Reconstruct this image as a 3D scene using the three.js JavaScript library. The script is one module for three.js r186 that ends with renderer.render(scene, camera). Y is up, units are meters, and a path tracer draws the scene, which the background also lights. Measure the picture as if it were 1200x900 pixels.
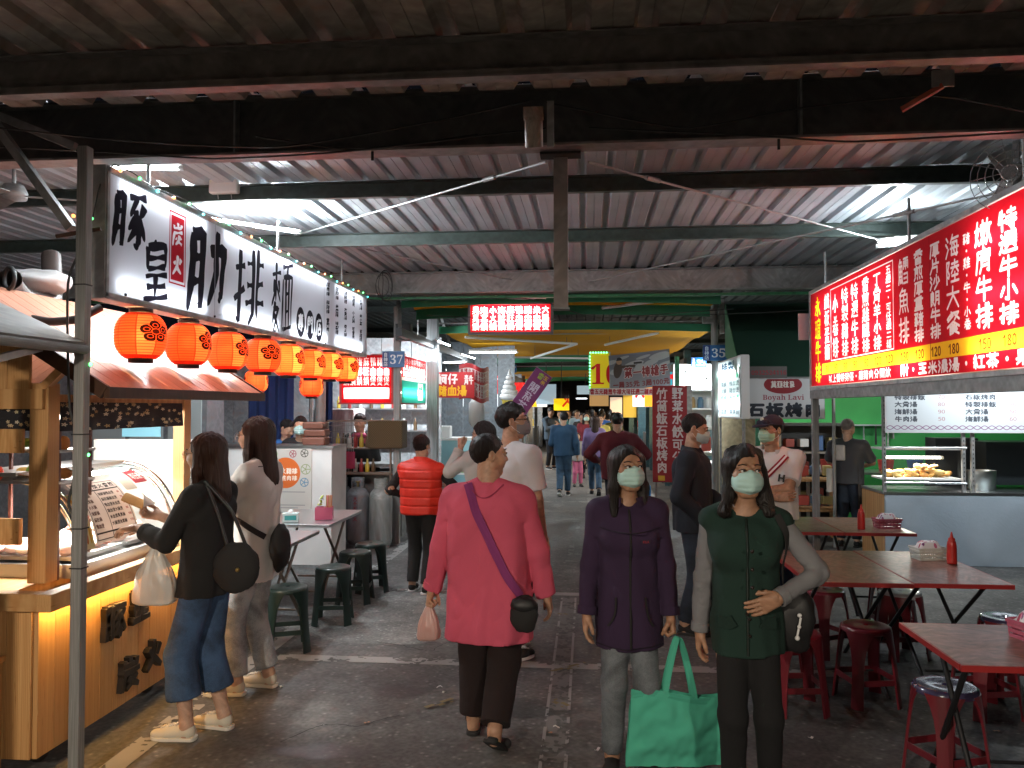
import * as THREE from 'three';
import { RoundedBoxGeometry } from 'three/addons/geometries/RoundedBoxGeometry.js';
import { mergeGeometries } from 'three/addons/utils/BufferGeometryUtils.js';
import { RectAreaLightUniformsLib } from 'three/addons/lights/RectAreaLightUniformsLib.js';
RectAreaLightUniformsLib.init();

// ---------- camera, night sky, exposure ----------
const scene = new THREE.Scene();
const FPX = 936, CAM_H = 1.78;                       // focal length in photo pixels, eye height in metres
const camera = new THREE.PerspectiveCamera(2 * Math.atan(450 / FPX) * 180 / Math.PI, 4 / 3, 0.05, 400);
camera.position.set(0, CAM_H, 0);
camera.rotation.set(Math.atan(27 / FPX), Math.atan(88 / FPX), 0, 'YXZ');
camera.updateMatrixWorld(true);
const renderer = new THREE.WebGLRenderer({ antialias: true });
renderer.toneMapping = THREE.LinearToneMapping;
renderer.toneMappingExposure = 1.0;
renderer.shadowMap.enabled = true;
{ // a dark, even city night sky
  const d = new Float32Array(64 * 32 * 4);
  for (let i = 0; i < 64 * 32; i++) { d[i * 4] = 0.0035; d[i * 4 + 1] = 0.0038; d[i * 4 + 2] = 0.0055; d[i * 4 + 3] = 1; }
  const t = new THREE.DataTexture(d, 64, 32, THREE.RGBAFormat, THREE.FloatType);
  t.mapping = THREE.EquirectangularReflectionMapping; t.magFilter = THREE.LinearFilter; t.needsUpdate = true;
  scene.background = t; scene.environment = t;
}

// ---------- random, noise ----------
let seed = 12345;
const rnd = () => { seed = (seed * 1664525 + 1013904223) >>> 0; return seed / 4294967296; };
const rr = (a, b) => a + (b - a) * rnd();
const hash3 = (x, y, z) => { let h = (x * 374761393 + y * 668265263 + z * 2147483647) | 0; h = Math.imul(h ^ (h >>> 13), 1274126177); h ^= h >>> 16; return (h >>> 0) / 4294967296; };
function noise3(x, y, z) {
  const X = Math.floor(x), Y = Math.floor(y), Z = Math.floor(z); let fx = x - X, fy = y - Y, fz = z - Z;
  fx = fx * fx * (3 - 2 * fx); fy = fy * fy * (3 - 2 * fy); fz = fz * fz * (3 - 2 * fz);
  const l = (a, b, t) => a + (b - a) * t, h = (i, j, k) => hash3(X + i, Y + j, Z + k);
  return l(l(l(h(0, 0, 0), h(1, 0, 0), fx), l(h(0, 1, 0), h(1, 1, 0), fx), fy), l(l(h(0, 0, 1), h(1, 0, 1), fx), l(h(0, 1, 1), h(1, 1, 1), fx), fy), fz) * 2 - 1;
}
const fbm = (x, y, z, o = 4) => { let s = 0, a = 0.5; for (let i = 0; i < o; i++) { s += a * noise3(x, y, z); x *= 2.03; y *= 2.03; z *= 2.03; a *= 0.5; } return s; };

// ---------- photo pixel -> place ----------
const V = (x, y, z) => new THREE.Vector3(x, y, z);
function ray(u, v) { return V((u - 600) / FPX, -(v - 450) / FPX, -1).applyQuaternion(camera.quaternion); }
function P(u, v, Z) { const d = ray(u, v); const t = Z / -d.z; return V(d.x * t, CAM_H + d.y * t, -Z); }              // at depth Z
function G(u, v, y = 0) { const d = ray(u, v); const t = (y - CAM_H) / d.y; return V(d.x * t, y, d.z * t); }          // on a level surface
function PX(u, v, X) { const d = ray(u, v); const t = X / d.x; return V(X, CAM_H + d.y * t, d.z * t); }               // on a plane along the alley

// ---------- things, parts, geometry ----------
const taken = {};
function numbered(n) { const k = taken[n] = (taken[n] ?? -1) + 1; return k ? n + '_' + String(k).padStart(3, '0') : n; }
function thing(name, label, category, at = [0, 0, 0], yaw = 0, group) {
  const o = new THREE.Group(); o.name = numbered(name); o.position.set(...(at.isVector3 ? at.toArray() : at)); o.rotation.y = yaw;
  o.userData = { label, category }; if (group) o.userData.group = group;
  scene.add(o); return o;
}
function part(name, geo, mat, parent) {
  const g = Array.isArray(geo) ? merge(geo) : geo;
  const m = new THREE.Mesh(g, mat); m.name = name; m.castShadow = m.receiveShadow = true; parent.add(m); return m;
}
function solo(name, geo, mat, label, category, group, at) {       // a thing that is one mesh
  const m = new THREE.Mesh(Array.isArray(geo) ? merge(geo) : geo, mat); m.name = numbered(name); m.castShadow = m.receiveShadow = true;
  m.userData = { label, category }; if (group) m.userData.group = group; if (at) m.position.set(...(at.isVector3 ? at.toArray() : at)); scene.add(m); return m;
}
function structure(name, geo, mat, label) {
  const m = new THREE.Mesh(Array.isArray(geo) ? merge(geo) : geo, mat); m.name = numbered(name); m.receiveShadow = m.castShadow = true;
  m.userData = { kind: 'structure', label }; scene.add(m); return m;
}
function copyOf(o, at, yaw = 0, label) {
  const c = o.clone(); c.name = numbered(o.name.replace(/_\d{3}$/, '')); c.userData = { ...o.userData }; if (label) c.userData.label = label;
  c.position.set(...(at.isVector3 ? at.toArray() : at)); c.rotation.y = yaw; scene.add(c); return c;
}
function merge(list) {
  const c = list.map((g) => { const n = g.index ? g.toNonIndexed() : g.clone(); for (const k of Object.keys(n.attributes)) if (!['position', 'normal', 'uv'].includes(k)) n.deleteAttribute(k);
    if (!n.attributes.uv) n.setAttribute('uv', new THREE.BufferAttribute(new Float32Array(n.attributes.position.count * 2), 2)); return n; });
  return mergeGeometries(c);
}
// box with uv in metres
function bx(w, h, d, x = 0, y = 0, z = 0, ry = 0, rx = 0, rz = 0) {
  const g = new THREE.BoxGeometry(w, h, d); const uv = g.attributes.uv, n = g.attributes.normal;
  for (let i = 0; i < uv.count; i++) { const ax = Math.abs(n.getX(i)) > 0.5 ? [d, h] : Math.abs(n.getY(i)) > 0.5 ? [w, d] : [w, h]; uv.setXY(i, uv.getX(i) * ax[0], uv.getY(i) * ax[1]); }
  if (rz) g.rotateZ(rz); if (rx) g.rotateX(rx); if (ry) g.rotateY(ry); g.translate(x, y, z); return g;
}
function rb(w, h, d, r, x = 0, y = 0, z = 0, seg = 2) { const g = new RoundedBoxGeometry(w, h, d, seg, Math.min(r, w / 2.01, h / 2.01, d / 2.01)); g.translate(x, y, z); return g; }
function rod(a, b, r, r2 = r, seg = 8) {
  const A = a.isVector3 ? a : V(...a), B = b.isVector3 ? b : V(...b), L = A.distanceTo(B);
  const g = new THREE.CylinderGeometry(r2, r, L, seg, 1); g.translate(0, L / 2, 0);
  g.applyQuaternion(new THREE.Quaternion().setFromUnitVectors(V(0, 1, 0), B.clone().sub(A).normalize())); g.translate(A.x, A.y, A.z); return g;
}
function bar(a, b, w, h) { // rectangular bar between two points, h is the size closest to up
  const A = a.isVector3 ? a : V(...a), B = b.isVector3 ? b : V(...b), L = A.distanceTo(B), d = B.clone().sub(A).normalize();
  const up = Math.abs(d.y) > 0.95 ? V(0, 0, 1) : V(0, 1, 0), s = up.clone().cross(d).normalize(), u = d.clone().cross(s);
  const g = bx(w, h, L); g.applyMatrix4(new THREE.Matrix4().makeBasis(s, u, d)); g.translate((A.x + B.x) / 2, (A.y + B.y) / 2, (A.z + B.z) / 2); return g;
}
function pipe(pts, r, seg = 24, rs = 6) { return new THREE.TubeGeometry(new THREE.CatmullRomCurve3(pts.map((p) => p.isVector3 ? p : V(...p)), false, 'catmullrom', 0.3), seg, r, rs); }
function lathe(pts, seg = 20) { return new THREE.LatheGeometry(pts.map((p) => new THREE.Vector2(p[0], p[1])), seg); }
function ball(r, x = 0, y = 0, z = 0, s = 10) { const g = new THREE.SphereGeometry(r, s, Math.max(6, s * 0.7 | 0)); g.translate(x, y, z); return g; }
function move(g, x, y, z, ry = 0) { const c = g.clone(); if (ry) c.rotateY(ry); c.translate(x, y, z); return c; }
function sheetOf(nx, ny, f) { // grid surface f(u,v) -> [x,y,z], uv 0..1
  const p = [], uv = [], ix = [];
  for (let j = 0; j <= ny; j++) for (let i = 0; i <= nx; i++) { p.push(...f(i / nx, j / ny)); uv.push(i / nx, j / ny); }
  for (let j = 0; j < ny; j++) for (let i = 0; i < nx; i++) { const a = j * (nx + 1) + i, b = a + 1, c = a + nx + 1, d = c + 1; ix.push(a, b, d, a, d, c); }
  const g = new THREE.BufferGeometry(); g.setAttribute('position', new THREE.Float32BufferAttribute(p, 3)); g.setAttribute('uv', new THREE.Float32BufferAttribute(uv, 2)); g.setIndex(ix); g.computeVertexNormals(); return g;
}
function slab(nx, ny, f, t) { // the same with thickness t along its normals
  const a = sheetOf(nx, ny, f), n = a.attributes.normal, b = a.clone(), p = b.attributes.position;
  for (let i = 0; i < p.count; i++) p.setXYZ(i, p.getX(i) - n.getX(i) * t, p.getY(i) - n.getY(i) * t, p.getZ(i) - n.getZ(i) * t);
  b.setIndex([...b.index.array].reverse()); b.computeVertexNormals();
  const e = [], q = [], at = (g, k) => [g.attributes.position.getX(k), g.attributes.position.getY(k), g.attributes.position.getZ(k)];
  const ring = []; for (let i = 0; i < nx; i++) ring.push(i); for (let j = 0; j < ny; j++) ring.push(j * (nx + 1) + nx); for (let i = nx; i > 0; i--) ring.push(ny * (nx + 1) + i); for (let j = ny; j > 0; j--) ring.push(j * (nx + 1));
  for (let k = 0; k < ring.length; k++) { const r = ring[k], s = ring[(k + 1) % ring.length], A = at(a, r), B = at(a, s), C = at(b, s), D = at(b, r); e.push(...A, ...D, ...C, ...A, ...C, ...B); }
  const w = new THREE.BufferGeometry(); w.setAttribute('position', new THREE.Float32BufferAttribute(e, 3)); w.setAttribute('uv', new THREE.Float32BufferAttribute(new Float32Array(e.length / 3 * 2), 2)); w.computeVertexNormals();
  return merge([a, b, w]);
}

// ---------- materials ----------
const rgb = (r, g, b) => new THREE.Color().setRGB(r, g, b);
function mat(r, g, b, rough = 0.7, metal = 0, extra = {}) { return new THREE.MeshPhysicalMaterial({ color: rgb(r, g, b), roughness: rough, metalness: metal, ...extra }); }
function canvas(w, h) { const c = document.createElement('canvas'); c.width = w; c.height = h; return [c, c.getContext('2d')]; }
function canvasTex(c, repeat) { const t = new THREE.CanvasTexture(c); t.colorSpace = THREE.SRGBColorSpace; t.magFilter = THREE.LinearFilter; if (repeat) { t.wrapS = t.wrapT = THREE.RepeatWrapping; t.repeat.set(...repeat); } return t; }
function dataTex(n, f, srgb, repeat, m = n) { // f(x,y) -> [r,g,b] 0..1
  const d = new Uint8Array(n * m * 4); let k = 0;
  for (let y = 0; y < m; y++) for (let x = 0; x < n; x++) { const c = f(x / n, y / m); d[k++] = 255 * Math.min(1, Math.max(0, c[0])); d[k++] = 255 * Math.min(1, Math.max(0, c[1])); d[k++] = 255 * Math.min(1, Math.max(0, c[2])); d[k++] = 255; }
  const t = new THREE.DataTexture(d, n, m, THREE.RGBAFormat); t.wrapS = t.wrapT = THREE.RepeatWrapping; t.magFilter = THREE.LinearFilter; if (srgb) t.colorSpace = THREE.SRGBColorSpace; if (repeat) t.repeat.set(...repeat); t.needsUpdate = true; return t;
}
const wrapN = (x, y, f, s, o = 4) => { // tiling noise
  const a = x * Math.PI * 2, b = y * Math.PI * 2, R = f / 6.2832; let v = 0, am = 0.5, q = R;
  for (let i = 0; i < o; i++) { v += am * noise3(Math.cos(a) * q + s, Math.sin(a) * q + Math.cos(b) * q * 1.01, Math.sin(b) * q - s); q *= 2; am *= 0.5; } return v; };
const grain = dataTex(256, (x, y) => { const v = 0.5 + 0.5 * wrapN(x, y, 30, 3, 3) + (hash3(x * 256 | 0, y * 256 | 0, 7) - 0.5) * 0.35; return [v, v, v]; }, false, [1.6, 1.6]);
const weave = dataTex(128, (x, y) => { const v = 0.5 + 0.25 * Math.sin(x * 128 * 0.785) * Math.sin(y * 128 * 0.785) + 0.35 * wrapN(x, y, 12, 9, 3); return [v, v, v]; }, false, [5, 5]);
const blotch = dataTex(256, (x, y) => { const v = 0.9 + 0.16 * wrapN(x, y, 6, 21, 5); return [v, v, v]; }, false, [0.7, 0.7]);
const rust = dataTex(256, (x, y) => { const v = wrapN(x, y, 7, 55, 5), w = wrapN(x, y, 30, 5, 3); const k = Math.max(0, v * 3 - 0.5) * (0.5 + w) * 0.45, g = 0.88 + w * 0.2 + v * 0.14; return [g - k * 0.25, g - k * 0.4, g - k * 0.46]; }, true, [0.9, 0.9]);
function painted(r, g, b, rough = 0.55, metal = 0, extra = {}) { return mat(r, g, b, rough, metal, { map: rust, bumpMap: grain, bumpScale: 0.0006, ...extra }); }
function cloth(r, g, b, extra = {}) { return mat(r, g, b, 0.92, 0, { map: blotch, bumpMap: weave, bumpScale: 0.0006, sheen: 0.2, sheenRoughness: 0.6, ...extra }); }
function glow(r, g, b, k) { return new THREE.MeshStandardMaterial({ color: rgb(0.8, 0.8, 0.8), emissive: rgb(r, g, b), emissiveIntensity: k, roughness: 0.4 }); }
const GLASS = new THREE.MeshPhysicalMaterial({ color: rgb(0.96, 0.98, 0.97), transmission: 1, thickness: 0, roughness: 0.03, ior: 1.5 });
const M = {
  steel: mat(0.55, 0.56, 0.57, 0.32, 1, { bumpMap: grain, bumpScale: 0.0003 }), chrome: mat(0.7, 0.7, 0.7, 0.15, 1),
  galv: painted(0.36, 0.36, 0.35, 0.5, 0.25), greyPaint: painted(0.3, 0.31, 0.31), darkGreen: painted(0.05, 0.085, 0.075, 0.5), beamPink: painted(0.3, 0.25, 0.24, 0.42),
  black: mat(0.012, 0.012, 0.013, 0.5), blackMatte: mat(0.015, 0.014, 0.014, 0.85), rubber: mat(0.02, 0.02, 0.02, 0.8), white: mat(0.75, 0.75, 0.74, 0.5), whiteMatte: mat(0.72, 0.72, 0.7, 0.85, 0, { map: blotch }),
  zinc: mat(0.46, 0.47, 0.47, 0.45, 0.3, { map: rust }), wire: mat(0.03, 0.03, 0.03, 0.6), cream: mat(0.62, 0.55, 0.4, 0.7), skinPlastic: mat(0.8, 0.78, 0.75, 0.35),
};

const K_LIGHT = 3;
// ---------- lamps: a glowing tube and area lights of its size ----------
function areaLight(at, dir, w, h, color, power, along) {
  const L = new THREE.RectAreaLight(color, power * K_LIGHT, w, h); const A = at.isVector3 ? at : V(...at), D = V(...dir).normalize();
  const z = D.clone().negate(); let x = along ? along.clone() : V(1, 0, 0); x.addScaledVector(z, -x.dot(z)).normalize(); const y = z.clone().cross(x);
  L.quaternion.setFromRotationMatrix(new THREE.Matrix4().makeBasis(x, y, z)); L.position.copy(A); L.name = 'tube_glow'; scene.add(L); return L;
}
const COOL = rgb(0.86, 0.95, 1.0), NEUTRAL = rgb(1, 0.97, 0.9), WARM = rgb(1, 0.72, 0.42), AMBER = rgb(1, 0.52, 0.12);
const tubeGlow = { cool: glow(0.86, 0.95, 1.0, 9), neutral: glow(1, 0.96, 0.88, 9), warm: glow(1, 0.75, 0.45, 8), amber: glow(1, 0.5, 0.1, 5) };
const tint = { cool: COOL, neutral: NEUTRAL, warm: WARM, amber: AMBER };
// adds the parts of a tube to `parent`, whose children are in world axes relative to `parent.position`
function tubeParts(parent, a, b, kind, power, dirs = [[0, -1, 0]], r = 0.014, name = 'tube') {
  const o = parent.position, A = a.clone().sub(o), B = b.clone().sub(o); const q = B.clone().sub(A).normalize();
  part(name, rod(A, B, r, r, 10), tubeGlow[kind], parent);
  for (const [E, k] of [[A, -1], [B, 1]]) part('end_cap', rod(E.clone().addScaledVector(q, -0.012 * k), E.clone().addScaledVector(q, 0.02 * k), r * 1.15, r * 1.15, 8), M.white, parent);
  const c = a.clone().add(b).multiplyScalar(0.5), L = a.distanceTo(b);
  for (const d of dirs) { const D = V(...d).normalize(); areaLight(c.clone().addScaledVector(D, r + 0.006), d, L * 0.96, r * 2, tint[kind], power, q); }
}
// ---------- a stroke alphabet: every stroke a list of xxyy points on a 100 x 100 square; ⿰ ⿱ ⿸ ⿵ ⿺ put parts together ----------
const BASE = {
  '一': '0550 9550', '二': '1525 8525;0580 9580', '王': '1012 9012;1548 8548;0590 9590;5012 5090', '玉': '1012 9012;1548 8548;0590 9590;5012 5090;6565 7880',
  '白': '4803 3018;1818 1895;1818 8218 8295;1855 8255;1892 8292', '日': '2008 2092;2008 8008 8092;2050 8050;2090 8090', '口': '1515 1590;1515 8515 8590;1587 8587',
  '月': '2008 2065 0598;2008 8008 8095 6888;2035 8035;2062 8062', '肉': '1520 1595;1520 8520 8595 7292;5002 5025 2848;5025 7545;5055 3080;5058 7278',
  '豕': '0508 9508;5008 1545;4030 6060 6085 5097 3590;5045 1068;6058 1090;8522 6045;6045 9585', '力': '1028 8528 8080 6592;5005 4555 0595',
  '扌': '0525 9525;5503 5590 3085;0565 9550', '非': '3803 3885 1597;6203 6297;0522 3822;0548 3848;0272 3870;6222 9522;6248 9548;6272 9872',
  '火': '5005 4860 0895;4860 9295;1830 2848;8222 6848', '山': '5005 5070;1530 1572 8572;8530 8575', '厂': '1010 9510;1810 0598', '广': '5000 5012;1012 9512;1412 0598',
  '麥': '0818 9218;5002 5055;3025 2042;7025 8042;5030 1058;5030 9058;4055 1585;3065 8065 2098;4072 9598',
  '面': '0508 9508;5008 4225;1225 1297;1225 8825 8897;3525 3595;6525 6595;3548 6548;3570 6570;1295 8895',
  '專': '0815 9215;2028 8028 8055 2055 2028;2042 8042;5002 5062;0562 9562;0575 9575;6562 6595 5090;2580 3590',
  '門': '0808 0898;0808 4008 4045;0826 4026;0845 4045;9208 9298 8095;6008 9208;6008 6045;6026 9226;6045 9245',
  '占': '5002 5045;5025 9025;1545 1595;1545 8545 8595;1592 8592', '永': '4502 5812;2822 5222 5292 3588;0845 4042 0585;8028 5848;5440 9590',
  '宀': '5000 5030;0890 0840 9240 8890', '亘': '0805 9205;2025 8025 8075 2075 2025;2050 8050;0595 9595', '牛': '2508 1045;2028 9028;0558 9558;5203 5298',
  '金': '5002 0838;5002 9238;2838 7238;1558 8558;5038 5092;2565 3582;7565 6582;0593 9593', '戠': '0520 9520;3003 3045;1535 4535;0550 9550;1560 5060 5085 1585 1560;6003 9595;9060 6092;8005 9015',
  '木': '0530 9530;5003 5098;5032 0878;5032 9278', '反': '1010 9008;2010 2055 0598;2038 8538 3098;3555 9598', '疋': '0812 9012 8030;5012 5085;5045 8045;2840 2075 0595;2085 9592',
  '虫': '2030 2062;2030 8030 8062 2062;5005 5092;1095 8588;7075 9298', '小': '5003 5092 3588;2535 0872;7535 9572',
  '卷': '3003 3818;7003 6218;1528 8528;0548 9548;5005 5048;3548 0578;6548 9578;3065 7065 7080 3080 3095 8095 8588', '土': '1535 8535;5005 5090;0590 9590', '寸': '0530 9530;6803 6895 4888;2850 4270',
  '制': '2005 1025;1525 5525;0545 6045;3505 3598;1060 1085;1060 5860 5882;7515 7565;9503 9595 8390', '衣': '5000 5015;0520 9520;4520 0570;3545 3595 5585;5530 9595;8042 6055',
  '者': '1518 7518;4502 4535;0538 9538;8512 0570;3052 3098;3052 8052 8098;3075 8075;3096 8096', '辶': '1510 2525;0545 2245 1278;0592 1278 3092 9894',
  '巽': '1005 4005 4018 1018 1035 4235;6005 9005 9018 6018 6035 9535;0552 9552;0572 9572;3542 3572;6542 6572;3275 1095;6875 9095', '禾': '7502 2512;0538 9538;5010 5098;5040 0882;5040 9282',
  '前': '2802 3815;7202 6215;0522 9522;1535 1595;1535 4535 4595;1555 4555;1572 4572;6535 6575;8532 8595 7090', '灬': '1530 0590;3835 4285;6235 6885;8530 9590',
  '奚': '8002 2012;2518 3232;5015 5030;7815 6832;5032 2545 6048;7038 3060 8060;0568 9568;5060 5070;4870 0598;5070 9598', '隹': '3002 0540;2020 2098;6002 6518;2022 9522;2045 9045;2068 9068;2092 9892;5822 5892',
  '艮': '2005 2095;2005 8005 8040 2040;2022 8022;2095 4585;8055 5068;4048 9595', '丁': '0515 9515;5015 5095 3085', '冎': '2805 2850;2805 7205 7250;4528 7228;4528 4550;0890 0855 9255 9290',
  '羊': '3002 3818;7002 6218;1022 9022;1545 8545;0570 9570;5022 5098', '五': '1010 9010;4510 3090;2045 7845 7590;0590 9590', '可': '0512 9512;8012 8095 6088;1535 1575;1535 5535 5575 1575',
  '亻': '7002 0550;4530 4598', '壬': '8002 2012;0548 9548;5010 5092;1592 8592', '重': '8002 2010;0518 9518;2030 8030 8062 2062 2030;2046 8046;5008 5092;1075 9075;0593 9593',
  '魚': '4002 1025;3512 7012 5528;1528 1568;1528 8528 8568 1568;1548 8548;5028 5068;1575 0595;3878 4292;6278 6892;8575 9595', '雨': '1008 9008;5008 5090;0885 0830 9230 9285;2845 3850;2865 3870;6245 7250;6265 7270', '彐': '1520 8520 8595;1555 8555;1092 8592',
  '子': '1510 8010 5040;5040 5095 3588;0555 9555', '片': '3005 3050 0598;3035 9035;6503 6535;3060 7560 7598', '氵': '2008 6025;0535 4550;0595 6560', '少': '5003 5055;2525 0855;7522 9550;8550 2097', '良': '5000 5512;2012 2095;2012 8012 8048 2048;2030 8030;2095 4588;8058 5070;4052 9595',
  '每': '3002 0535;2018 9518;2535 1588 8588;2535 8035 7595 6090;0560 9560;4542 5252;4268 5078', '阝': '2005 2098;2005 8005 4540 8060 6575 4570', '坴': '1515 8515;5002 5032;0532 9532;3832 1055;6232 9055;1568 8568;5055 5092;0593 9593',
  '大': '0532 9532;5003 4845 0595;5035 9295', '歺': '3502 3530;3515 5515;2830 0575;2842 5042 1098;6015 9015 6090;6235 9588', '食': '5000 0540;5000 9540;4025 6025;2540 2595;2540 7540 7568 2568;2554 7554;2595 5085;8062 6075;5068 9298',
  '女': '5003 2060 8095;7530 0595;0535 9535', '束': '0520 9520;2035 8035 8058 2058 2035;5003 5098;4560 0590;5560 9590', '攵': '3503 0545;2525 9525;7525 0598;3540 9598', '户': '5000 6008;1515 9015 9038 1538;1515 1538 0598',
  '以': '2010 1570 4055;4525 5535;8005 6060 3598;7060 9595', '上': '5003 5092;5042 8542;0592 9592', '又': '1515 8515 1098;2540 9098', '并': '3002 3818;7002 6218;1025 9025;0555 9555;3525 3565 0598;6825 6898',
  '憂': '1008 9008;2518 7518 7548 2548 2518;2533 7533;0868 0855 9255 9268;3062 3575 6575;4078 1098;4085 9098', '分': '3505 0545;6005 9545;2552 7552 7095 5088;4852 1598', '开': '1520 8520;0555 9555;3220 3260 0598;6820 6898',
  '方': '4502 5515;0522 9522;4022 3060 0598;4048 8048 7595 5588', '米': '5003 5098;0548 9548;2015 3538;8015 6538;4850 0892;5250 9292',
  '農': '2008 2035;2008 8008 8035 2035;2021 8021;4002 4035;6002 6035;1042 9042;1542 0598;3055 8055;2568 9068;3568 3595 6082;5568 9598;8575 7085', '昜': '2803 2838;2803 7203 7238 2838;2820 7220;0550 9550;3050 0580;3062 8862 8095 6590;4865 2590;6565 3598',
  '糹': '4502 1525 5040;7020 1052 7048;5055 5095;2562 1585;7562 9085', '工': '1015 9015;5015 5088;0588 9588', '艹': '0550 9550;3010 3090;7010 7090', '余': '5005 0550;5005 9550;1560 8560;5045 5098;3570 2090;6570 8090',
  '果': '2005 2045;2005 8005 8045 2045;2025 8025;0560 9560;5005 5098;4862 0892;5262 9292', '酉': '0508 9508;1225 1295;1225 8825 8895;3808 3850 2558;6208 6250 7555;1270 8870;1292 8892', '昔': '1518 8518;3202 3240;6802 6840;0540 9540;2055 2098;2055 8055 8098;2075 8075;2096 8096',
  '自': '5000 4012;2012 2095;2012 8012 8095;2038 8038;2065 8065;2092 8092', '犬': '0532 9532;5003 4845 0595;5035 9295;7010 8022', '包': '3002 0545;2022 8522 8060 6555;2540 6040 6065 2565;2540 2595 9095 9280', '爫': '8005 2025;2045 3290;5040 5588;8035 6890',
  '咼': '2805 2840;2805 7205 7240;4522 7222;1040 9040;1040 1098;9040 9098 8092;3558 6558 6580 3580 3558', '甲': '1505 1555;1505 8505 8555 1555;1530 8530;5005 5098', '鳥': '5000 4010;2010 2065;2010 7510 7545;2028 7528;2045 7545;2062 9062 8895 7090;1575 0892;3575 3890;5275 5888',
  '血': '5000 4018;1025 1090;1025 9025 9090;3825 3890;6225 6290;0592 9592', '龶': '1515 8515;1845 8245;0580 9580;5002 5080', '竹': '2502 0550;2025 5025;3825 3598;7002 5545;6522 9822;8222 8295 7090', '弟': '1512 8012 8035 1535 1555 9055 8580;5012 5098;4555 0590',
  '礻': '4502 5512;1025 8025 0565;5048 5098;5550 8568', '申': '1518 1575;1518 8518 8575 1575;1546 8546;5002 5098', '倉': '5000 0535;5000 9535;3525 6525;2540 7540 7562 2562 2540;2551 7551;2562 1095;3575 3597;3575 8075 8097;3595 8095',
  '手': '8003 2012;1530 8530;0555 9555;5010 5092 3088', '局': '1508 8508 8530 1530;1508 1545 0598;1545 9045 8592 7088;3060 3085;3060 6560 6585 3585', '元': '2012 8012;0538 9538;3538 3070 0595;6238 6290 9290 9575', '同': '1512 1598;1512 8512 8595 7590;3035 7035;3555 3585;3555 6555 6585 3585',
  '石': '0512 9512;4512 0570;2548 2592;2548 8548 8592;2590 8590', '里': '1505 1550;1505 8505 8550 1550;1528 8528;5005 5092;1270 8870;0592 9592', '予': '1508 8008 5032;3022 6040;0545 9545 8560;5045 5095 3088', '水': '5003 5092 3588;0830 4030 0588;8518 5545;5238 9590',
  '交': '5002 5015;0518 9518;3022 1045;7022 9045;6542 0598;3042 9598', '考': '1518 7518;4502 4535;0538 9538;8512 0570;3055 8055;4055 3572 8572 7595 5590', '亞': '0808 9208;3008 3092;7008 7092;3030 1030 1070 3070;7030 9030 9070 7070;0592 9592', '立': '5002 5015;1020 9020;3032 4080;7030 6080;0590 9590',
  '飛': '1508 6508 7545 8545;8015 7022;1530 4530;3015 2095;4560 4595;2550 6050 7085 9080;8060 7068', '丶': '4040 6060', '千': '7503 2515;0548 9548;5010 5098', '中': '1525 1565;1525 8525 8565 1565;5002 5098',
};
const MADE = { '皇': '⿱白王', '豚': '⿰豕4', '肋': '⿰月力', '排': '⿰36扌非', '炭': '⿱35山⿸厂火', '麵': '⿰麥面', '店': '⿸广占', '瑄': '⿰36王⿱25宀亘', '鐵': '⿰42金戠', '板': '⿰42木反', '蛋': '⿱疋虫', '特': '⿰40牛⿱土寸', '製': '⿱制衣', '豬': '⿰44豕者', '選': '⿺辶巽',
  '香': '⿱55禾日', '煎': '⿱72前灬', '雞': '⿰奚隹', '腿': '⿰38月⿺辶艮', '骨': '⿱42冎月', '任': '⿰34亻壬', '種': '⿰40禾重', '鱈': '⿰魚⿱雨彐', '厚': '⿸厂⿱日子', '沙': '⿰32氵少', '朗': '⿰良月', '海': '⿰32氵每', '陸': '⿰34阝坴', '餐': '⿱42歺食', '嫩': '⿰34女⿰束攵', '肩': '⿸户月',
  '雙': '⿱58⿰隹隹又', '拼': '⿰38扌并', '另': '⿱口力', '優': '⿰30亻憂', '開': '⿵門开', '放': '⿰方攵', '附': '⿰32阝⿰34亻寸', '濃': '⿰30氵農', '湯': '⿰30氵昜', '紅': '⿰44糹工', '茶': '⿱28艹余', '醋': '⿰酉昔', '臭': '⿱自犬', '泡': '⿰30氵包', '菜': '⿱25艹⿱35爫木', '鍋': '⿰44金咼', '鮮': '⿰魚羊',
  '麻': '⿸广⿰木木', '旺': '⿰40日王', '鴨': '⿰44甲鳥', '煲': '⿱62⿰34亻⿱45口木火', '腸': '⿰38月昜', '蚵': '⿰42虫可', '仔': '⿰36亻子', '青': '⿱45龶月', '第': '⿱34竹弟', '神': '⿰40礻申', '槍': '⿰40木倉', '筒': '⿱34竹同', '飯': '⿰46食反', '野': '⿰里予', '餃': '⿰46食交', '烤': '⿰40火考', '莫': '⿱28艹⿱日大', '拉': '⿰38扌立', '和': '⿰禾口', '豚肉': '⿰月豕' };
MADE['豚'] = '⿰38月豕';
const glyphCache = {};
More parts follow.
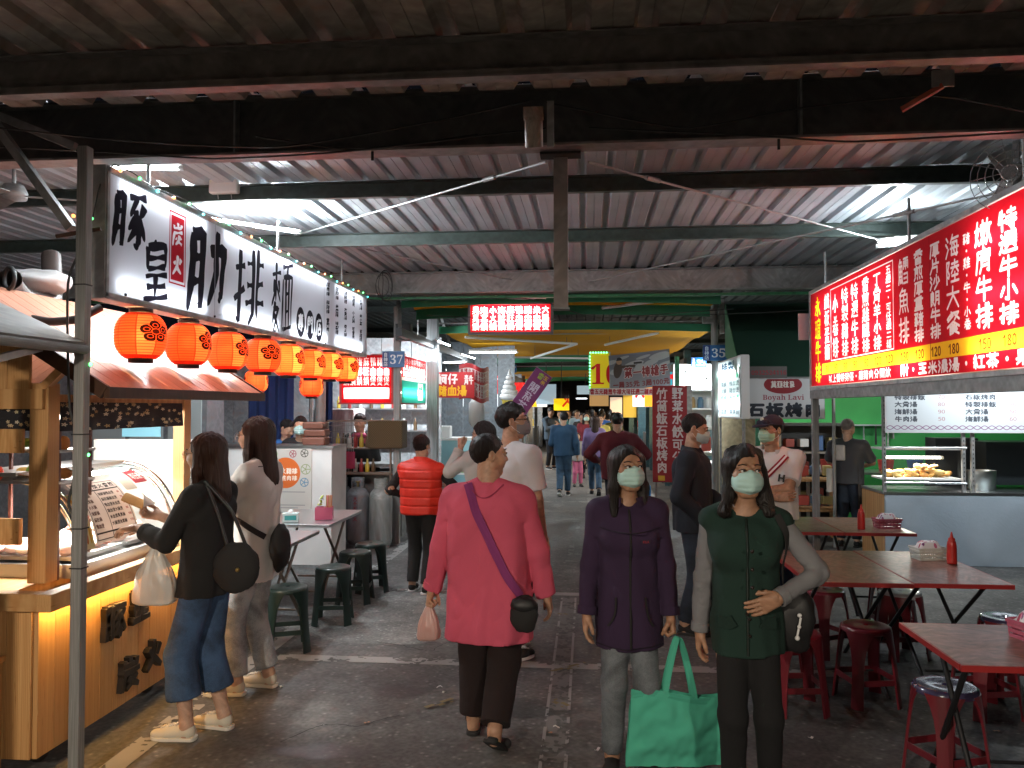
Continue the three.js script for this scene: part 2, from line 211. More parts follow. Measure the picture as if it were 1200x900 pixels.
function strokes(ch) { // -> list of polylines in 0..1
  if (glyphCache[ch]) return glyphCache[ch];
  const out = [];
  const put = (src, b) => { const c = [...src]; let i = 0;
    const eat = (box) => { const t = c[i++]; const [x, y, w, h] = box;
      if ('⿰⿱⿸⿵⿺'.includes(t)) { let r = ''; while (/\d/.test(c[i] ?? '')) r += c[i++]; const k = r ? +r / 100 : t === '⿰' ? 0.46 : 0.5;
        if (t === '⿰') { eat([x, y, w * k - 0.02 * w, h]); eat([x + w * k + 0.02 * w, y, w * (1 - k) - 0.02 * w, h]); }
        else if (t === '⿱') { eat([x, y, w, h * k - 0.02 * h]); eat([x, y + h * k + 0.02 * h, w, h * (1 - k) - 0.02 * h]); }
        else if (t === '⿸') { eat(box); eat([x + w * 0.24, y + h * 0.26, w * 0.74, h * 0.73]); }
        else if (t === '⿵') { eat(box); eat([x + w * 0.24, y + h * 0.5, w * 0.52, h * 0.48]); }
        else { eat(box); eat([x + w * 0.32, y, w * 0.66, h * 0.8]); } }
      else if (BASE[t]) { for (const s of BASE[t].split(';')) out.push(s.split(' ').map((q) => [x + w * (+q.slice(0, 2)) / 100, y + h * (+q.slice(2, 4)) / 100])); }
      else if (MADE[t]) { for (const p of strokes(t)) out.push(p.map((q) => [x + w * q[0], y + h * q[1]])); } };
    eat(b); };
  put(MADE[ch] ?? ch, [0, 0, 1, 1]); return glyphCache[ch] = out;
}
function glyph(ctx, ch, x, y, w, h, lw, color) {
  if (ch === ' ') return; ctx.strokeStyle = ctx.fillStyle = color;
  if (ch === '‧' || ch === '.') { ctx.beginPath(); ctx.arc(x + w / 2, y + h / 2, lw * 0.9, 0, 7); ctx.fill(); return; }
  if (!BASE[ch] && !MADE[ch]) { ctx.font = 'bold ' + Math.round(h) + 'px sans-serif'; ctx.textAlign = 'center'; ctx.textBaseline = 'middle'; ctx.fillText(ch, x + w / 2, y + h / 2); return; }
  ctx.lineWidth = lw; ctx.lineJoin = 'round'; ctx.lineCap = 'round';
  for (const p of strokes(ch)) { ctx.beginPath(); p.forEach((q, i) => ctx[i ? 'lineTo' : 'moveTo'](x + q[0] * w, y + q[1] * h)); ctx.stroke(); }
}
function column(ctx, text, cx, y0, y1, w, lw, color, tall) { // text top to bottom
  const c = [...text], step = (y1 - y0) / c.length; c.forEach((k, i) => { const h = Math.min(step * 0.88, tall ?? 1e9); glyph(ctx, k, cx - w / 2, y0 + step * i + (step - h) / 2, w, h, lw, color); });
}
function row(ctx, text, x0, x1, y, h, lw, color, fill = 0.86) { const c = [...text], step = (x1 - x0) / c.length; c.forEach((k, i) => glyph(ctx, k, x0 + step * i + step * (1 - fill) / 2, y, step * fill, h, lw, color)); }
function brush(ctx, ch, x, y, w, h, lw, color) { // ink-brush strokes that swell and taper
  ctx.fillStyle = color; let n = 0;
  for (const p of strokes(ch)) { n++;
    const pts = []; for (let i = 0; i < p.length - 1; i++) for (let k = 0; k < 10; k++) { const t = k / 10; pts.push([p[i][0] + (p[i + 1][0] - p[i][0]) * t, p[i][1] + (p[i + 1][1] - p[i][1]) * t]); } pts.push(p[p.length - 1]);
    const dx = p[p.length - 1][0] - p[0][0], dy = p[p.length - 1][1] - p[0][1], flat = Math.abs(dx) > Math.abs(dy) * 2, L = [], R = [];
    const skew = (q) => [q[0] + (0.5 - q[1]) * 0.08 + 0.03 * noise3(q[1] * 3, n, 2), q[1] - (q[0] - 0.5) * 0.16 + 0.02 * noise3(q[0] * 3, n, 8)];
    pts.forEach((q, i) => { const t = i / (pts.length - 1), a = skew(pts[Math.max(0, i - 1)]), b = skew(pts[Math.min(pts.length - 1, i + 1)]); let tx = (b[0] - a[0]) * w, ty = (b[1] - a[1]) * h; const l = Math.hypot(tx, ty) || 1; tx /= l; ty /= l;
      let r = lw * (flat ? 0.3 + 0.26 * Math.abs(2 * t - 1) : 0.68 - 0.46 * t * t); r *= 0.9 + 0.25 * noise3(i * 0.35, n * 3.7, 5); if (i === 0) r *= 0.75; if (i === pts.length - 1) r *= flat ? 0.9 : 0.25;
      const s = skew(q), X = x + s[0] * w, Y = y + s[1] * h; L.push([X - ty * r, Y + tx * r]); R.push([X + ty * r, Y - tx * r]); });
    ctx.beginPath(); [...L, ...R.reverse()].forEach((q, i) => ctx[i ? 'lineTo' : 'moveTo'](q[0], q[1])); ctx.closePath(); ctx.fill();
  }
}
const FOODS = ['臭臭鍋', '泡菜鍋', '小火鍋', '海鮮鍋', '麻旺鍋', '鴨血煲', '豬血煲', '米血煲', '大腸煲'];
function solidGlyph(ch, size, lw, depth) { // the character as raised letters
  const list = []; let n = 0;
  for (const p of strokes(ch)) for (let i = 0; i < p.length - 1; i++) { const a = p[i], b = p[i + 1], A = V((a[0] - 0.5) * size, (0.5 - a[1]) * size, 0), B = V((b[0] - 0.5) * size, (0.5 - b[1]) * size, 0), L = A.distanceTo(B); if (L < 1e-4) continue;
    const s = new THREE.Shape(), w0 = lw * 0.65, w1 = lw * (i === p.length - 2 ? 0.4 : 0.6); s.moveTo(-lw * 0.25, -w0); s.lineTo(-lw * 0.4, 0); s.lineTo(-lw * 0.25, w0); s.lineTo(L * 0.6, w0 * 0.8); s.lineTo(L + lw * 0.25, w1); s.lineTo(L + lw * 0.3, -w1); s.lineTo(L * 0.6, -w0 * 0.8); s.closePath();
    const g = new THREE.ExtrudeGeometry(s, { depth: depth + (n++ % 5) * 0.0013, bevelEnabled: true, bevelSize: 0.003, bevelThickness: 0.003, bevelSegments: 1, curveSegments: 2 }); g.rotateZ(Math.atan2(B.y - A.y, B.x - A.x)); g.translate(A.x, A.y, 0); list.push(g); }
  return merge(list);
}
// ---------- ground ----------
const asphaltMap = dataTex(1024, (x, y) => {
  const X = x * 16, Y = y * 16; const g = hash3(x * 1024 | 0, y * 1024 | 0, 3), c = fbm(X * 0.55, Y * 0.55, 2, 5), s = fbm(X * 2.3 + 9, Y * 2.3, 8, 4), f = noise3(X * 14, Y * 14, 1);
  let v = 0.365 + c * 0.075 + s * 0.05 + f * 0.03 + (g - 0.5) * 0.12; if (g > 0.985) v += 0.16;
  const st = fbm(X * 1.1 + 40, Y * 1.1 - 7, 30, 3); if (st > 0.22) v -= (st - 0.22) * 0.22;        // old oil stains
  const wear = Math.max(0, fbm(X * 3.1, Y * 3.1, 77, 4) - 0.2) * 0.28; v += wear;
  return [v, v * 0.99, v * 0.975]; }, true, [1 / 16, 1 / 16]);
const asphaltBump = dataTex(512, (x, y) => { const v = 0.5 + 0.5 * wrapN(x, y, 60, 4, 3) + (hash3(x * 512 | 0, y * 512 | 0, 1) - 0.5) * 0.5; return [v, v, v]; }, false, [1 / 1.1, 1 / 1.1]);
const asphalt = mat(0.82, 0.82, 0.82, 0.72, 0, { map: asphaltMap, bumpMap: asphaltBump, bumpScale: 0.0025 });
function flat(x0, x1, z0, z1, y) { const g = new THREE.PlaneGeometry(x1 - x0, z1 - z0); g.rotateX(-Math.PI / 2); const p = g.attributes.position, uv = g.attributes.uv; g.translate((x0 + x1) / 2, y, (z0 + z1) / 2); for (let i = 0; i < p.count; i++) uv.setXY(i, p.getX(i), p.getZ(i)); return g; }
structure('ground', flat(-150, 150, -260, 60, 0), asphalt, 'dark worn asphalt floor of the market alley');
const wornAlpha = (k, s) => dataTex(512, (x, y) => { const v = fbm(x * 22, y * 22, s, 5) + 0.28 * noise3(x * 90, y * 90, s) + k; const a = v > 0 ? 1 : 0; return [a, a, a]; }, false, [1 / 2.2, 1 / 2.2]);
const paintWhite = mat(0.34, 0.34, 0.33, 0.8, 0, { alphaMap: wornAlpha(0.2, 4), alphaTest: 0.5, map: blotch }), paintFaint = mat(0.17, 0.17, 0.165, 0.8, 0, { alphaMap: wornAlpha(-0.02, 9), alphaTest: 0.5 }), paintYellow = mat(0.2, 0.16, 0.075, 0.8, 0, { alphaMap: wornAlpha(-0.04, 19), alphaTest: 0.5 });
structure('floor_marking', flat(-2.40, -2.27, -14, 2, 0.004), paintWhite, 'white painted line along the stall row');
structure('floor_marking', flat(-2.2, 1.7, -5.62, -5.49, 0.004), paintWhite, 'worn white line painted across the alley');
structure('floor_marking', flat(-1.9, 0.05, -7.72, -7.60, 0.004), paintWhite, 'worn white line at the edge of the pale patch');
structure('floor_marking', flat(-0.235, -0.112, -7.5, 1, 0.004), paintFaint, 'faded line painted along the middle of the alley');
structure('floor_marking', [flat(-0.245, -0.227, -7.5, 1, 0.008), flat(-0.12, -0.102, -7.5, 1, 0.008)], paintWhite, 'thin white outlines of the faded middle line');
structure('floor_marking', flat(-1.6, 1.4, -15.2, -15.0, 0.004), paintFaint, 'faint line painted across the alley further down');
{ const q = []; for (const [x, z, w, d] of [[0.02, -10.1, 0.5, 0.07], [0.02, -9.75, 0.5, 0.07], [-0.2, -10, 0.07, 0.7], [0.25, -9.9, 0.07, 0.9], [0.02, -9.3, 0.55, 0.07], [0.02, -11.3, 0.4, 0.08], [-0.14, -11.7, 0.06, 0.6], [0.18, -11.9, 0.06, 0.7], [0.02, -12.5, 0.5, 0.08]]) q.push(flat(x - w / 2, x + w / 2, z - d / 2, z + d / 2, 0.004)); structure('floor_marking', q, paintFaint, 'faded road lettering on the asphalt'); }
{ const q = []; for (const [u, v, u2, v2] of [[500, 832, 536, 820], [645, 790, 690, 778], [648, 822, 664, 830], [655, 720, 664, 722], [840, 640, 850, 660]]) { const a = G(u, v), b = G(u2, v2); const d = b.clone().sub(a), g = flat(-d.length() / 2, d.length() / 2, -0.03, 0.03, 0.012); g.rotateY(-Math.atan2(d.z, d.x)); g.translate((a.x + b.x) / 2, 0, (a.z + b.z) / 2); q.push(g); } structure('floor_marking', q, paintYellow, 'worn yellow dashes on the asphalt'); }
{ // paler concrete repair with a ragged outline
  const s = new THREE.Shape(); const n = 60; for (let i = 0; i < n; i++) { const a = i / n * Math.PI * 2, r = 1 + 0.16 * noise3(Math.cos(a) * 3, Math.sin(a) * 3, 4); const x = -1.55 + Math.sign(Math.cos(a)) * Math.pow(Math.abs(Math.cos(a)), 0.6) * 0.85 * r, y = 6.75 + Math.sign(Math.sin(a)) * Math.pow(Math.abs(Math.sin(a)), 0.6) * 0.78 * r; i ? s.lineTo(x, y) : s.moveTo(x, y); }
  const g = new THREE.ShapeGeometry(s); g.rotateX(-Math.PI / 2); g.translate(0, 0.0025, 0); const p = g.attributes.position, uv = g.attributes.uv; for (let i = 0; i < p.count; i++) uv.setXY(i, p.getX(i) * 1.3, p.getZ(i) * 1.3);
  structure('concrete_patch', g, mat(1.35, 1.38, 1.36, 0.78, 0, { map: asphaltMap, bumpMap: asphaltBump, bumpScale: 0.004 }), 'paler patch of concrete in the alley floor');
}
{ const tones = [mat(0.6, 0.58, 0.52, 0.8), mat(0.35, 0.2, 0.12, 0.8), mat(0.7, 0.7, 0.7, 0.6)]; const spots = [[652, 853], [645, 860], [516, 577 + 70], [950, 866], [1168, 858], [515, 806], [520, 812], [430, 848], [700, 880], [330, 806], [1090, 800]];
  spots.forEach(([u, v], i) => { const p = G(u, v); const g = slab(3, 1, (a, b) => [(a - 0.5) * 0.035, 0.004 + 0.006 * Math.sin(a * 5 + i), (b - 0.5) * 0.014], 0.0015); g.rotateY(i * 1.3); solo('paper_scrap', g, tones[i % 3], 'small scrap of litter lying on the asphalt', 'litter', 'scraps of litter on the alley floor', [p.x, 0.003, p.z]); }); }

{ // cracks and damp or oily stains on the floor
  const crack = (pts, l) => { const c = new THREE.CatmullRomCurve3(pts.map(([u, v]) => G(u, v)), false, 'catmullrom', 0.1), n = 40, w = (t) => 0.004 + 0.004 * Math.abs(noise3(t * 20, 3, 1)); structure('floor_crack', sheetOf(n, 1, (u, v) => { const p = c.getPoint(u), d = c.getTangent(u), s = (v - 0.5) * w(u); return [p.x - d.z * s + 0.012 * noise3(u * 25, 1, 2), 0.006, p.z + d.x * s + 0.012 * noise3(u * 25, 7, 2)]; }), mat(0.012, 0.012, 0.012, 0.95), l); };
  crack([[438, 752], [470, 757], [505, 764], [520, 755], [545, 752]], 'crack in the pale concrete patch'); crack([[330, 870], [380, 850], [420, 852], [470, 838]], 'crack in the asphalt near the cart');
  const stain = (u, v, rx, rz, s, l) => { const c = G(u, v), q = new THREE.Shape(); for (let i = 0; i < 48; i++) { const a = i / 48 * 6.283, r = 1 + 0.55 * noise3(Math.cos(a) * 1.6 + s, Math.sin(a) * 1.6, s) + 0.2 * noise3(Math.cos(a) * 5, Math.sin(a) * 5, s); const x = Math.cos(a) * rx * r, y = Math.sin(a) * rz * r; i ? q.lineTo(x, y) : q.moveTo(x, y); } const g = new THREE.ShapeGeometry(q); g.rotateX(-Math.PI / 2); g.translate(c.x, 0.0018, c.z); const p = g.attributes.position, t = g.attributes.uv; for (let i = 0; i < p.count; i++) t.setXY(i, p.getX(i), p.getZ(i)); structure('floor_stain', g, mat(0.42, 0.42, 0.43, 0.5, 0, { map: asphaltMap, bumpMap: asphaltBump, bumpScale: 0.0015 }), l); };
  [[610, 830, 0.3, 0.16], [470, 812, 0.2, 0.12], [720, 700, 0.35, 0.3], [560, 660, 0.3, 0.4], [860, 820, 0.3, 0.12], [380, 880, 0.24, 0.1], [650, 620, 0.3, 0.7], [690, 850, 0.1, 0.06]].forEach(([u, v, a, b], i) => stain(u, v, a, b, i * 3.7 + 1, 'dark oily stain on the asphalt')); }
// ---------- roofs ----------
function corrugated(x0, x1, pitch, rib, h, z0, z1, y, dy = 0) { // sheet along z, ribs rise from it; y at z0, y + dy at z1
  const prof = []; for (let x = x0; x < x1 - 1e-6; x += pitch) { const f = pitch - rib * 1.9; prof.push([x, 0], [x + f * 0.48, 0], [x + f * 0.5, 0.004], [x + f * 0.52, 0], [x + f, 0], [x + f + rib * 0.45, h], [x + f + rib * 1.45, h]); } prof.push([x1, 0]);
  const p = [], uv = [], ix = []; prof.forEach(([x, q], i) => { p.push(x, y + q, z0, x, y + q + dy, z1); uv.push(x, z0, x, z1); if (i) { const a = (i - 1) * 2; ix.push(a, a + 2, a + 3, a, a + 3, a + 1); } });
  let g = new THREE.BufferGeometry(); g.setAttribute('position', new THREE.Float32BufferAttribute(p, 3)); g.setAttribute('uv', new THREE.Float32BufferAttribute(uv, 2)); g.setIndex(ix); g = g.toNonIndexed(); g.computeVertexNormals(); return g;
}
function ibeam(a, b, h, w, t = 0.012) { // along x or z
  const A = V(...a), B = V(...b), L = A.distanceTo(B), s = new THREE.Shape(); const H = h / 2, W = w / 2, k = t / 2;
  [[-W, -H], [W, -H], [W, -H + t], [k, -H + t], [k, H - t], [W, H - t], [W, H], [-W, H], [-W, H - t], [-k, H - t], [-k, -H + t], [-W, -H + t]].forEach((q, i) => i ? s.lineTo(...q) : s.moveTo(...q)); s.closePath();
  const g = new THREE.ExtrudeGeometry(s, { depth: L, bevelEnabled: false }); const d = B.clone().sub(A).normalize(), up = V(0, 1, 0), x = up.clone().cross(d); g.applyMatrix4(new THREE.Matrix4().makeBasis(x, up, d)); g.translate(A.x, A.y, A.z); return g;
}
function purlin(x0, x1, y, z, h, w) { return [bx(x1 - x0, h, 0.006, (x0 + x1) / 2, y + h / 2, z), bx(x1 - x0, 0.006, w, (x0 + x1) / 2, y - 0.0032, z + w / 2 - 0.003), bx(x1 - x0, 0.006, w, (x0 + x1) / 2, y + h + 0.0032, z + w / 2 - 0.003), bx(x1 - x0, 0.018, 0.006, (x0 + x1) / 2, y + 0.0089, z + w - 0.009)]; }
{
  const r = thing('roof_canopy', 'brown stained corrugated metal roof over the front of the alley', 'roof', [0, 0, 0]);
  const sheet = [painted(0.42, 0.37, 0.32, 0.6), painted(0.37, 0.33, 0.29, 0.62)];
  for (let i = 0; i < 14; i++) part('roof_sheet', corrugated(-5.3 + i * 0.76, -5.3 + (i + 1) * 0.76, 0.2533, 0.05, 0.035, 4, -3.58, 3.225 + (i % 2) * 0.003), sheet[i % 2], r);
  for (const z of [-3.06, -1.3, 0.5, 2.3]) part('purlin', purlin(-5.4, 5.4, 3.062, z, 0.145, 0.055), painted(0.24, 0.215, 0.2, 0.5), r);
  part('purlin_edge', bx(10.8, 0.008, 0.06, 0, 3.05, -3.03), M.beamPink, r);
}
{
  const b = thing('steel_beam', 'dark steel cross beam with pale lower flange holding up the two roofs', 'beam', [0, 0, 0]);
  part('web', [bx(12, 0.27, 0.012, 0, 3.185, -3.86), bx(12, 0.012, 0.14, 0, 3.326, -3.86)], painted(0.11, 0.105, 0.1, 0.6), b);
  part('flange', bx(12, 0.012, 0.12, 0, 3.044, -3.86), M.beamPink, b);
  for (const x of [-1.75, 1.0, 3.1]) part('stiffener', bx(0.01, 0.266, 0.05, x, 3.186, -3.827), M.greyPaint, b);
  part('bolt', rod([0.9, 3.04, -3.82], [0.9, 2.99, -3.82], 0.007), M.blackMatte, b);
  part('bolt', rod([-1.05, 3.04, -3.82], [-1.05, 2.995, -3.82], 0.007), M.blackMatte, b);
}
{
  const r = thing('roof_canopy', 'pale ribbed metal roof on green purlins over the middle of the alley', 'roof', [0, 0, 0]);
  const sheet = [mat(0.46, 0.5, 0.54, 0.5, 0.1, { map: blotch, bumpMap: grain, bumpScale: 0.001 }), mat(0.4, 0.44, 0.47, 0.5, 0.1, { map: blotch, bumpMap: grain, bumpScale: 0.001 })];
  for (let i = 0; i < 20; i++) part('roof_sheet', corrugated(-7.6 + i * 0.76, -7.6 + (i + 1) * 0.76, 0.19, 0.034, 0.032, -3.95, -9.4, 3.397 + (i % 2) * 0.003), sheet[(i * 7 % 3) % 2], r);
  for (const z of [-5.57, -7.24]) part('purlin', purlin(-7.6, 7.6, 3.28, z, 0.105, 0.05), painted(0.06, 0.085, 0.075, 0.45), r);
  part('end_beam', ibeam([-7.6, 3.257, -9.35], [7.6, 3.257, -9.35], 0.25, 0.14), M.galv, r);
  part('gutter_strip', bx(15.2, 0.03, 0.05, 0, 3.094, -9.46), painted(0.03, 0.2, 0.08), r);
}
{
  const p = P(657, 185, 3.95);
  const h = thing('hanging_post', 'square steel post hanging from the cross beam above the alley', 'post', [p.x, 3.036, p.z - 0.02]);
  part('post', bx(0.07, 0.76, 0.07, 0, -0.382, 0), M.beamPink, h); part('foot_plate', bx(0.085, 0.008, 0.085, 0, -0.768, 0), M.greyPaint, h); part('bracket', bx(0.2, 0.012, 0.09, 0, -0.01, 0.045), M.blackMatte, h);
}
{ const L = ['from the hanging post towards the white lightbox', 'from the hanging post towards the red lightbox', 'from above the red lightbox to the end beam', 'from above the white lightbox to the end beam']; const rods = [[P(640, 190, 3.98), P(345, 276, 7.2)], [P(690, 190, 3.98), P(1040, 284, 7.2)], [P(1180, 224, 4.6), P(690, 330, 9.2)], [P(345, 275, 7.2), P(600, 328, 9.2)]];
  rods.forEach(([a, b], i) => { const o = thing('bracing_rod', 'thin steel bracing rod running ' + L[i], 'rod', a, 0, 'bracing rods under the roof'); const c = b.clone().sub(a); part('rod', rod([0, 0, 0], c, 0.007), M.zinc, o); part('turnbuckle', rod(c.clone().multiplyScalar(0.12), c.clone().multiplyScalar(0.15), 0.014), M.galv, o); }); }
{ const a = P(625, 125, 3.45), o = thing('drain_pipe', 'stub of white drain pipe hanging between the two roofs', 'pipe', a); const d = lathe([[0.034, 0], [0.034, -0.17], [0.04, -0.17], [0.04, -0.06], [0.044, -0.055], [0.044, 0], [0.034, 0]], 18); d.rotateX(0.35); part('pipe', d, painted(0.45, 0.36, 0.3), o); part('bracket', bx(0.03, 0.2, 0.02, 0.075, -0.08, 0), M.greyPaint, o); }
{ // slack cables along the beam
  const mk = (pts, l) => solo('slack_cable', pipe(pts, 0.005, 30, 5), M.wire, l, 'cable');
  mk([P(0, 172, 3.7), P(120, 178, 3.74), P(250, 186, 3.76), P(400, 178, 3.76), P(640, 150, 3.76)], 'black cable sagging along the cross beam');
  mk([P(690, 150, 3.76), P(900, 160, 3.76), P(1000, 166, 3.76), P(1200, 155, 3.74)], 'black cable drooping along the dark web of the beam');
  mk([P(380, 345, 9.2), P(450, 352, 9.25), P(620, 350, 9.3), P(700, 372, 9.6), P(900, 366, 9.6), P(960, 362, 9.6)], 'black cable strung across behind the end beam');
  mk([P(500, 370, 9.6), P(560, 372, 9.7), P(650, 374, 9.7), P(720, 372, 9.7), P(860, 362, 9.8)], 'black cable crossing in front of the red lightbox');
  mk([P(0, 150, 3.5), P(150, 165, 3.6), P(330, 172, 3.72), P(520, 140, 3.72), P(620, 118, 3.6)], 'thin black cable hanging across to the drain pipe');
  mk([P(640, 120, 3.6), P(800, 150, 3.74), P(930, 128, 3.74), P(1090, 112, 3.6), P(1200, 130, 3.5)], 'thin black cable looping over the red tables');
  mk([P(300, 160, 3.76), P(420, 176, 3.77), P(560, 158, 3.77)], 'short black cable tied to the dark web of the beam');
  { const p = P(1105, 92, 3.5), c = thing('clamp_bracket', 'pale steel clamp bracket under the front roof', 'bracket', p); part('plate', bx(0.09, 0.07, 0.01, 0, 0, 0), M.galv, c); part('arm', bar([0, -0.03, 0], [-0.14, -0.1, -0.08], 0.025, 0.02), painted(0.4, 0.1, 0.06), c); }
  const o = thing('cable_coil', 'loose coil of black cable hooked on the end beam', 'cable', P(448, 330, 9.2)); part('loop', [0, 1, 2].map((i) => { const g = new THREE.TorusGeometry(0.1 + 0.02 * i, 0.004, 5, 24); g.scale(0.8, 1.3, 1); g.rotateY(i * 0.5); g.translate(0.02 * i, -0.05, 0); return g; }), M.wire, o); part('cord', pipe([[0, 0.1, 0], [0.01, 0, 0], [0, -0.3, 0.02]], 0.004, 12), M.wire, o);
}
// dark roof over the far part of the market
{
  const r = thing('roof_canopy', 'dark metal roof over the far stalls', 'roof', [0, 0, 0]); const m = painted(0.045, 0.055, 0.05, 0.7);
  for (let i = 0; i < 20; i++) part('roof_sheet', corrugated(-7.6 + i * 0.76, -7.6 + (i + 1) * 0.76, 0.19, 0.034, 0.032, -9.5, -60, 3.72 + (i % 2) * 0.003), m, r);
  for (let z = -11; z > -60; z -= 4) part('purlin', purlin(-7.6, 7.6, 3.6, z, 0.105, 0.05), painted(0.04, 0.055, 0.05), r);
}
function tubeLamp(a, b, kind, power, dirs, label, group, fixture = true) {
  const o = thing('tube_lamp', label, 'lamp', a.clone().add(b).multiplyScalar(0.5), 0, group); tubeParts(o, a, b, kind, power, dirs);
  if (fixture) { const up = V(0, 0.04, 0); part('batten', bar(a.clone().sub(o.position).add(up), b.clone().sub(o.position).add(up), 0.05, 0.035), M.white, o); }
  return o;
}
function wpart(name, geo, m, o) { const g = Array.isArray(geo) ? merge(geo) : geo.clone(); g.translate(-o.position.x, -o.position.y, -o.position.z); return part(name, g, m, o); }
// ---------- wood ----------
function woodTex(s, base, dark, knots = 3) { return dataTex(256, (x, y) => { // grain runs along v
  let g = 0.5 + 0.5 * Math.sin((x * 9 + 0.5 * noise3(x * 3, y * 1.2, s) + 0.15 * noise3(x * 20, y * 3, s)) * 6.283); g = g * 0.35 + 0.4 * (0.5 + 0.5 * noise3(x * 60, y * 2.2, s)) + 0.2 * (0.5 + 0.5 * noise3(x * 4, y * 1.5, s + 5));
  for (let k = 0; k < knots; k++) { const kx = hash3(k, s, 1), ky = hash3(k, s, 2), d = Math.hypot((x - kx) * 1.2, (y - ky) * 0.9); if (d < 0.035) g -= (0.035 - d) * 22; }
  return [dark[0] + (base[0] - dark[0]) * g, dark[1] + (base[1] - dark[1]) * g, dark[2] + (base[2] - dark[2]) * g]; }, true); }
const woodMaps = [1, 2, 3].map((s) => woodTex(s * 17, [0.88, 0.72, 0.5], [0.7, 0.5, 0.29])); woodMaps.forEach((t) => t.repeat.set(1.6, 0.9));
const pine = woodMaps.map((t, i) => mat(0.95 - i * 0.07, 0.92 - i * 0.07, 0.9 - i * 0.06, 0.55, 0, { map: t, bumpMap: grain, bumpScale: 0.0006 }));
const roofWoodMaps = [4, 5].map((s) => { const t = woodTex(s * 17, [0.84, 0.62, 0.5], [0.62, 0.4, 0.33]); t.repeat.set(1.6, 0.9); return t; });
const roofPine = roofWoodMaps.map((t, i) => mat(0.9 - i * 0.1, 0.86 - i * 0.1, 0.84 - i * 0.1, 0.5, 0, { map: t, bumpMap: grain, bumpScale: 0.0006 }));
const darkTrim = mat(0.1, 0.06, 0.04, 0.6, 0, { map: woodMaps[0] });

// ---------- steel post with braces ----------
{
  const o = thing('steel_post', 'square galvanised steel post beside the wooden food cart', 'post', [-2.4, 0, -3.6]);
  part('post', rb(0.052, 3.03, 0.052, 0.005, 0, 1.515, 0), M.galv, o); part('base_plate', bx(0.14, 0.01, 0.14, 0, 0.006, 0), M.greyPaint, o);
  wpart('brace', bar(P(84, 268, 3.68), P(-60, 70, 3.68), 0.04, 0.04), M.greyPaint, o); wpart('brace', bar(P(88, 172, 3.68), P(-40, 120, 3.68), 0.03, 0.04), M.greyPaint, o);
  wpart('crossbar', rod(P(66, 277, 3.62), P(118, 268, 3.66), 0.011), darkTrim, o);
  wpart('cable', pipe([P(108, 270, 3.63), P(80, 330, 3.63), P(82, 480, 3.63), P(98, 520, 3.63), P(80, 590, 3.64), P(98, 625, 3.63), P(84, 640, 3.63)], 0.006, 40), M.wire, o);
  for (const [u, v] of [[96, 338], [92, 508], [92, 615], [95, 660]]) { const p = P(u, v, 3.7); part('cable_tie', bx(0.06, 0.006, 0.06, 0, p.y, 0), M.wire, o); }
}
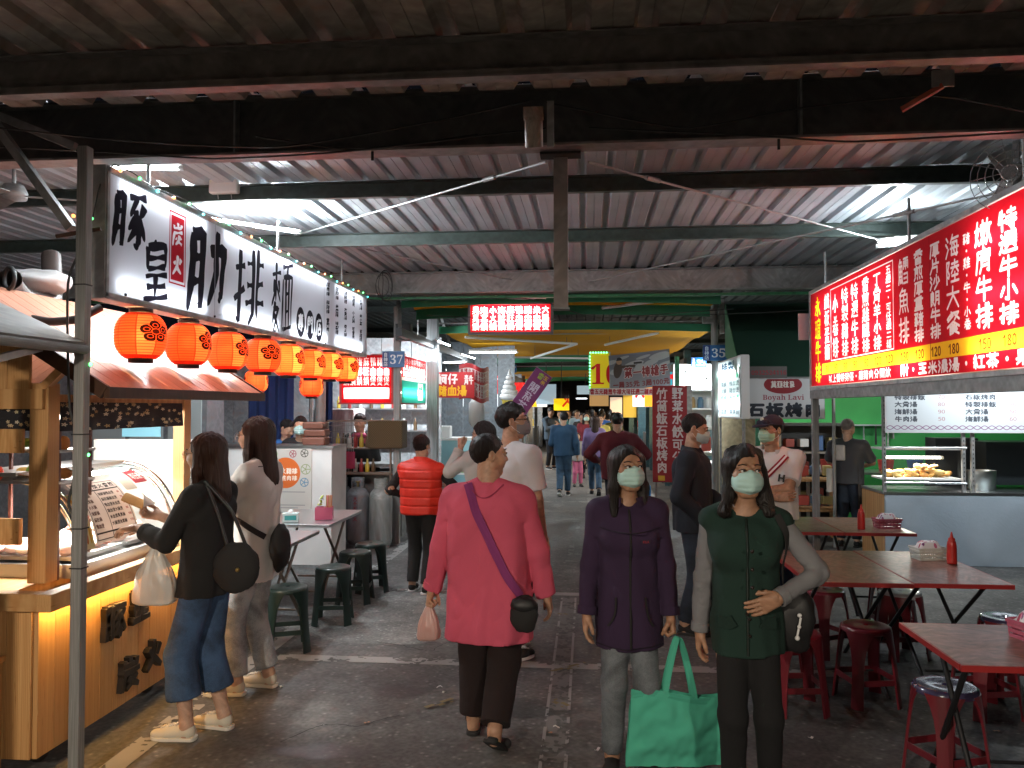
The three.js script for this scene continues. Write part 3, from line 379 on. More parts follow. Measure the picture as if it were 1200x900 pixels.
// ---------- long white lightbox over the lanterns ----------
{
  const L = 4.75, H = 0.65, Z0 = 3.765, yb = 2.335, W = 2048, Hh = Math.round(W * H / L);
  const [c, x] = canvas(W, Hh); const k = W / L; x.fillStyle = '#e9e9ee'; x.fillRect(0, 0, W, Hh);
  const ink = '#1c1a22', B = (ch, s, f0, f1, w, lw) => brush(x, ch, (s - w / 2) * k, f0 * Hh, w * k, (f1 - f0) * Hh, lw * Hh, ink);
  B('豚', 0.215, 0.09, 0.57, 0.3, 0.068); B('皇', 0.475, 0.42, 0.96, 0.28, 0.06);
  x.fillStyle = '#b5202c'; x.fillRect(0.63 * k, 0.12 * Hh, 0.15 * k, 0.6 * Hh); x.strokeStyle = '#b5202c'; x.lineWidth = 4; x.strokeRect(0.615 * k, 0.09 * Hh, 0.18 * k, 0.66 * Hh);
  brush(x, '炭', 0.645 * k, 0.17 * Hh, 0.12 * k, 0.22 * Hh, 0.035 * Hh, '#f4f0f0'); brush(x, '火', 0.645 * k, 0.47 * Hh, 0.12 * k, 0.2 * Hh, 0.04 * Hh, '#f4f0f0');
  B('肋', 1.09, 0.08, 0.93, 0.5, 0.115); B('排', 1.72, 0.08, 0.98, 0.5, 0.075); B('麵', 2.34, 0.05, 0.98, 0.46, 0.055);
  [['專', 2.75], ['門', 2.98], ['店', 3.21]].forEach(([ch, s]) => { x.fillStyle = ink; x.beginPath(); x.ellipse(s * k, 0.76 * Hh, 0.1 * k, 0.2 * Hh, 0, 0, 7); x.fill(); brush(x, ch, (s - 0.065) * k, 0.64 * Hh, 0.13 * k, 0.24 * Hh, 0.04 * Hh, '#eeeeee'); });
  ['豚肉排 麻豬排 香煎肉', '豬肋排 米血腸 特製麵', '海鮮麵 大骨湯 炭火排', '特選肉 小火鍋 可香肉', '火肉湯 米小菜 茶雞腿'].forEach((t, i) => { const s = 3.46 + i * 0.273; [...t].forEach((ch, j) => brush(x, ch, (s - 0.045) * k, (0.06 + j * 0.066) * Hh, 0.09 * k, 0.062 * Hh, 0.018 * Hh, '#26242c')); x.font = 'bold 22px sans-serif'; x.fillStyle = '#55505a'; x.textAlign = 'center'; });
  x.fillStyle = '#b4b4be'; for (const q of [1.18, 2.36, 3.35]) x.fillRect(q * k, 0, 3, Hh); for (let i = 0; i < 90; i++) { x.fillStyle = 'rgba(90,80,70,' + rr(0.03, 0.12) + ')'; x.beginPath(); x.ellipse(rr(0, W), rnd() < 0.6 ? Hh * rr(0.9, 1) : rr(0, Hh), rr(2, 14), rr(1, 4), rr(0, 3), 0, 7); x.fill(); }
  const o = thing('lightbox_sign', 'long white lightbox signboard with black brush characters above the lanterns', 'sign', [-2.4, yb, -(Z0 + L / 2)]);
  const face = new THREE.PlaneGeometry(L - 0.02, H - 0.02); face.rotateY(Math.PI / 2); face.translate(0, H / 2, 0);
  part('face', face, new THREE.MeshPhysicalMaterial({ map: canvasTex(c), color: rgb(0.8, 0.8, 0.82), transmission: 0.42, thickness: 0, roughness: 1, specularIntensity: 0.2 }), o);
  part('frame', [bx(0.11, 0.018, L, -0.05, -0.003, 0), bx(0.11, 0.018, L, -0.05, H + 0.003, 0), bx(0.11, H + 0.02, 0.018, -0.05, H / 2, L / 2), bx(0.11, H + 0.02, 0.018, -0.05, H / 2, -L / 2)], M.zinc, o);
  part('back_panel', bx(0.006, H, L, -0.108, H / 2, 0), M.white, o);
  part('edge_trim', [bx(0.012, 0.022, L, 0.005, 0.01, 0), bx(0.012, 0.022, L, 0.005, H - 0.01, 0), bx(0.012, H, 0.022, 0.005, H / 2, L / 2 - 0.012)], M.zinc, o);
  for (const [a, b] of [[0.1, 1.08], [1.3, 2.28], [2.5, 3.45], [3.65, 4.62]]) for (const y of [0.075, H - 0.06]) { const A = V(-2.4 - 0.055, yb + y, -(Z0 + a)), E = V(-2.4 - 0.055, yb + y, -(Z0 + b)); tubeParts(o, A, E, 'cool', y < 0.2 ? 9 : 5, [[1, 0, 0]], 0.013); }
  for (const z of [-1.66, 0.01, 1.9]) part('hanger', rod([-0.05, H, z], [-0.05, 3.26 - yb, z], 0.01), M.zinc, o);
  for (const z of [-2.2, -1, 0.2, 1.2, 2.2]) part('bolt', rod([0.004, 0.03, z], [0.012, 0.03, z], 0.008), M.blackMatte, o);
}
// ---------- string of coloured fairy lights ----------
{
  const o = thing('fairy_lights', 'string of small coloured bulbs along the top of the white lightbox', 'fairy lights', P(122, 205, 3.86)); const pts = [];
  const top = [P(105, 275, 3.66), P(112, 240, 3.7), P(118, 215, 3.76)]; for (let i = 0; i <= 26; i++) { const Z = 3.8 + i * 0.182; top.push(V(-2.385, 3.005 + 0.012 * Math.sin(i * 2.1), -Z)); }
  wpart('cord', pipe(top, 0.0035, 120, 5), M.wire, o);
  const cols = [glow(0.1, 1, 0.25, 4), glow(1, 0.28, 0.06, 4), glow(0.1, 0.9, 0.9, 2.5)]; const bulbs = [[107, 256, 3.66, 0], [125, 211, 3.78, 1], [86, 253, 3.63, 1], [106, 427, 3.62, 0], [100, 397, 3.62, 2], [103, 533, 3.62, 0]].map(([u, v, z, c]) => [P(u, v, z), c]); for (let i = 0; i <= 26; i++) bulbs.push([V(-2.375, 2.99 + 0.012 * Math.sin(i * 2.1), -(3.85 + i * 0.178)), (i * 5 + 1) % 3]);
  for (const [p, c] of bulbs) { const b = wpart('bulb', ball(0.0095, p.x, p.y, p.z, 8), cols[c], o); }
}
// ---------- paper lanterns ----------
{
  const [c, x] = canvas(1024, 512); x.fillStyle = '#f2a060'; x.fillRect(0, 0, 1024, 512);
  for (let g = 0; g < 8; g++) { x.fillStyle = g % 4 === 1 ? '#ea8450' : '#e05a30'; x.fillRect(g * 128, 0, 128, 512); x.fillStyle = '#a83a18'; x.fillRect(g * 128 - 4, 0, 9, 512); }
  for (let i = 1; i < 16; i++) { x.fillStyle = '#962c14'; x.fillRect(0, i * 32, 1024, 5); }
  const crest = (cx) => { x.fillStyle = '#1d0506'; for (let i = 0; i < 5; i++) { const a = i / 5 * 6.283 - 1.57; x.beginPath(); x.ellipse(cx + Math.cos(a) * 62, 215 + Math.sin(a) * 72, 44, 52, 0, 0, 7); x.fill(); } x.fillStyle = '#3a0a08'; x.beginPath(); x.arc(cx, 215, 40, 0, 7); x.fill(); x.strokeStyle = '#e0642c'; x.lineWidth = 7; x.beginPath(); x.arc(cx, 215, 30, 0, 7); x.stroke(); for (let i = 0; i < 5; i++) { const a = i / 5 * 6.283 - 0.94; x.beginPath(); x.moveTo(cx + Math.cos(a) * 30, 215 + Math.sin(a) * 30); x.lineTo(cx + Math.cos(a) * 96, 215 + Math.sin(a) * 100); x.stroke(); } for (let i = 0; i < 5; i++) { const a = i / 5 * 6.283 - 1.57; x.lineWidth = 5; x.beginPath(); x.arc(cx + Math.cos(a) * 64, 215 + Math.sin(a) * 70, 20, 0, 7); x.stroke(); } };
  crest(256); crest(768); x.fillStyle = '#8c1c10'; x.fillRect(0, 470, 1024, 42); x.fillRect(0, 0, 1024, 26);
  const paper = new THREE.MeshPhysicalMaterial({ map: canvasTex(c), transmission: 0.62, thickness: 0, roughness: 0.86, specularIntensity: 0.2 });
  const R = 0.134, Hh = 0.125, prof = []; for (let i = 0; i <= 64; i++) { const t = i / 64, y = -Hh + 2 * Hh * t, s = Math.pow(Math.max(0, 1 - Math.pow(Math.abs(y / (Hh * 1.16)), 2.5)), 0.5); prof.push([R * s + 0.0028 * Math.abs(Math.cos(t * 8 * 6.283)), y]); }
  const shade = lathe(prof, 32), capG = (y, r, h) => lathe([[0.0, y], [r, y], [r, y + h], [r * 0.86, y + h], [r * 0.86, y + 0.002], [0, y + 0.002]], 24);
  const L1 = ' glowing orange lantern under the white lightbox, counted from the steel post', L2 = 'glowing orange paper lantern hanging low behind the front row of lanterns';
  const bulbM = glow(1, 0.66, 0.3, 9);
  function lantern(p, yaw, label, group, power, cord) {
    const o = thing('paper_lantern', label, 'lantern', p, yaw, group); part('shade', shade, paper, o);
    part('top_ring', capG(Hh - 0.004, 0.062, 0.03), M.black, o); part('bottom_ring', capG(-Hh - 0.022, 0.064, 0.026), M.black, o);
    part('cord', rod([0, Hh + 0.02, 0], [0, cord, 0], 0.003), M.wire, o); part('bulb', ball(0.04, 0, 0.01, 0, 14), bulbM, o);
    const l = new THREE.PointLight(rgb(1, 0.5, 0.2), power); l.shadow.radius = 1.1; l.castShadow = true; l.position.set(p.x, p.y + 0.01, p.z); l.name = 'lantern_glow'; scene.add(l);
  }
  [165, 221, 267, 308, 338, 364, 386, 405].map((u) => -PX(u, 400, -2.45).z).forEach((Z, i) => lantern(V(-2.45, 2.17 - (i % 3) * 0.004, -Z), [-0.45, -0.02, -0.12, -0.66, -0.15, -0.2, -0.3, -0.3][i], ['First', 'Second', 'Third', 'Fourth', 'Fifth', 'Sixth', 'Seventh', 'Eighth'][i] + L1, 'lanterns in a row under the lightbox', 1.05 + 0.35 * ((i * 7) % 5) / 4, 0.165));
  for (const [u, v] of [[300, 447], [365, 452], [304, 434]].slice(0, 2)) lantern(P(u, v, 8.85), 0.4, L2, 'lanterns behind the front row', 0.5, 1.2);
}
// ---------- tube lamps of that stall ----------
{ const g = 'tube lamps over the lantern stall';
  tubeLamp(P(128, 196, 4.35), P(212, 197, 4.35), 'cool', 200, [[0, -1, 0], [0, 1, 0.2]], 'lit tube lamp above the end of the white lightbox', g);
  tubeLamp(P(238, 255, 6.0), P(350, 272, 6.15), 'cool', 480, [[0, -1, 0], [0, 1, 0], [0.3, 0.2, 1], [1, 0.6, 0]], 'blazing white tube lamp behind the top of the lightbox', g, false);
  tubeLamp(P(-60, 189, 3.95), P(82, 189, 3.95), 'cool', 14, [[0, -1, 0], [0, 1, 0]], 'lit tube lamp beside the ceiling fan', g);
  tubeLamp(V(-2.95, 2.62, -4.5), V(-2.95, 2.62, -5.5), 'neutral', 45, [[0.3, -1, 0]], 'tube lamp hidden behind the lightbox over the cart roof', g);
  tubeLamp(V(-3.1, 3.0, -7.0), V(-3.1, 3.0, -8.2), 'cool', 200, [[0, -1, 0], [0, 1, 0]], 'lit tube lamp over the steel tables', g);
}
{ const p = P(263, 219, 5.52), o = thing('junction_box', 'white plastic junction box fixed to the green purlin', 'box', p); part('cover', rb(0.215, 0.1, 0.06, 0.012, 0, 0, 0), M.white, o); part('conduit', [rod([-0.05, -0.05, 0], [-0.04, -0.09, 0.01], 0.003), rod([0.05, -0.05, 0], [0.06, -0.09, 0.01], 0.003)], M.white, o); }
function ceilingFan(p, label, stem) { const o = thing('ceiling_fan', label, 'fan', p); part('motor', lathe([[0, 0.06], [0.06, 0.05], [0.085, 0], [0.08, -0.04], [0, -0.06]], 18), M.greyPaint, o); part('stem', rod([0, 0.05, 0], [0, stem, 0], 0.012), M.greyPaint, o); for (let i = 0; i < 3; i++) { const b = bx(0.36, 0.006, 0.1, 0.26, -0.02, 0); b.rotateX(0.15); b.rotateY(i * 2.094 + 0.4); part('blade', b, M.galv, o); } }
ceilingFan(P(16, 226, 4.9), 'grey ceiling fan hanging under the pale roof', 0.3);
// ---------- wooden food cart ----------
const cartFrom = scene.children.length;
{
  const o = thing('food_cart', 'wooden food cart with plank roof and glowing counter front', 'food cart', [-3.15, 0, -4.5]);
  const F = -2.62, Z0 = 3.8, Z1 = 5.15;
  for (let i = 0; i < 11; i++) { const w = (Z1 - Z0) / 11; wpart('plank', rb(0.024, 0.72, w - 0.002, 0.002, F - 0.012 + (i % 3) * 0.0008, 0.46, -(Z0 + w * (i + 0.5)), 1), pine[i * 5 % 3], o); }
  for (let i = 0; i < 9; i++) { const w = 0.128; wpart('plank', rb(w - 0.002, 0.72, 0.022, 0.002, F - 0.09 - w * i, 0.46, -Z0 + 0.002 + (i % 2) * 0.0008, 1), pine[i * 7 % 3], o); }
  wpart('base_frame', [bx(1.1, 0.06, 0.04, -3.2, 0.13, -Z0 - 0.06), bx(1.1, 0.06, 0.04, -3.2, 0.13, -Z1 + 0.03), bx(0.04, 0.06, 1.2, -2.68, 0.13, -4.47)], M.greyPaint, o);
  wpart('counter_top', [bx(0.94, 0.05, 1.5, -3.23, 0.865, -4.5)], pine[0], o);
  wpart('counter_lip', [rb(0.075, 0.085, 1.62, 0.006, -2.535, 0.86, -4.52, 1)], pine[1], o); wpart('counter_lip', [rb(1.3, 0.085, 0.075, 0.006, -3.15, 0.86, -3.75, 1)], pine[2], o);
  for (const [x, z] of [[-2.75, -4.98], [-2.75, -4.0], [-3.6, -4.98], [-3.6, -4.0]]) { const w = wpart('wheel', (() => { const g = lathe([[0, -0.02], [0.055, -0.022], [0.062, -0.01], [0.062, 0.01], [0.055, 0.022], [0, 0.02]], 18); g.rotateZ(Math.PI / 2); g.translate(x, 0.062, z); return g; })(), M.rubber, o); }
  for (const [x, z] of [[-2.735, -3.98], [-2.735, -5.36], [-3.7, -3.98], [-3.7, -5.36]]) wpart('corner_post', rb(z < -5 ? 0.08 : 0.1, 1.0, 0.09, 0.004, x, z < -5 ? 1.35 : 1.4, z, 1), pine[1], o); 
  wpart('corner_post', rb(0.08, 0.9, 0.08, 0.004, -2.735, 0.45, -5.36, 1), pine[1], o);
  // roof planks, both slopes
  const ex = -2.33, ey = 1.872, rx = -3.25, ry = 2.44, n = 15, zA = 3.86, zB = 5.7, sl = Math.atan2(ry - ey, ex - rx), len = Math.hypot(ry - ey, ex - rx);
  for (const s of [1, -1]) for (let i = 0; i < n; i++) { const w = (zB - zA) / n, g = rb(w - 0.003, len, 0.018, 0.002, 0, len / 2, 0, 1); g.rotateY(Math.PI / 2); g.rotateZ(Math.PI / 2 - sl); if (s < 0) g.rotateY(Math.PI); g.translate(s > 0 ? ex : 2 * rx - ex, ey, -(zA + w * (i + 0.5))); wpart('roof_plank', g, roofPine[(i * 3 + (i >> 2)) % 2], o); }
  wpart('eave_trim', bx(0.03, 0.055, 1.88, ex + 0.012, ey - 0.022, -4.78), darkTrim, o);
  for (const z of [-3.845, -5.715]) wpart('bargeboard', bar([ex, ey - 0.02, z], [rx, ry - 0.02, z], 0.02, 0.07), darkTrim, o);
  wpart('header_beam', bx(0.06, 0.09, 1.3, -2.735, 1.80, -4.67), pine[2], o); wpart('header_beam', bx(1.1, 0.1, 0.05, -3.25, 1.82, -3.935), pine[1], o);
  for (let i = 0; i < 7; i++) { const w = 0.12, x = -2.83 - i * w, h = (x - rx > 0 ? (ex - x) : (x - (2 * rx - ex))) * Math.tan(sl) - 0.03; wpart('gable_plank', rb(w - 0.002, Math.max(0.1, h), 0.02, 0.002, x, 1.87 + Math.max(0.1, h) / 2, -3.92, 1), pine[i % 3], o); }
  wpart('brace', bar([-2.78, 1.82, -3.95], [-2.6, 1.99, -3.95], 0.04, 0.04), pine[2], o); for (const q of [rb(0.62, 0.12, 0.02, 0.002, -3.12, 1.61, -3.93, 1), rb(0.62, 0.13, 0.03, 0.002, -3.12, 1.16, -3.92, 1)]) wpart('side_board', q, pine[0], o);
  // LED strip under the lip
  wpart('led_strip', bx(0.012, 0.008, 1.4, -2.565, 0.812, -4.5), tubeGlow.amber, o); areaLight([-2.566, 0.805, -4.5], [-0.35, -1, 0], 1.4, 0.016, AMBER, 42, V(0, 0, 1));
  // raised characters
  [['豚', 130, 727], ['皇', 160, 708], ['炭', 147, 788], ['火', 175, 766]].forEach(([ch, u, v], i) => { const p = PX(u, v, F); const g = solidGlyph(ch, 0.165 + (i < 2 ? 0.01 : 0), 0.03, 0.03); g.rotateY(Math.PI / 2); g.translate(F + 0.001, p.y, p.z - 0.17); wpart('raised_letter', g, mat(0.012, 0.009, 0.008, 0.45), o); });
}
// printed curtains under the eave
{
  const [c, x] = canvas(512, 128); x.fillStyle = '#26262c'; x.fillRect(0, 0, 512, 128); x.strokeStyle = '#3c3c44'; x.lineWidth = 2; for (let i = 0; i < 60; i++) { x.beginPath(); x.arc(rr(0, 512), rr(0, 140), rr(8, 26), rr(3, 4), rr(5, 6)); x.stroke(); }
  for (let i = 0; i < 70; i++) { const X = rr(0, 512), Y = rr(0, 128); x.fillStyle = ['#d8c49c', '#b89c70', '#e6dcc4'][i % 3]; for (let k = 0; k < 5; k++) { const a = k * 1.257 + i; x.beginPath(); x.ellipse(X + Math.cos(a) * 5, Y + Math.sin(a) * 5, 4, 2.2, a, 0, 7); x.fill(); } }
  const m = mat(0.9, 0.9, 0.9, 0.9, 0, { map: canvasTex(c), bumpMap: weave, bumpScale: 0.0008 });
  solo('noren_curtain', slab(60, 6, (u, v) => [-2.70 + 0.012 * Math.sin(u * 40) * (1 - v), 1.655 + v * 0.15, -(4.05 + u * 1.24)], 0.003), m, 'dark printed curtain strip under the plank roof between two cart posts', 'curtain');
  solo('noren_curtain', slab(30, 6, (u, v) => [-3.45 + u * 0.66, 1.66 + v * 0.14, -3.965 + 0.008 * Math.sin(u * 25) * (1 - v)], 0.003), m, 'dark printed curtain strip on the end of the wooden cart', 'curtain');
}
// curved glass display case on the cart
{
  const z0 = -4.12, z1 = -5.08, o = thing('display_case', 'glass display case with curved front on the cart counter', 'display case', [-2.95, 0.892, -4.6]);
  const prof = []; for (let i = 0; i <= 14; i++) { const t = i / 14; const a = t * Math.PI * 0.5; prof.push([-2.60 - 0.38 * (1 - Math.cos(a)) , 0.96 + 0.46 * Math.sin(a)]); }
  wpart('base', [bx(0.72, 0.07, 1.0, -2.97, 0.927, -4.6)], M.steel, o);
  wpart('curved_glass', sheetOf(2, 14, (u, v) => { const p = prof[Math.round(v * 14)]; return [p[0], p[1], z0 + (z1 - z0) * u]; }), GLASS, o);
  for (const z of [z0, z1]) { wpart('rim_tube', pipe(prof.map((p) => [p[0], p[1], z]), 0.012, 20, 8), M.chrome, o); wpart('rim_tube', pipe(prof.map((p) => [p[0] - 0.035 + (p[1] - 0.96) * 0.02, p[1] - 0.03, z]), 0.01, 20, 8), M.chrome, o); }
  wpart('top_plate', bx(0.36, 0.02, 1.0, -3.16, 1.425, -4.6), M.steel, o); wpart('back_rail', [bx(0.02, 0.46, 0.02, -3.32, 1.19, z0), bx(0.02, 0.46, 0.02, -3.32, 1.19, z1)], M.chrome, o);
  wpart('tray', [bx(0.55, 0.02, 0.44, -2.95, 0.985, -4.36), bx(0.55, 0.02, 0.44, -2.95, 0.985, -4.84)], M.steel, o);
  tubeParts(o, V(-2.93, 1.385, -4.16), V(-2.93, 1.385, -5.04), 'neutral', 200, [[0.2, -1, 0]], 0.014, 'lamp_tube');
  const meats = [mat(0.7, 0.42, 0.36, 0.45), mat(0.75, 0.5, 0.42, 0.45), mat(0.78, 0.66, 0.52, 0.5), mat(0.6, 0.28, 0.22, 0.4)];
  for (let i = 0; i < 46; i++) { const g = ball(1, 0, 0, 0, 8); g.scale(rr(0.04, 0.07), rr(0.02, 0.035), rr(0.03, 0.06)); g.rotateY(rr(0, 3)); solo('meat_piece', g, meats[i % 4], 'piece of raw marinated meat in the glass display case', 'food', 'meat pieces in the display case', [-3.15 + (i % 6) * 0.08, 1.02 + (i > 30 ? 0.035 : 0), -4.2 - (i / 6 | 0) * 0.11 + rr(-0.02, 0.02)]); }
  // menus taped to the glass
  const [c, x] = canvas(512, 512); x.fillStyle = '#f2e8e2'; x.fillRect(0, 0, 512, 512); x.strokeStyle = '#2a2422'; x.lineWidth = 6; x.strokeRect(20, 20, 472, 472); x.fillStyle = '#332c2a'; x.fillRect(20, 96, 472, 12); x.fillRect(20, 440, 472, 12); x.fillRect(200, 20, 6, 472); row(x, '豚排肉麵', 30, 190, 40, 44, 7, '#2a2422'); row(x, '炭火香煎', 220, 480, 40, 44, 7, '#2a2422'); for (let r = 0; r < 6; r++) { row(x, FOODS[r], 32, 120, 130 + r * 50, 30, 4, '#5a3a30'); row(x, FOODS[(r + 3) % 9] + FOODS[(r + 5) % 9], 216, 400, 130 + r * 50, 28, 4, '#453a36'); x.font = 'bold 26px sans-serif'; x.fillStyle = '#a03020'; x.fillText(String(60 + r * 10), 440, 156 + r * 50); }
  const onGlass = (za, zb, ta, tb, m, name, label) => { const g = slab(2, 10, (u, v) => { const a = (ta + (tb - ta) * v) * Math.PI * 0.5; return [-2.592 - 0.385 * (1 - Math.cos(a)), 0.963 + 0.463 * Math.sin(a), za + (zb - za) * u]; }, 0.002); solo(name, g, m, label, 'menu'); };
  onGlass(-4.22, -4.62, 0.12, 0.66, mat(0.95, 0.93, 0.9, 0.8, 0, { map: canvasTex(c), transmission: 0.25, thickness: 0 }), 'menu_sheet', 'printed black ruled menu sheet taped to the curved glass');
  const [c2, x2] = canvas(256, 256); x2.fillStyle = '#f2e2b0'; x2.fillRect(0, 0, 256, 256); for (let i = 0; i < 6; i++) { x2.fillStyle = ['#e0a028', '#c86a1c', '#e8b848'][i % 3]; x2.beginPath(); x2.arc(60 + (i % 2) * 120 + rr(-10, 10), 50 + (i >> 1) * 75, 36, 0, 7); x2.fill(); } onGlass(-4.13, -4.2, 0.1, 0.55, mat(0.9, 0.9, 0.9, 0.8, 0, { map: canvasTex(c2) }), 'picture_card', 'yellow picture card on the end of the curved glass');
  onGlass(-4.66, -4.78, 0.5, 0.72, mat(0.75, 0.68, 0.55, 0.8), 'price_card', 'small cream price card on the curved glass'); 
  const [c3, x3] = canvas(128, 64); x3.fillStyle = '#a8202a'; x3.fillRect(0, 0, 128, 64); row(x3, '可任選', 12, 116, 18, 30, 5, '#f0d8d0'); onGlass(-4.8, -4.93, 0.56, 0.74, mat(0.9, 0.9, 0.9, 0.7, 0, { map: canvasTex(c3) }), 'red_card', 'small red card on the curved glass');
}
// small shelf of samples on the near end of the counter
{
  const o = thing('sample_shelf', 'small two tier shelf of food samples behind the cart post', 'shelf', [-2.92, 0.89, -4.2]); const y = [0.5, 0.66, 0.78];
  part('frame', [-0.26, 0.2].flatMap((x) => [-0.13, 0.13].map((z) => bx(0.016, 0.8, 0.016, x, 0.4, z))), mat(0.12, 0.04, 0.03, 0.4), o); for (const h of y) part('shelf_board', bx(0.5, 0.014, 0.3, -0.03, h, 0), h > 0.7 ? GLASS : M.steel, o);
  const food = [mat(0.62, 0.06, 0.03, 0.35), mat(0.75, 0.5, 0.15, 0.45), mat(0.2, 0.35, 0.06, 0.5), mat(0.7, 0.3, 0.1, 0.4)]; for (let i = 0; i < 16; i++) { const g = ball(1, 0, 0, 0, 8); g.scale(rr(0.02, 0.05), rr(0.02, 0.04), rr(0.02, 0.04)); solo('food_sample', g, food[i % 4], 'colourful food sample on the small shelf behind the cart post', 'food', 'food samples on the small shelf', [-3.1 + (i % 8) * 0.05, 0.89 + (i < 8 ? 0.54 : 0.70), -4.2 + rr(-0.1, 0.1)]); }
}
// white partition behind the cart and things on it
{
  const o = thing('partition_board', 'white partition board behind the display case', 'partition', [-3.1, 0, -5.62]); part('board', rb(0.86, 1.5, 0.02, 0.004, 0, 0.8, 0), M.whiteMatte, o); part('foot', [bx(0.05, 0.05, 0.3, -0.35, 0.025, 0), bx(0.05, 0.05, 0.3, 0.35, 0.025, 0)], M.greyPaint, o);
  tubeLamp(V(-3.35, 1.72, -4.7), V(-2.85, 1.72, -4.7), 'neutral', 120, [[0, -1, 0], [0, 0, -1]], 'tube lamp under the plank roof of the cart', 'tube lamps over the lantern stall');
}
for (const c of scene.children.slice(cartFrom)) c.position.z += 0.17;     // the cart with all that stands on it
{ // neighbouring stall's awning and ducting at the edge of the picture
  const o = thing('metal_awning', 'grey sheet metal awning with rolled edge next to the wooden cart', 'awning', [-2.9, 0, -2.8]); wpart('sheet', slab(1, 1, (u, v) => [-2.35 - v * 0.8, 2.07 + v * 0.36, -3.55 + u * 1.7], 0.012), M.galv, o); wpart('edge_roll', rod([-2.35, 2.05, -3.55], [-2.35, 2.05, -1.85], 0.022), M.greyPaint, o); wpart('side_roll', rod([-2.35, 2.05, -3.55], [-3.15, 2.41, -3.55], 0.02), M.greyPaint, o);
  for (const x of [-2.45, -3.1]) wpart('post', bx(0.05, x > -3 ? 2.08 : 2.36, 0.05, x, x > -3 ? 1.04 : 1.18, -1.95), M.galv, o); wpart('bracket', bar([-2.45, 1.7, -1.95], [-2.4, 2.04, -3.3], 0.03, 0.03), M.galv, o);
  const d = thing('vent_duct', 'black bent vent duct wrapped in grey plastic', 'duct', P(15, 330, 4.4)); wpart('elbow', pipe([P(12, 327, 4.2), P(14, 335, 4.35), P(30, 350, 4.5), P(60, 352, 4.8), P(60, 300, 5)], 0.06, 30, 14), mat(0.06, 0.045, 0.04, 0.5), d); wpart('mouth', (() => { const g = new THREE.TorusGeometry(0.06, 0.012, 8, 20); g.rotateY(-0.5); const p = P(11, 326, 4.17); g.translate(p.x, p.y, p.z); return g; })(), M.black, d);
  wpart('plastic_wrap', (() => { const g = ball(1, 0, 0, 0, 16), p = g.attributes.position; for (let i = 0; i < p.count; i++) { const n = 1 + 0.25 * noise3(p.getX(i) * 3, p.getY(i) * 3, p.getZ(i) * 3); p.setXYZ(i, p.getX(i) * 0.17 * n, p.getY(i) * 0.075 * n, p.getZ(i) * 0.2 * n); } g.computeVertexNormals(); const q = P(48, 330, 4.7); g.translate(q.x, q.y, q.z); return g; })(), mat(0.6, 0.6, 0.6, 0.35, 0, { transmission: 0.3, thickness: 0 }), d);
  wpart('hose', pipe([P(20, 372, 4.1), P(40, 374, 4.0), P(60, 377, 3.95), P(90, 374, 3.9), P(118, 360, 4.0)], 0.022, 24, 8), mat(0.03, 0.025, 0.025, 0.6), d);
  const s = thing('side_table', 'low wooden side table at the end of the cart', 'table', [-2.95, 0, -3.45]); part('table_top', rb(0.36, 0.03, 0.34, 0.006, 0, 0.58, 0), pine[2], s); for (const [x, z] of [[-0.15, -0.14], [0.15, -0.14], [-0.15, 0.14], [0.15, 0.14]]) part('leg', bx(0.035, 0.565, 0.035, x, 0.2825, z), pine[1], s);
}
// ---------- steel folding tables and green stools ----------
function foldTable(at, yaw, w, d, h, top, edge, legM, label, group) { // w along x, d along z
  const o = thing('folding_table', label, 'table', at, yaw, group); part('table_top', rb(w, 0.022, d, 0.006, 0, h - 0.011, 0), top, o); part('edge_band', [bx(w + 0.006, 0.026, 0.012, 0, h - 0.014, d / 2 - 0.001), bx(w + 0.006, 0.026, 0.012, 0, h - 0.014, -d / 2 + 0.001), bx(0.012, 0.026, d - 0.022, w / 2 - 0.001, h - 0.014, 0), bx(0.012, 0.026, d - 0.022, -w / 2 + 0.001, h - 0.014, 0)], edge, o);
  for (const s of [-1, 1]) { const x = s * (w / 2 - 0.09); part('leg', rod([x, 0, -d / 2 + 0.08], [x, h - 0.03, d / 2 - 0.14], 0.013), legM, o); part('leg', rod([x - s * 0.03, 0, d / 2 - 0.08], [x - s * 0.03, h - 0.03, -d / 2 + 0.14], 0.013), legM, o); }
  for (const q of [rod([-w / 2 + 0.1, 0.14, -d / 2 + 0.19], [w / 2 - 0.1, 0.14, -d / 2 + 0.19], 0.009), rod([-w / 2 + 0.13, 0.14, d / 2 - 0.19], [w / 2 - 0.13, 0.14, d / 2 - 0.19], 0.009), rod([-w / 2 + 0.1, h - 0.036, 0.02], [w / 2 - 0.1, h - 0.036, 0.02], 0.009)]) part('stretcher', q, legM, o); return o;
}
const legSteel = mat(0.24, 0.2, 0.17, 0.45, 0.7);
foldTable([-2.56, 0, -6.04], 0, 0.66, 0.95, 0.75, M.steel, M.steel, legSteel, 'stainless steel folding table next to the long haired shopper', null);
foldTable([-2.57, 0, -7.28], 0, 0.68, 1.02, 0.76, M.steel, M.steel, legSteel, 'stainless steel folding table in front of the poster board', null);
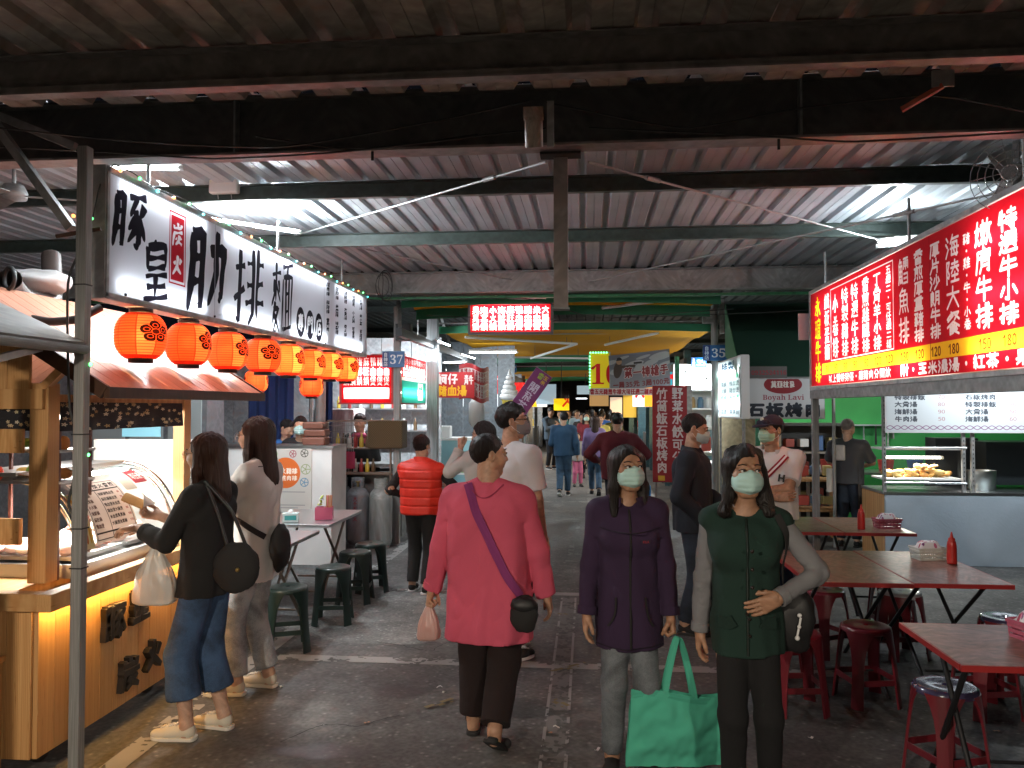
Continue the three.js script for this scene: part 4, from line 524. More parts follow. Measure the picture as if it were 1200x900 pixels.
function stool(m, seatM) { // plastic stool, 0.46 m high, built once
  const o = new THREE.Group(); const H = 0.46;
  const seat = lathe([[0, H - 0.012], [0.014, H - 0.012], [0.018, H], [0.125, H + 0.002], [0.142, H - 0.006], [0.146, H - 0.03], [0.14, H - 0.035], [0, H - 0.035]], 28); part('seat', seat, seatM, o);
  for (let k = 0; k < 4; k++) { const a = k * Math.PI / 2 + Math.PI / 4; const g = slab(6, 8, (u, v) => { const q = (u - 0.5) * (0.36 + 0.14 * (1 - v) + 0.9 * Math.pow(v, 5) ) , r = 0.185 - 0.05 * v, th = a + q * (0.75 + 0.25 * v); return [Math.cos(th) * r, v * (H - 0.02), Math.sin(th) * r]; }, 0.012); part('leg', g, m, o); }
  for (let k = 0; k < 4; k++) { const a = k * Math.PI / 2, r = 0.155; const g = rb(0.2, 0.035, 0.008, 0.003, 0, 0.15, 0); g.rotateY(-a + Math.PI / 2); g.translate(Math.cos(a) * r * 0.87, 0, Math.sin(a) * r * 0.87); part('rail', g, m, o); }
  return o;
}
function placeStool(proto, at, yaw, label, group) { const c = proto.clone(); c.name = numbered('plastic_stool'); c.userData = { label, category: 'stool' }; if (group) c.userData.group = group; c.position.set(at[0], 0, at[1]); c.rotation.y = yaw; scene.add(c); }
const greenP = mat(0.012, 0.03, 0.026, 0.35, 0, { clearcoat: 0.2, bumpMap: grain, bumpScale: 0.0004 }), redP = mat(0.15, 0.012, 0.02, 0.3, 0, { clearcoat: 0.35, bumpMap: grain, bumpScale: 0.0004 }), redSeat = mat(0.2, 0.016, 0.03, 0.28, 0, { clearcoat: 0.5, bumpMap: grain, bumpScale: 0.0004 });
const greenStool = stool(greenP, greenP), redStool = stool(redP, redSeat);
for (const [x, z, r, l] of [[-2.2, -5.75, 0.4, 'First'], [-2.1, -6.5, 0.2, 'Second'], [-2.12, -7.2, 0.1, 'Third'], [-2.1, -7.65, 0.4, 'Fourth']]) placeStool(greenStool, [x, z], r, l + ' dark green plastic stool by the steel tables, counted from the cart', 'dark green stools by the steel tables');
// table things
function caddy(p, yaw, label) { const o = thing('cutlery_caddy', label, 'caddy', p, yaw); const pk = mat(0.62, 0.12, 0.22, 0.4, 0, { transmission: 0.35, thickness: 0 }); part('box', [bx(0.15, 0.11, 0.004, 0, 0.056, 0.05), bx(0.15, 0.11, 0.004, 0, 0.056, -0.05), bx(0.004, 0.11, 0.104, 0.077, 0.056, 0), bx(0.004, 0.11, 0.104, -0.077, 0.056, 0), bx(0.004, 0.11, 0.096, 0.0, 0.056, 0), bx(0.15, 0.004, 0.1, 0, 0.003, 0)], pk, o);
  for (let i = 0; i < 12; i++) part('chopstick', rod([0.02 + (i % 4) * 0.013, 0.01, -0.03 + (i >> 2) * 0.025], [0.018 + (i % 4) * 0.015, 0.215, -0.032 + (i >> 2) * 0.027], 0.0035, 0.0035, 5), i % 3 ? pine[0] : mat(0.55, 0.05, 0.05, 0.5), o);
  for (let i = 0; i < 5; i++) { const g = ball(0.024, 0, 0, 0, 8); g.scale(1, 0.4, 1.2); g.rotateZ(i); g.translate(-0.045 + i * 0.006, 0.13 + i * 0.018, (i - 2) * 0.014); part(i % 2 ? 'spoon' : 'lid', g, i % 2 ? M.white : mat(0.5, 0.6, 0.1, 0.4), o); } }
caddy([-2.41, 0.752, -5.85], 0.3, 'pink caddy of chopsticks on the steel table by the shopper'); caddy([-2.38, 0.762, -7.1], 0.2, 'pink caddy of chopsticks on the steel table by the poster board');
{ const o = thing('tissue_box', 'small white and teal tissue box on the steel table', 'tissue box', [-2.62, 0.762, -6.9], 0.3); part('box', rb(0.14, 0.08, 0.08, 0.004, 0, 0.041, 0), mat(0.6, 0.7, 0.68, 0.6), o); part('tissue', ball(0.025, 0.0, 0.085, 0, 8), M.white, o); part('print', bx(0.1, 0.04, 0.002, 0, 0.04, 0.0412), mat(0.05, 0.35, 0.35, 0.5), o); }
// poster board and counter of the next stall
{
  const a = P(212, 610, 8.6), b = P(388, 610, 8.6); const w = b.x - a.x; const o = thing('stall_counter', 'pale grey stall counter board behind the steel tables', 'counter', [(a.x + b.x) / 2, 0, -8.62]); part('panel', bx(w, 1.28, 0.03, 0, 0.68, 0), M.whiteMatte, o); part('top', bx(w + 0.04, 0.03, 0.5, 0, 1.337, -0.22), M.steel, o); part('side_panel', bx(0.03, 1.28, 0.5, w / 2 - 0.015, 0.68, -0.268), M.whiteMatte, o); part('kick_board', bx(w, 0.04, 0.02, 0, 0.02, 0), M.greyPaint, o);
  const [c, x] = canvas(256, 340); x.fillStyle = '#c9c5bd'; x.fillRect(0, 0, 256, 340); x.fillStyle = '#d96a28'; x.beginPath(); x.arc(110, 130, 82, 0, 7); x.fill(); row(x, '炭火豬排', 50, 176, 105, 30, 5, '#f8e8d8'); row(x, '香煎肉排', 50, 176, 145, 26, 4, '#f8e8d8'); const blob = (X, Y, r, q) => { x.strokeStyle = q; x.lineWidth = 4; x.beginPath(); x.arc(X, Y, r, 0, 7); x.stroke(); for (let i = 0; i < 5; i++) { x.beginPath(); x.moveTo(X, Y); x.lineTo(X + Math.cos(i * 1.25) * r, Y + Math.sin(i * 1.25) * r); x.stroke(); } }; blob(40, 30, 22, '#7a9a60'); blob(150, 28, 18, '#a05058'); blob(215, 24, 20, '#4a4a40'); blob(222, 110, 26, '#8c9a6a'); blob(215, 180, 22, '#5a8aa8'); blob(60, 260, 20, '#a88'); x.fillStyle = '#888'; x.fillRect(30, 230, 190, 4); x.fillRect(30, 300, 190, 4); x.fillRect(30, 315, 150, 4);
  const p = P(338, 572, 8.58); solo('food_poster', slab(1, 1, (u, v) => [p.x - 0.26 + u * 0.52, 0.62 + v * 0.7, -8.588], 0.003), mat(0.9, 0.9, 0.9, 0.75, 0, { map: canvasTex(c) }), 'food poster with an orange circle on the grey counter board', 'poster');
}
{ // gas cylinders
  const body = lathe([[0, 0.03], [0.11, 0.03], [0.135, 0.07], [0.145, 0.11], [0.145, 0.62], [0.135, 0.69], [0.09, 0.745], [0.04, 0.765], [0, 0.765]], 28), foot = lathe([[0.112, 0], [0.118, 0], [0.122, 0.07], [0.112, 0.07], [0.112, 0]], 28), collar = new THREE.CylinderGeometry(0.085, 0.085, 0.13, 24, 1, true, 0.6, 5.1); collar.translate(0, 0.815, 0);
  const cyl = (u, Z, m, label, mark) => { const x = (u - 688) / FPX * Z; const o = thing('gas_cylinder', label, 'gas cylinder', [x, 0, -Z], 0.3 + u); part('tank', body, m, o); part('foot_ring', foot, m, o); part('collar', collar, m, o); part('valve', [rod([0, 0.76, 0], [0, 0.83, 0], 0.016), rod([0, 0.82, 0], [0, 0.835, 0], 0.03)], mat(0.5, 0.4, 0.2, 0.4, 0.8), o);
    if (mark) { const [c, t] = canvas(64, 256); t.fillStyle = '#7c828a'; t.fillRect(0, 0, 64, 256); column(t, '大千石油火', 32, 10, 246, 40, 6, '#a02830'); o.rotation.y = 0; const g = new THREE.CylinderGeometry(0.1462, 0.1462, 0.34, 8, 1, true, -0.2, 0.5); g.translate(0, 0.5, 0); part('lettering', g, mat(0.8, 0.8, 0.8, 0.5, 0, { map: canvasTex(c) }), o); } };
  const gr = painted(0.25, 0.27, 0.29, 0.45);
  cyl(415, 10.0, gr, 'grey gas cylinder with red lettering under the stall', true); cyl(443, 9.95, painted(0.32, 0.33, 0.31, 0.5), 'pale grey gas cylinder beside the numbered post', false); cyl(394, 10.35, gr, 'bluish grey gas cylinder tucked behind the other cylinders', false);
}
// ---------- big red lightbox menu ----------
{
  const L = 4.1, H = 0.92, Z1 = 8.0, X = 2.169, yb = 1.965, W = 2048, Hh = Math.round(W * H / L), k = W / L;
  const [c, x] = canvas(W, Hh); x.fillStyle = '#c41424'; x.fillRect(0, 0, W, Hh);
  const w = '#fbf6f6', yel = '#ffd21c', col = (t, s, f0, f1, wd, q = w, lw = 0.017) => column(x, t, s * k, f0 * Hh, f1 * Hh, wd * k, lw * k, q, wd * k * 1.25);
  col('永瑄牛排', 0.23, 0.05, 0.98, 0.17, yel, 0.024); col('鐵板蛋麵', 0.52, 0.06, 0.75, 0.14);
  x.strokeStyle = w; x.lineWidth = 5; x.strokeRect(0.64 * k, 0.05 * Hh, 1.47 * k, 0.71 * Hh);
  col('小卷排', 0.77, 0.1, 0.75, 0.15); col('特製豬排', 1.03, 0.08, 0.75, 0.16); col('特選牛排', 1.28, 0.08, 0.75, 0.16); col('香煎雞腿排', 1.54, 0.08, 0.75, 0.15); col('丁骨羊小排', 1.79, 0.08, 0.75, 0.15); col('五選二‧可任選二種', 2.02, 0.07, 0.75, 0.09, w, 0.010);
  col('鱈魚排', 2.3, 0.06, 0.75, 0.17); col('香煎厚重豬排', 2.55, 0.06, 0.75, 0.14); col('厚片沙朗牛排', 2.8, 0.06, 0.75, 0.14); col('海陸大餐', 3.045, 0.06, 0.75, 0.17); col('豬‧雞‧牛‧小卷', 3.225, 0.1, 0.73, 0.08, w, 0.010); col('嫩肩牛排', 3.42, 0.06, 0.75, 0.18, w, 0.021); col('特選牛小排', 3.68, 0.06, 0.75, 0.18, w, 0.021);
  x.fillStyle = '#ffc828'; x.fillRect(0.36 * k, 0.775 * Hh, 3.69 * k, 0.115 * Hh); x.font = 'bold 44px sans-serif'; x.textAlign = 'center'; x.textBaseline = 'middle'; x.fillStyle = '#b8681c';
  [['80', 0.52], ['90', 0.77], ['90', 1.03], ['90', 1.28], ['90', 1.54], ['120', 1.79], ['120', 2.02], ['130', 2.3], ['120', 2.55], ['120', 2.8], ['180', 3.045], ['150', 3.42], ['180', 3.68]].forEach(([t, s]) => { x.fillStyle = '#7a3410'; x.fillText(t, s * k, 0.835 * Hh); });
  row(x, '以上雙拼另優.雞豬肉分開放', 0.55 * k, 2.05 * k, 0.905 * Hh, 0.075 * Hh, 6, w); row(x, '附.玉米濃湯‧紅茶‧果醋', 2.22 * k, 4.03 * k, 0.90 * Hh, 0.085 * Hh, 8, w);
  x.fillStyle = '#8c0e1a'; for (const q of [1.36, 2.72]) x.fillRect(q * k, 0, 3, Hh); for (let i = 0; i < 80; i++) { x.fillStyle = 'rgba(60,20,20,' + rr(0.05, 0.16) + ')'; x.beginPath(); x.ellipse(rr(0, W), rnd() < 0.6 ? Hh * rr(0.92, 1) : rr(0, Hh), rr(2, 12), rr(1, 4), rr(0, 3), 0, 7); x.fill(); }
  const o = thing('lightbox_sign', 'big red lightbox menu with white characters over the red tables', 'sign', [X, yb, -(Z1 - L / 2)]);
  const face = new THREE.PlaneGeometry(L - 0.03, H - 0.03); face.rotateY(-Math.PI / 2); face.translate(0, H / 2, 0);
  part('face', face, new THREE.MeshPhysicalMaterial({ map: canvasTex(c), transmission: 0.5, thickness: 0, roughness: 1, specularIntensity: 0.2 }), o);
  part('frame', [bx(0.2, 0.03, L, 0.09, -0.006, 0), bx(0.2, 0.03, L, 0.09, H + 0.006, 0), bx(0.2, H + 0.04, 0.03, 0.09, H / 2, L / 2 + 0.001), bx(0.2, H + 0.04, 0.03, 0.09, H / 2, -L / 2 - 0.001)], M.zinc, o); part('back_panel', bx(0.006, H, L, 0.193, H / 2, 0), M.white, o);
  part('support_beam', bx(0.1, 0.08, L + 0.1, 0.05, -0.064, 0), M.greyPaint, o);
  for (const [a, b, ys, p] of [[0.15, 2.1, [0.14, 0.42, 0.72], 14], [3.25, 3.98, [0.14, 0.42, 0.72], 20], [2.12, 2.6, [0.1], 24]]) for (const y of ys) tubeParts(o, V(X + 0.1, yb + y, -(Z1 - a)), V(X + 0.1, yb + y, -(Z1 - b)), 'neutral', p, [[-1, 0, 0]], 0.014);
  for (const z of [-1.9, 0.1, 1.6]) part('hanger', rod([0.1, H, z], [0.1, 3.26 - yb, z], 0.012), M.zinc, o);
  const p = thing('steel_post', 'square steel post under the far end of the red lightbox', 'post', [X + 0.05, 0, -8.06]); part('post', rb(0.06, 1.86, 0.06, 0.005, 0, 0.935, 0), M.galv, p); part('base_plate', bx(0.14, 0.01, 0.14, 0, 0.006, 0), M.greyPaint, p);
}
{ const p = P(1186, 204, 4.45), o = thing('wall_fan', 'metal cage fan mounted above the red lightbox', 'fan', p, -0.7); const g = []; for (let i = 1; i <= 5; i++) { const t = new THREE.TorusGeometry(0.04 * i, 0.0025, 5, 28); t.translate(0, 0, 0.05 * Math.cos(i / 5 * 1.4)); g.push(t); } for (let i = 0; i < 14; i++) { const a = i / 14 * 6.283; g.push(rod([Math.cos(a) * 0.03, Math.sin(a) * 0.03, 0.05], [Math.cos(a) * 0.2, Math.sin(a) * 0.2, 0.008], 0.002, 0.002, 4)); } part('cage', g, M.chrome, o); for (let i = 0; i < 3; i++) { const b = bx(0.15, 0.09, 0.004, 0.08, 0, 0); b.rotateX(0.5); b.rotateZ(i * 2.094); part('blade', b, M.zinc, o); } part('motor', rod([0, 0, -0.12], [0, 0, 0.02], 0.05, 0.05, 14), M.greyPaint, o); part('bracket', bar([0, 0, -0.08], [0, 0.2, -0.1], 0.03, 0.03), M.greyPaint, o); }
tubeLamp(P(1030, 288, 6.95), P(1076, 284, 6.7), 'cool', 240, [[0, -1, 0], [0, 1, 0], [0, 0, 1], [-1, 0.6, 0]], 'lit tube lamp under the roof behind the red lightbox', null);
// ---------- red tables ----------
const laminate = mat(0.36, 0.16, 0.125, 0.42, 0, { map: dataTex(256, (x, y) => { const v = 0.84 + 0.3 * wrapN(x, y, 20, 3, 5) + (hash3(x * 256 | 0, y * 256 | 0, 2) - 0.5) * 0.12; return [v, v * 0.98, v * 0.95]; }, true, [1.5, 1.5]), roughnessMap: dataTex(256, (x, y) => { const v = 0.82 + 0.18 * wrapN(x, y, 8, 30, 4); return [v, v, v]; }, false, [1.1, 1.1]) }), redEdge = mat(0.32, 0.02, 0.02, 0.4), blackLeg = mat(0.02, 0.02, 0.022, 0.4, 0.4);
[[2.0, -3.8, 0.94, 0.65, 'red topped folding table with a basket beside the dark seated stool'], [2.245, -5.6, 0.57, 1.1, 'red topped folding table with a ketchup bottle and white basket'], [1.645, -5.58, 0.6, 1.1, 'bare red topped folding table behind the woman with grey sleeves'], [2.46, -7.5, 0.58, 0.95, 'red topped folding table with a ketchup bottle and red basket'], [1.865, -7.5, 0.58, 0.95, 'bare red topped folding table next to the sign post']].forEach(([x, z, w, d, l]) => foldTable([x, 0, z], 0, w, d, 0.72, laminate, redEdge, blackLeg, l, null));
{ const l = 'dark red plastic stool pushed in at the red tables', g = 'dark red stools at the red tables'; const navyStool = stool(redP, mat(0.05, 0.04, 0.09, 0.22, 0, { clearcoat: 0.6, bumpMap: grain, bumpScale: 0.0004 })), paleStool = stool(redP, mat(0.35, 0.33, 0.36, 0.3, 0, { clearcoat: 0.4 }));
  for (const [x, z, r, t] of [[1.68, -5.07, 0.2, 'at the end of the bare table behind the grey sleeves'], [1.71, -6.03, 0.5, 'under the bare table behind the grey sleeves'], [1.22, -4.9, 0.1, 'behind the black shoulder bag'], [2.15, -3.55, 0.3, 'under the table with the basket and navy stool'], [1.25, -5.6, 0.4, 'beside the bare table near the white polo'], [2.35, -6.5, 0.1, 'between the two ketchup tables']]) placeStool(redStool, [x, z], r, 'dark red plastic stool ' + t, g);
  placeStool(navyStool, [1.695, -4.02], 0.35, 'dark red stool with shiny navy seat tucked under the table corner'); placeStool(navyStool, [2.62, -5.35], 0.1, 'dark red stool with shiny navy seat beside the ketchup table'); placeStool(paleStool, [2.235, -6.02], 0.2, 'dark red stool with a pale seat under the ketchup table'); placeStool(paleStool, [2.31, -4.95], 0.2, 'dark red stool with a pale seat between two tables'); }
function bottle(p, label) { const o = thing('ketchup_bottle', label, 'bottle', p); part('body', lathe([[0, 0], [0.03, 0], [0.032, 0.01], [0.031, 0.12], [0.026, 0.15], [0.02, 0.158], [0, 0.158]], 18), mat(0.45, 0.02, 0.015, 0.3, 0, { clearcoat: 0.4 }), o); part('nozzle', lathe([[0.022, 0.156], [0.022, 0.17], [0.011, 0.178], [0.004, 0.215], [0, 0.215]], 14), mat(0.5, 0.03, 0.02, 0.35), o); }
bottle(V(2.45, 0.722, -5.68), 'red ketchup squeeze bottle beside the white basket'); bottle(V(2.36, 0.722, -7.2), 'red ketchup squeeze bottle beside the red basket');
function basket(p, m, label, yaw = 0) { const o = thing('tissue_basket', label, 'basket', p, yaw); const f = (y, s) => [[-0.1 * s, y, -0.065 * s], [0.1 * s, y, -0.065 * s], [0.1 * s, y, 0.065 * s], [-0.1 * s, y, 0.065 * s]]; const g = []; for (const [y, s] of [[0.006, 0.9], [0.03, 0.94], [0.055, 0.98], [0.075, 1.04]]) { const q = f(y, s); for (let i = 0; i < 4; i++) g.push(bar(q[i], q[(i + 1) % 4], 0.006, 0.016)); } for (let i = 0; i < 7; i++) for (const s of [-1, 1]) g.push(bar([-0.09 + i * 0.03, 0, s * 0.06], [-0.095 + i * 0.0317, 0.078, s * 0.066], 0.004, 0.006)); g.push(bx(0.18, 0.004, 0.115, 0, 0.004, 0)); part('basket', g, m, o);
  const [c, x] = canvas(128, 96); x.fillStyle = '#e8dede'; x.fillRect(0, 0, 128, 96); for (let i = 0; i < 26; i++) { x.fillStyle = ['#b0284a', '#c86a88', '#7a3a6a'][i % 3]; x.beginPath(); x.arc(rr(0, 128), rr(0, 96), rr(4, 9), 0, 7); x.fill(); } part('tissue_pack', slab(8, 6, (u, v) => [(u - 0.5) * 0.16, 0.075 + 0.055 * Math.pow(Math.sin(u * 3.14), 0.3) * Math.pow(Math.sin(v * 3.14), 0.3) + 0.01 * noise3(u * 5, v * 5, 2), (0.5 - v) * 0.1], 0.05), mat(0.9, 0.9, 0.9, 0.45, 0, { map: canvasTex(c) }), o); }
const redBasket = mat(0.5, 0.1, 0.16, 0.35, 0, { transmission: 0.2, thickness: 0 });
basket(V(2.37, 0.722, -5.86), mat(0.6, 0.6, 0.55, 0.4), 'white plastic basket with flowered tissue pack on a red table', 0.15); basket(V(2.62, 0.722, -7.33), redBasket, 'red plastic basket with tissue pack on the farther red table', 0.1); basket(V(2.05, 0.722, -3.9), redBasket, 'red plastic basket with tissue pack at the dark stool table', 0.3);
// ---------- green walled stall behind the tables ----------
{
  const o = thing('food_stall', 'food stall with blue grey counter and bright green back wall', 'stall', [5, 0, -10.8]); const green = mat(0.035, 0.34, 0.075, 0.6, 0, { map: blotch, bumpMap: grain, bumpScale: 0.001 });
  wpart('back_wall', bx(5.6, 3.1, 0.06, 5.5, 1.56, -13.0), green, o); wpart('side_wall', bx(0.06, 3.1, 3.4, 7.6, 1.56, -11.2), green, o); wpart('side_wall', bx(0.05, 3.1, 1.2, 2.75, 1.56, -12.4), painted(0.5, 0.42, 0.3), o);
  wpart('counter_panel', bx(3.9, 0.78, 0.04, 5.3, 0.395, -9.42), mat(0.38, 0.45, 0.52, 0.6, 0, { map: blotch, bumpMap: grain, bumpScale: 0.0012 }), o); wpart('counter_top', bx(3.9, 0.03, 0.8, 5.3, 0.805, -9.8), M.steel, o); wpart('counter_side', bx(0.03, 0.78, 0.75, 3.37, 0.395, -9.82), pine[1], o);
  for (const x of [3.36, 4.22, 4.32, 5.4]) { const s = wpart('slotted_post', bx(0.035, 1.4, 0.035, x, 1.5, -9.46), M.galv, o); const h = []; for (let i = 0; i < 22; i++) h.push(bx(0.008, 0.02, 0.002, x, 0.9 + i * 0.05, -9.441)); part('slot', (() => { const g = merge(h); g.translate(-o.position.x, 0, -o.position.z); return g; })(), M.black, s); }
  wpart('shelf', [bx(0.86, 0.02, 0.4, 3.79, 1.3, -9.68), bx(0.86, 0.02, 0.4, 3.79, 0.96, -9.68)], M.white, o); wpart('glass_panel', bx(0.84, 0.36, 0.006, 3.79, 1.13, -9.5), GLASS, o); wpart('glass_panel', bx(1.0, 0.5, 0.006, 4.86, 1.1, -9.5), GLASS, o);
  wpart('rail', [rod([3.36, 0.92, -9.45], [4.25, 0.92, -9.45], 0.014), rod([3.36, 1.32, -9.45], [4.25, 1.32, -9.45], 0.012)], M.steel, o);
  tubeParts(o, V(3.42, 1.2, -9.62), V(4.05, 1.2, -9.62), 'neutral', 80, [[0, -1, 0.2]], 0.016, 'lamp_tube'); tubeParts(o, V(4.0, 2.6, -11.4), V(5.2, 2.6, -11.4), 'neutral', 40, [[0, -1, -0.5], [0, -1, 0.5]], 0.016, 'lamp_tube'); tubeParts(o, V(2.9, 2.55, -12), V(2.9, 2.55, -12.9), 'neutral', 60, [[0.5, -1, 0]], 0.016, 'lamp_tube');
  wpart('range_hood', [bx(0.9, 0.5, 0.5, 5.1, 1.12, -10.1), bx(0.5, 0.6, 0.3, 4.5, 1.1, -10.4)], mat(0.03, 0.035, 0.04, 0.3, 0.3), o); wpart('pot', lathe([[0, 0.82], [0.14, 0.82], [0.15, 1.05], [0.145, 1.05], [0.13, 0.84], [0, 0.84]], 22).translate(4.55, 0, -9.75), M.steel, o);
  wpart('roof_edge', bx(4.4, 0.08, 0.1, 5.4, 2.62, -9.46), M.greyPaint, o);
  const fry = [mat(0.6, 0.32, 0.08, 0.5), mat(0.7, 0.45, 0.16, 0.5), mat(0.5, 0.22, 0.05, 0.5)]; for (let i = 0; i < 26; i++) { const g = ball(1, 0, 0, 0, 7); g.scale(rr(0.05, 0.08), rr(0.02, 0.04), rr(0.04, 0.06)); g.rotateZ(rr(-0.5, 0.5)); solo('fried_piece', g, fry[i % 3], 'golden fried piece on the lit stall shelf', 'food', 'fried pieces on the lit shelf', [3.46 + (i % 9) * 0.08, 1.0 + (i / 9 | 0) * 0.035 * (i % 9 > 3 && i % 9 < 7 ? 1.4 : 0.5), -9.66 + rr(-0.08, 0.08)]); }
  const [c, x] = canvas(1024, 256); x.fillStyle = '#d6dadd'; x.fillRect(0, 0, 1024, 256); const it = ['燒肉飯', '香煎肉飯', '特製排飯', '麻香豬排飯', '海鮮湯', '烤肉飯', '可香雞腿', '石板烤肉', '野菜水餃', '大骨湯', '鐵板麵', '牛肉湯']; for (let q = 0; q < 4; q++) for (let r = 0; r < 6; r++) { const t = it[(q * 5 + r * 7) % 12]; row(x, t, 30 + q * 255, 30 + q * 255 + t.length * 28, 14 + r * 34, 24, 4, '#4a4e56'); x.font = '24px sans-serif'; x.fillStyle = '#b07070'; x.fillText(String(50 + (q * 6 + r) % 5 * 10), 200 + q * 255, 26 + r * 34); }
  x.strokeStyle = '#8a5a80'; x.lineWidth = 3; for (const ph of [0, Math.PI]) { x.beginPath(); for (let i = 0; i <= 1024; i += 4) x[i ? 'lineTo' : 'moveTo'](i, 236 + 9 * Math.sin(i * 0.12 + ph)); x.stroke(); } x.fillStyle = '#b02838'; x.fillRect(640, 110, 104, 74); row(x, '附餐', 655, 730, 122, 28, 5, '#f4e0e0'); x.fillStyle = '#2a78b8'; x.fillRect(540, 112, 96, 28); row(x, '大餐可', 548, 628, 116, 20, 3, '#ffffff');
  const b = thing('menu_board', 'white menu board with wavy purple border above the blue grey counter', 'menu board', [4.9, 1.5, -9.40]); const f = new THREE.PlaneGeometry(3.06, 0.62); f.translate(0, 0.31, 0); part('print', f, mat(0.85, 0.85, 0.85, 0.5, 0, { map: canvasTex(c) }), b); part('backing', bx(3.08, 0.64, 0.02, 0, 0.31, -0.013), M.white, b); areaLight([4.6, 2.45, -8.6], [0, -0.7, -1], 1.2, 0.04, COOL, 90, V(1, 0, 0)); 
  const lp = thing('tube_lamp', 'lit tube lamp hung in front of the white menu board', 'lamp', [4.6, 2.47, -8.58]); tubeParts(lp, V(4.0, 2.47, -8.58), V(5.2, 2.47, -8.58), 'cool', 10, [[0, -1, 0]]); part('hanger', [rod([-0.5, 0.01, 0], [-0.5, 0.88, 0], 0.004), rod([0.5, 0.01, 0], [0.5, 0.88, 0], 0.004)], M.zinc, lp);
  { const t = thing('work_table', 'steel work table with pans against the green wall', 'table', [4.0, 0, -11.9]); part('table_top', bx(1.9, 0.03, 0.6, 0, 0.85, 0), M.steel, t); for (const [a, b] of [[-0.9, 0.25], [0.9, 0.25], [-0.9, -0.25], [0.9, -0.25]]) part('leg', bx(0.04, 0.84, 0.04, a, 0.42, b), M.galv, t); part('lower_shelf', bx(1.8, 0.02, 0.5, 0, 0.35, 0), M.steel, t);
    for (let i = 0; i < 9; i++) solo('kitchen_tub', lathe([[0, 0], [0.09, 0], [0.11, 0.16], [0.1, 0.16], [0.085, 0.01], [0, 0.01]], 16), [M.steel, mat(0.5, 0.06, 0.05, 0.5), mat(0.6, 0.58, 0.5, 0.5), mat(0.05, 0.12, 0.3, 0.5)][i % 4], 'tub on the steel work table by the green wall', 'tub', 'tubs on the work table', [3.25 + i * 0.2, i % 2 ? 0.867 : 0.363, -11.9]);
    const sh2 = thing('wall_rack', 'wire rack of utensils fixed on the green wall', 'rack', [4.0, 1.5, -12.9]); part('shelf', bx(1.6, 0.02, 0.25, 0, 0, 0), M.steel, sh2); part('bracket', [bx(0.02, 0.2, 0.2, -0.7, -0.11, -0.02), bx(0.02, 0.2, 0.2, 0.7, -0.11, -0.02)], M.galv, sh2); for (let i = 0; i < 8; i++) part('utensil', rod([-0.65 + i * 0.18, -0.02, 0.1], [-0.65 + i * 0.18, -0.3 - (i % 3) * 0.05, 0.1], 0.01, 0.02), [M.black, M.steel][i % 2], sh2); wpart('conduit', pipe([[3.3, 3, -12.95], [3.3, 2.2, -12.95], [3.5, 2.0, -12.94], [3.45, 1.8, -12.94], [3.3, 1.9, -12.94]], 0.008, 24), M.wire, o); }
  { const t = thing('supply_cabinet', 'dark open cabinet of kitchen supplies against the green wall', 'cabinet', [3.25, 0, -12.5]); part('frame', [bx(1.1, 0.04, 0.5, 0, 1.52, 0), bx(0.04, 1.5, 0.5, -0.53, 0.75, 0), bx(0.04, 1.5, 0.5, 0.53, 0.75, 0), bx(1.02, 1.5, 0.02, 0, 0.75, -0.22)], mat(0.05, 0.045, 0.04, 0.5), t); for (const y of [0.3, 0.7, 1.1]) part('shelf', bx(1.02, 0.025, 0.44, 0, y, 0.01), mat(0.25, 0.22, 0.18, 0.5), t); for (let i = 0; i < 15; i++) part('carton', rb(0.13, rr(0.12, 0.26), 0.2, 0.01, -0.42 + (i % 5) * 0.21, [0.44, 0.84, 1.24][i / 5 | 0], 0.02), [M.white, mat(0.4, 0.08, 0.06, 0.5), mat(0.5, 0.4, 0.18, 0.6), mat(0.08, 0.16, 0.35, 0.5)][(i * 3) % 4], t); }
  const cb = thing('storage_shelf', 'low wooden shelf of supplies against the green wall', 'shelf', [3.0, 0, -11.2]); part('board', [bx(0.7, 0.03, 0.4, 0, 0.8, 0), bx(0.7, 0.03, 0.4, 0, 0.4, 0), bx(0.03, 0.8, 0.4, -0.335, 0.4, -0.002), bx(0.03, 0.8, 0.4, 0.335, 0.4, -0.002)], pine[2], cb);
  for (let i = 0; i < 8; i++) solo('supply_box', rb(rr(0.08, 0.15), rr(0.1, 0.2), 0.12, 0.01), [M.white, mat(0.5, 0.08, 0.06, 0.5), mat(0.1, 0.25, 0.5, 0.5), mat(0.6, 0.5, 0.2, 0.5)][i % 4], 'small box of supplies on the low wooden shelf', 'box', 'supplies on the low shelf', [2.75 + (i % 4) * 0.16, (i < 4 ? 0.92 : 0.52), -11.2]);
}
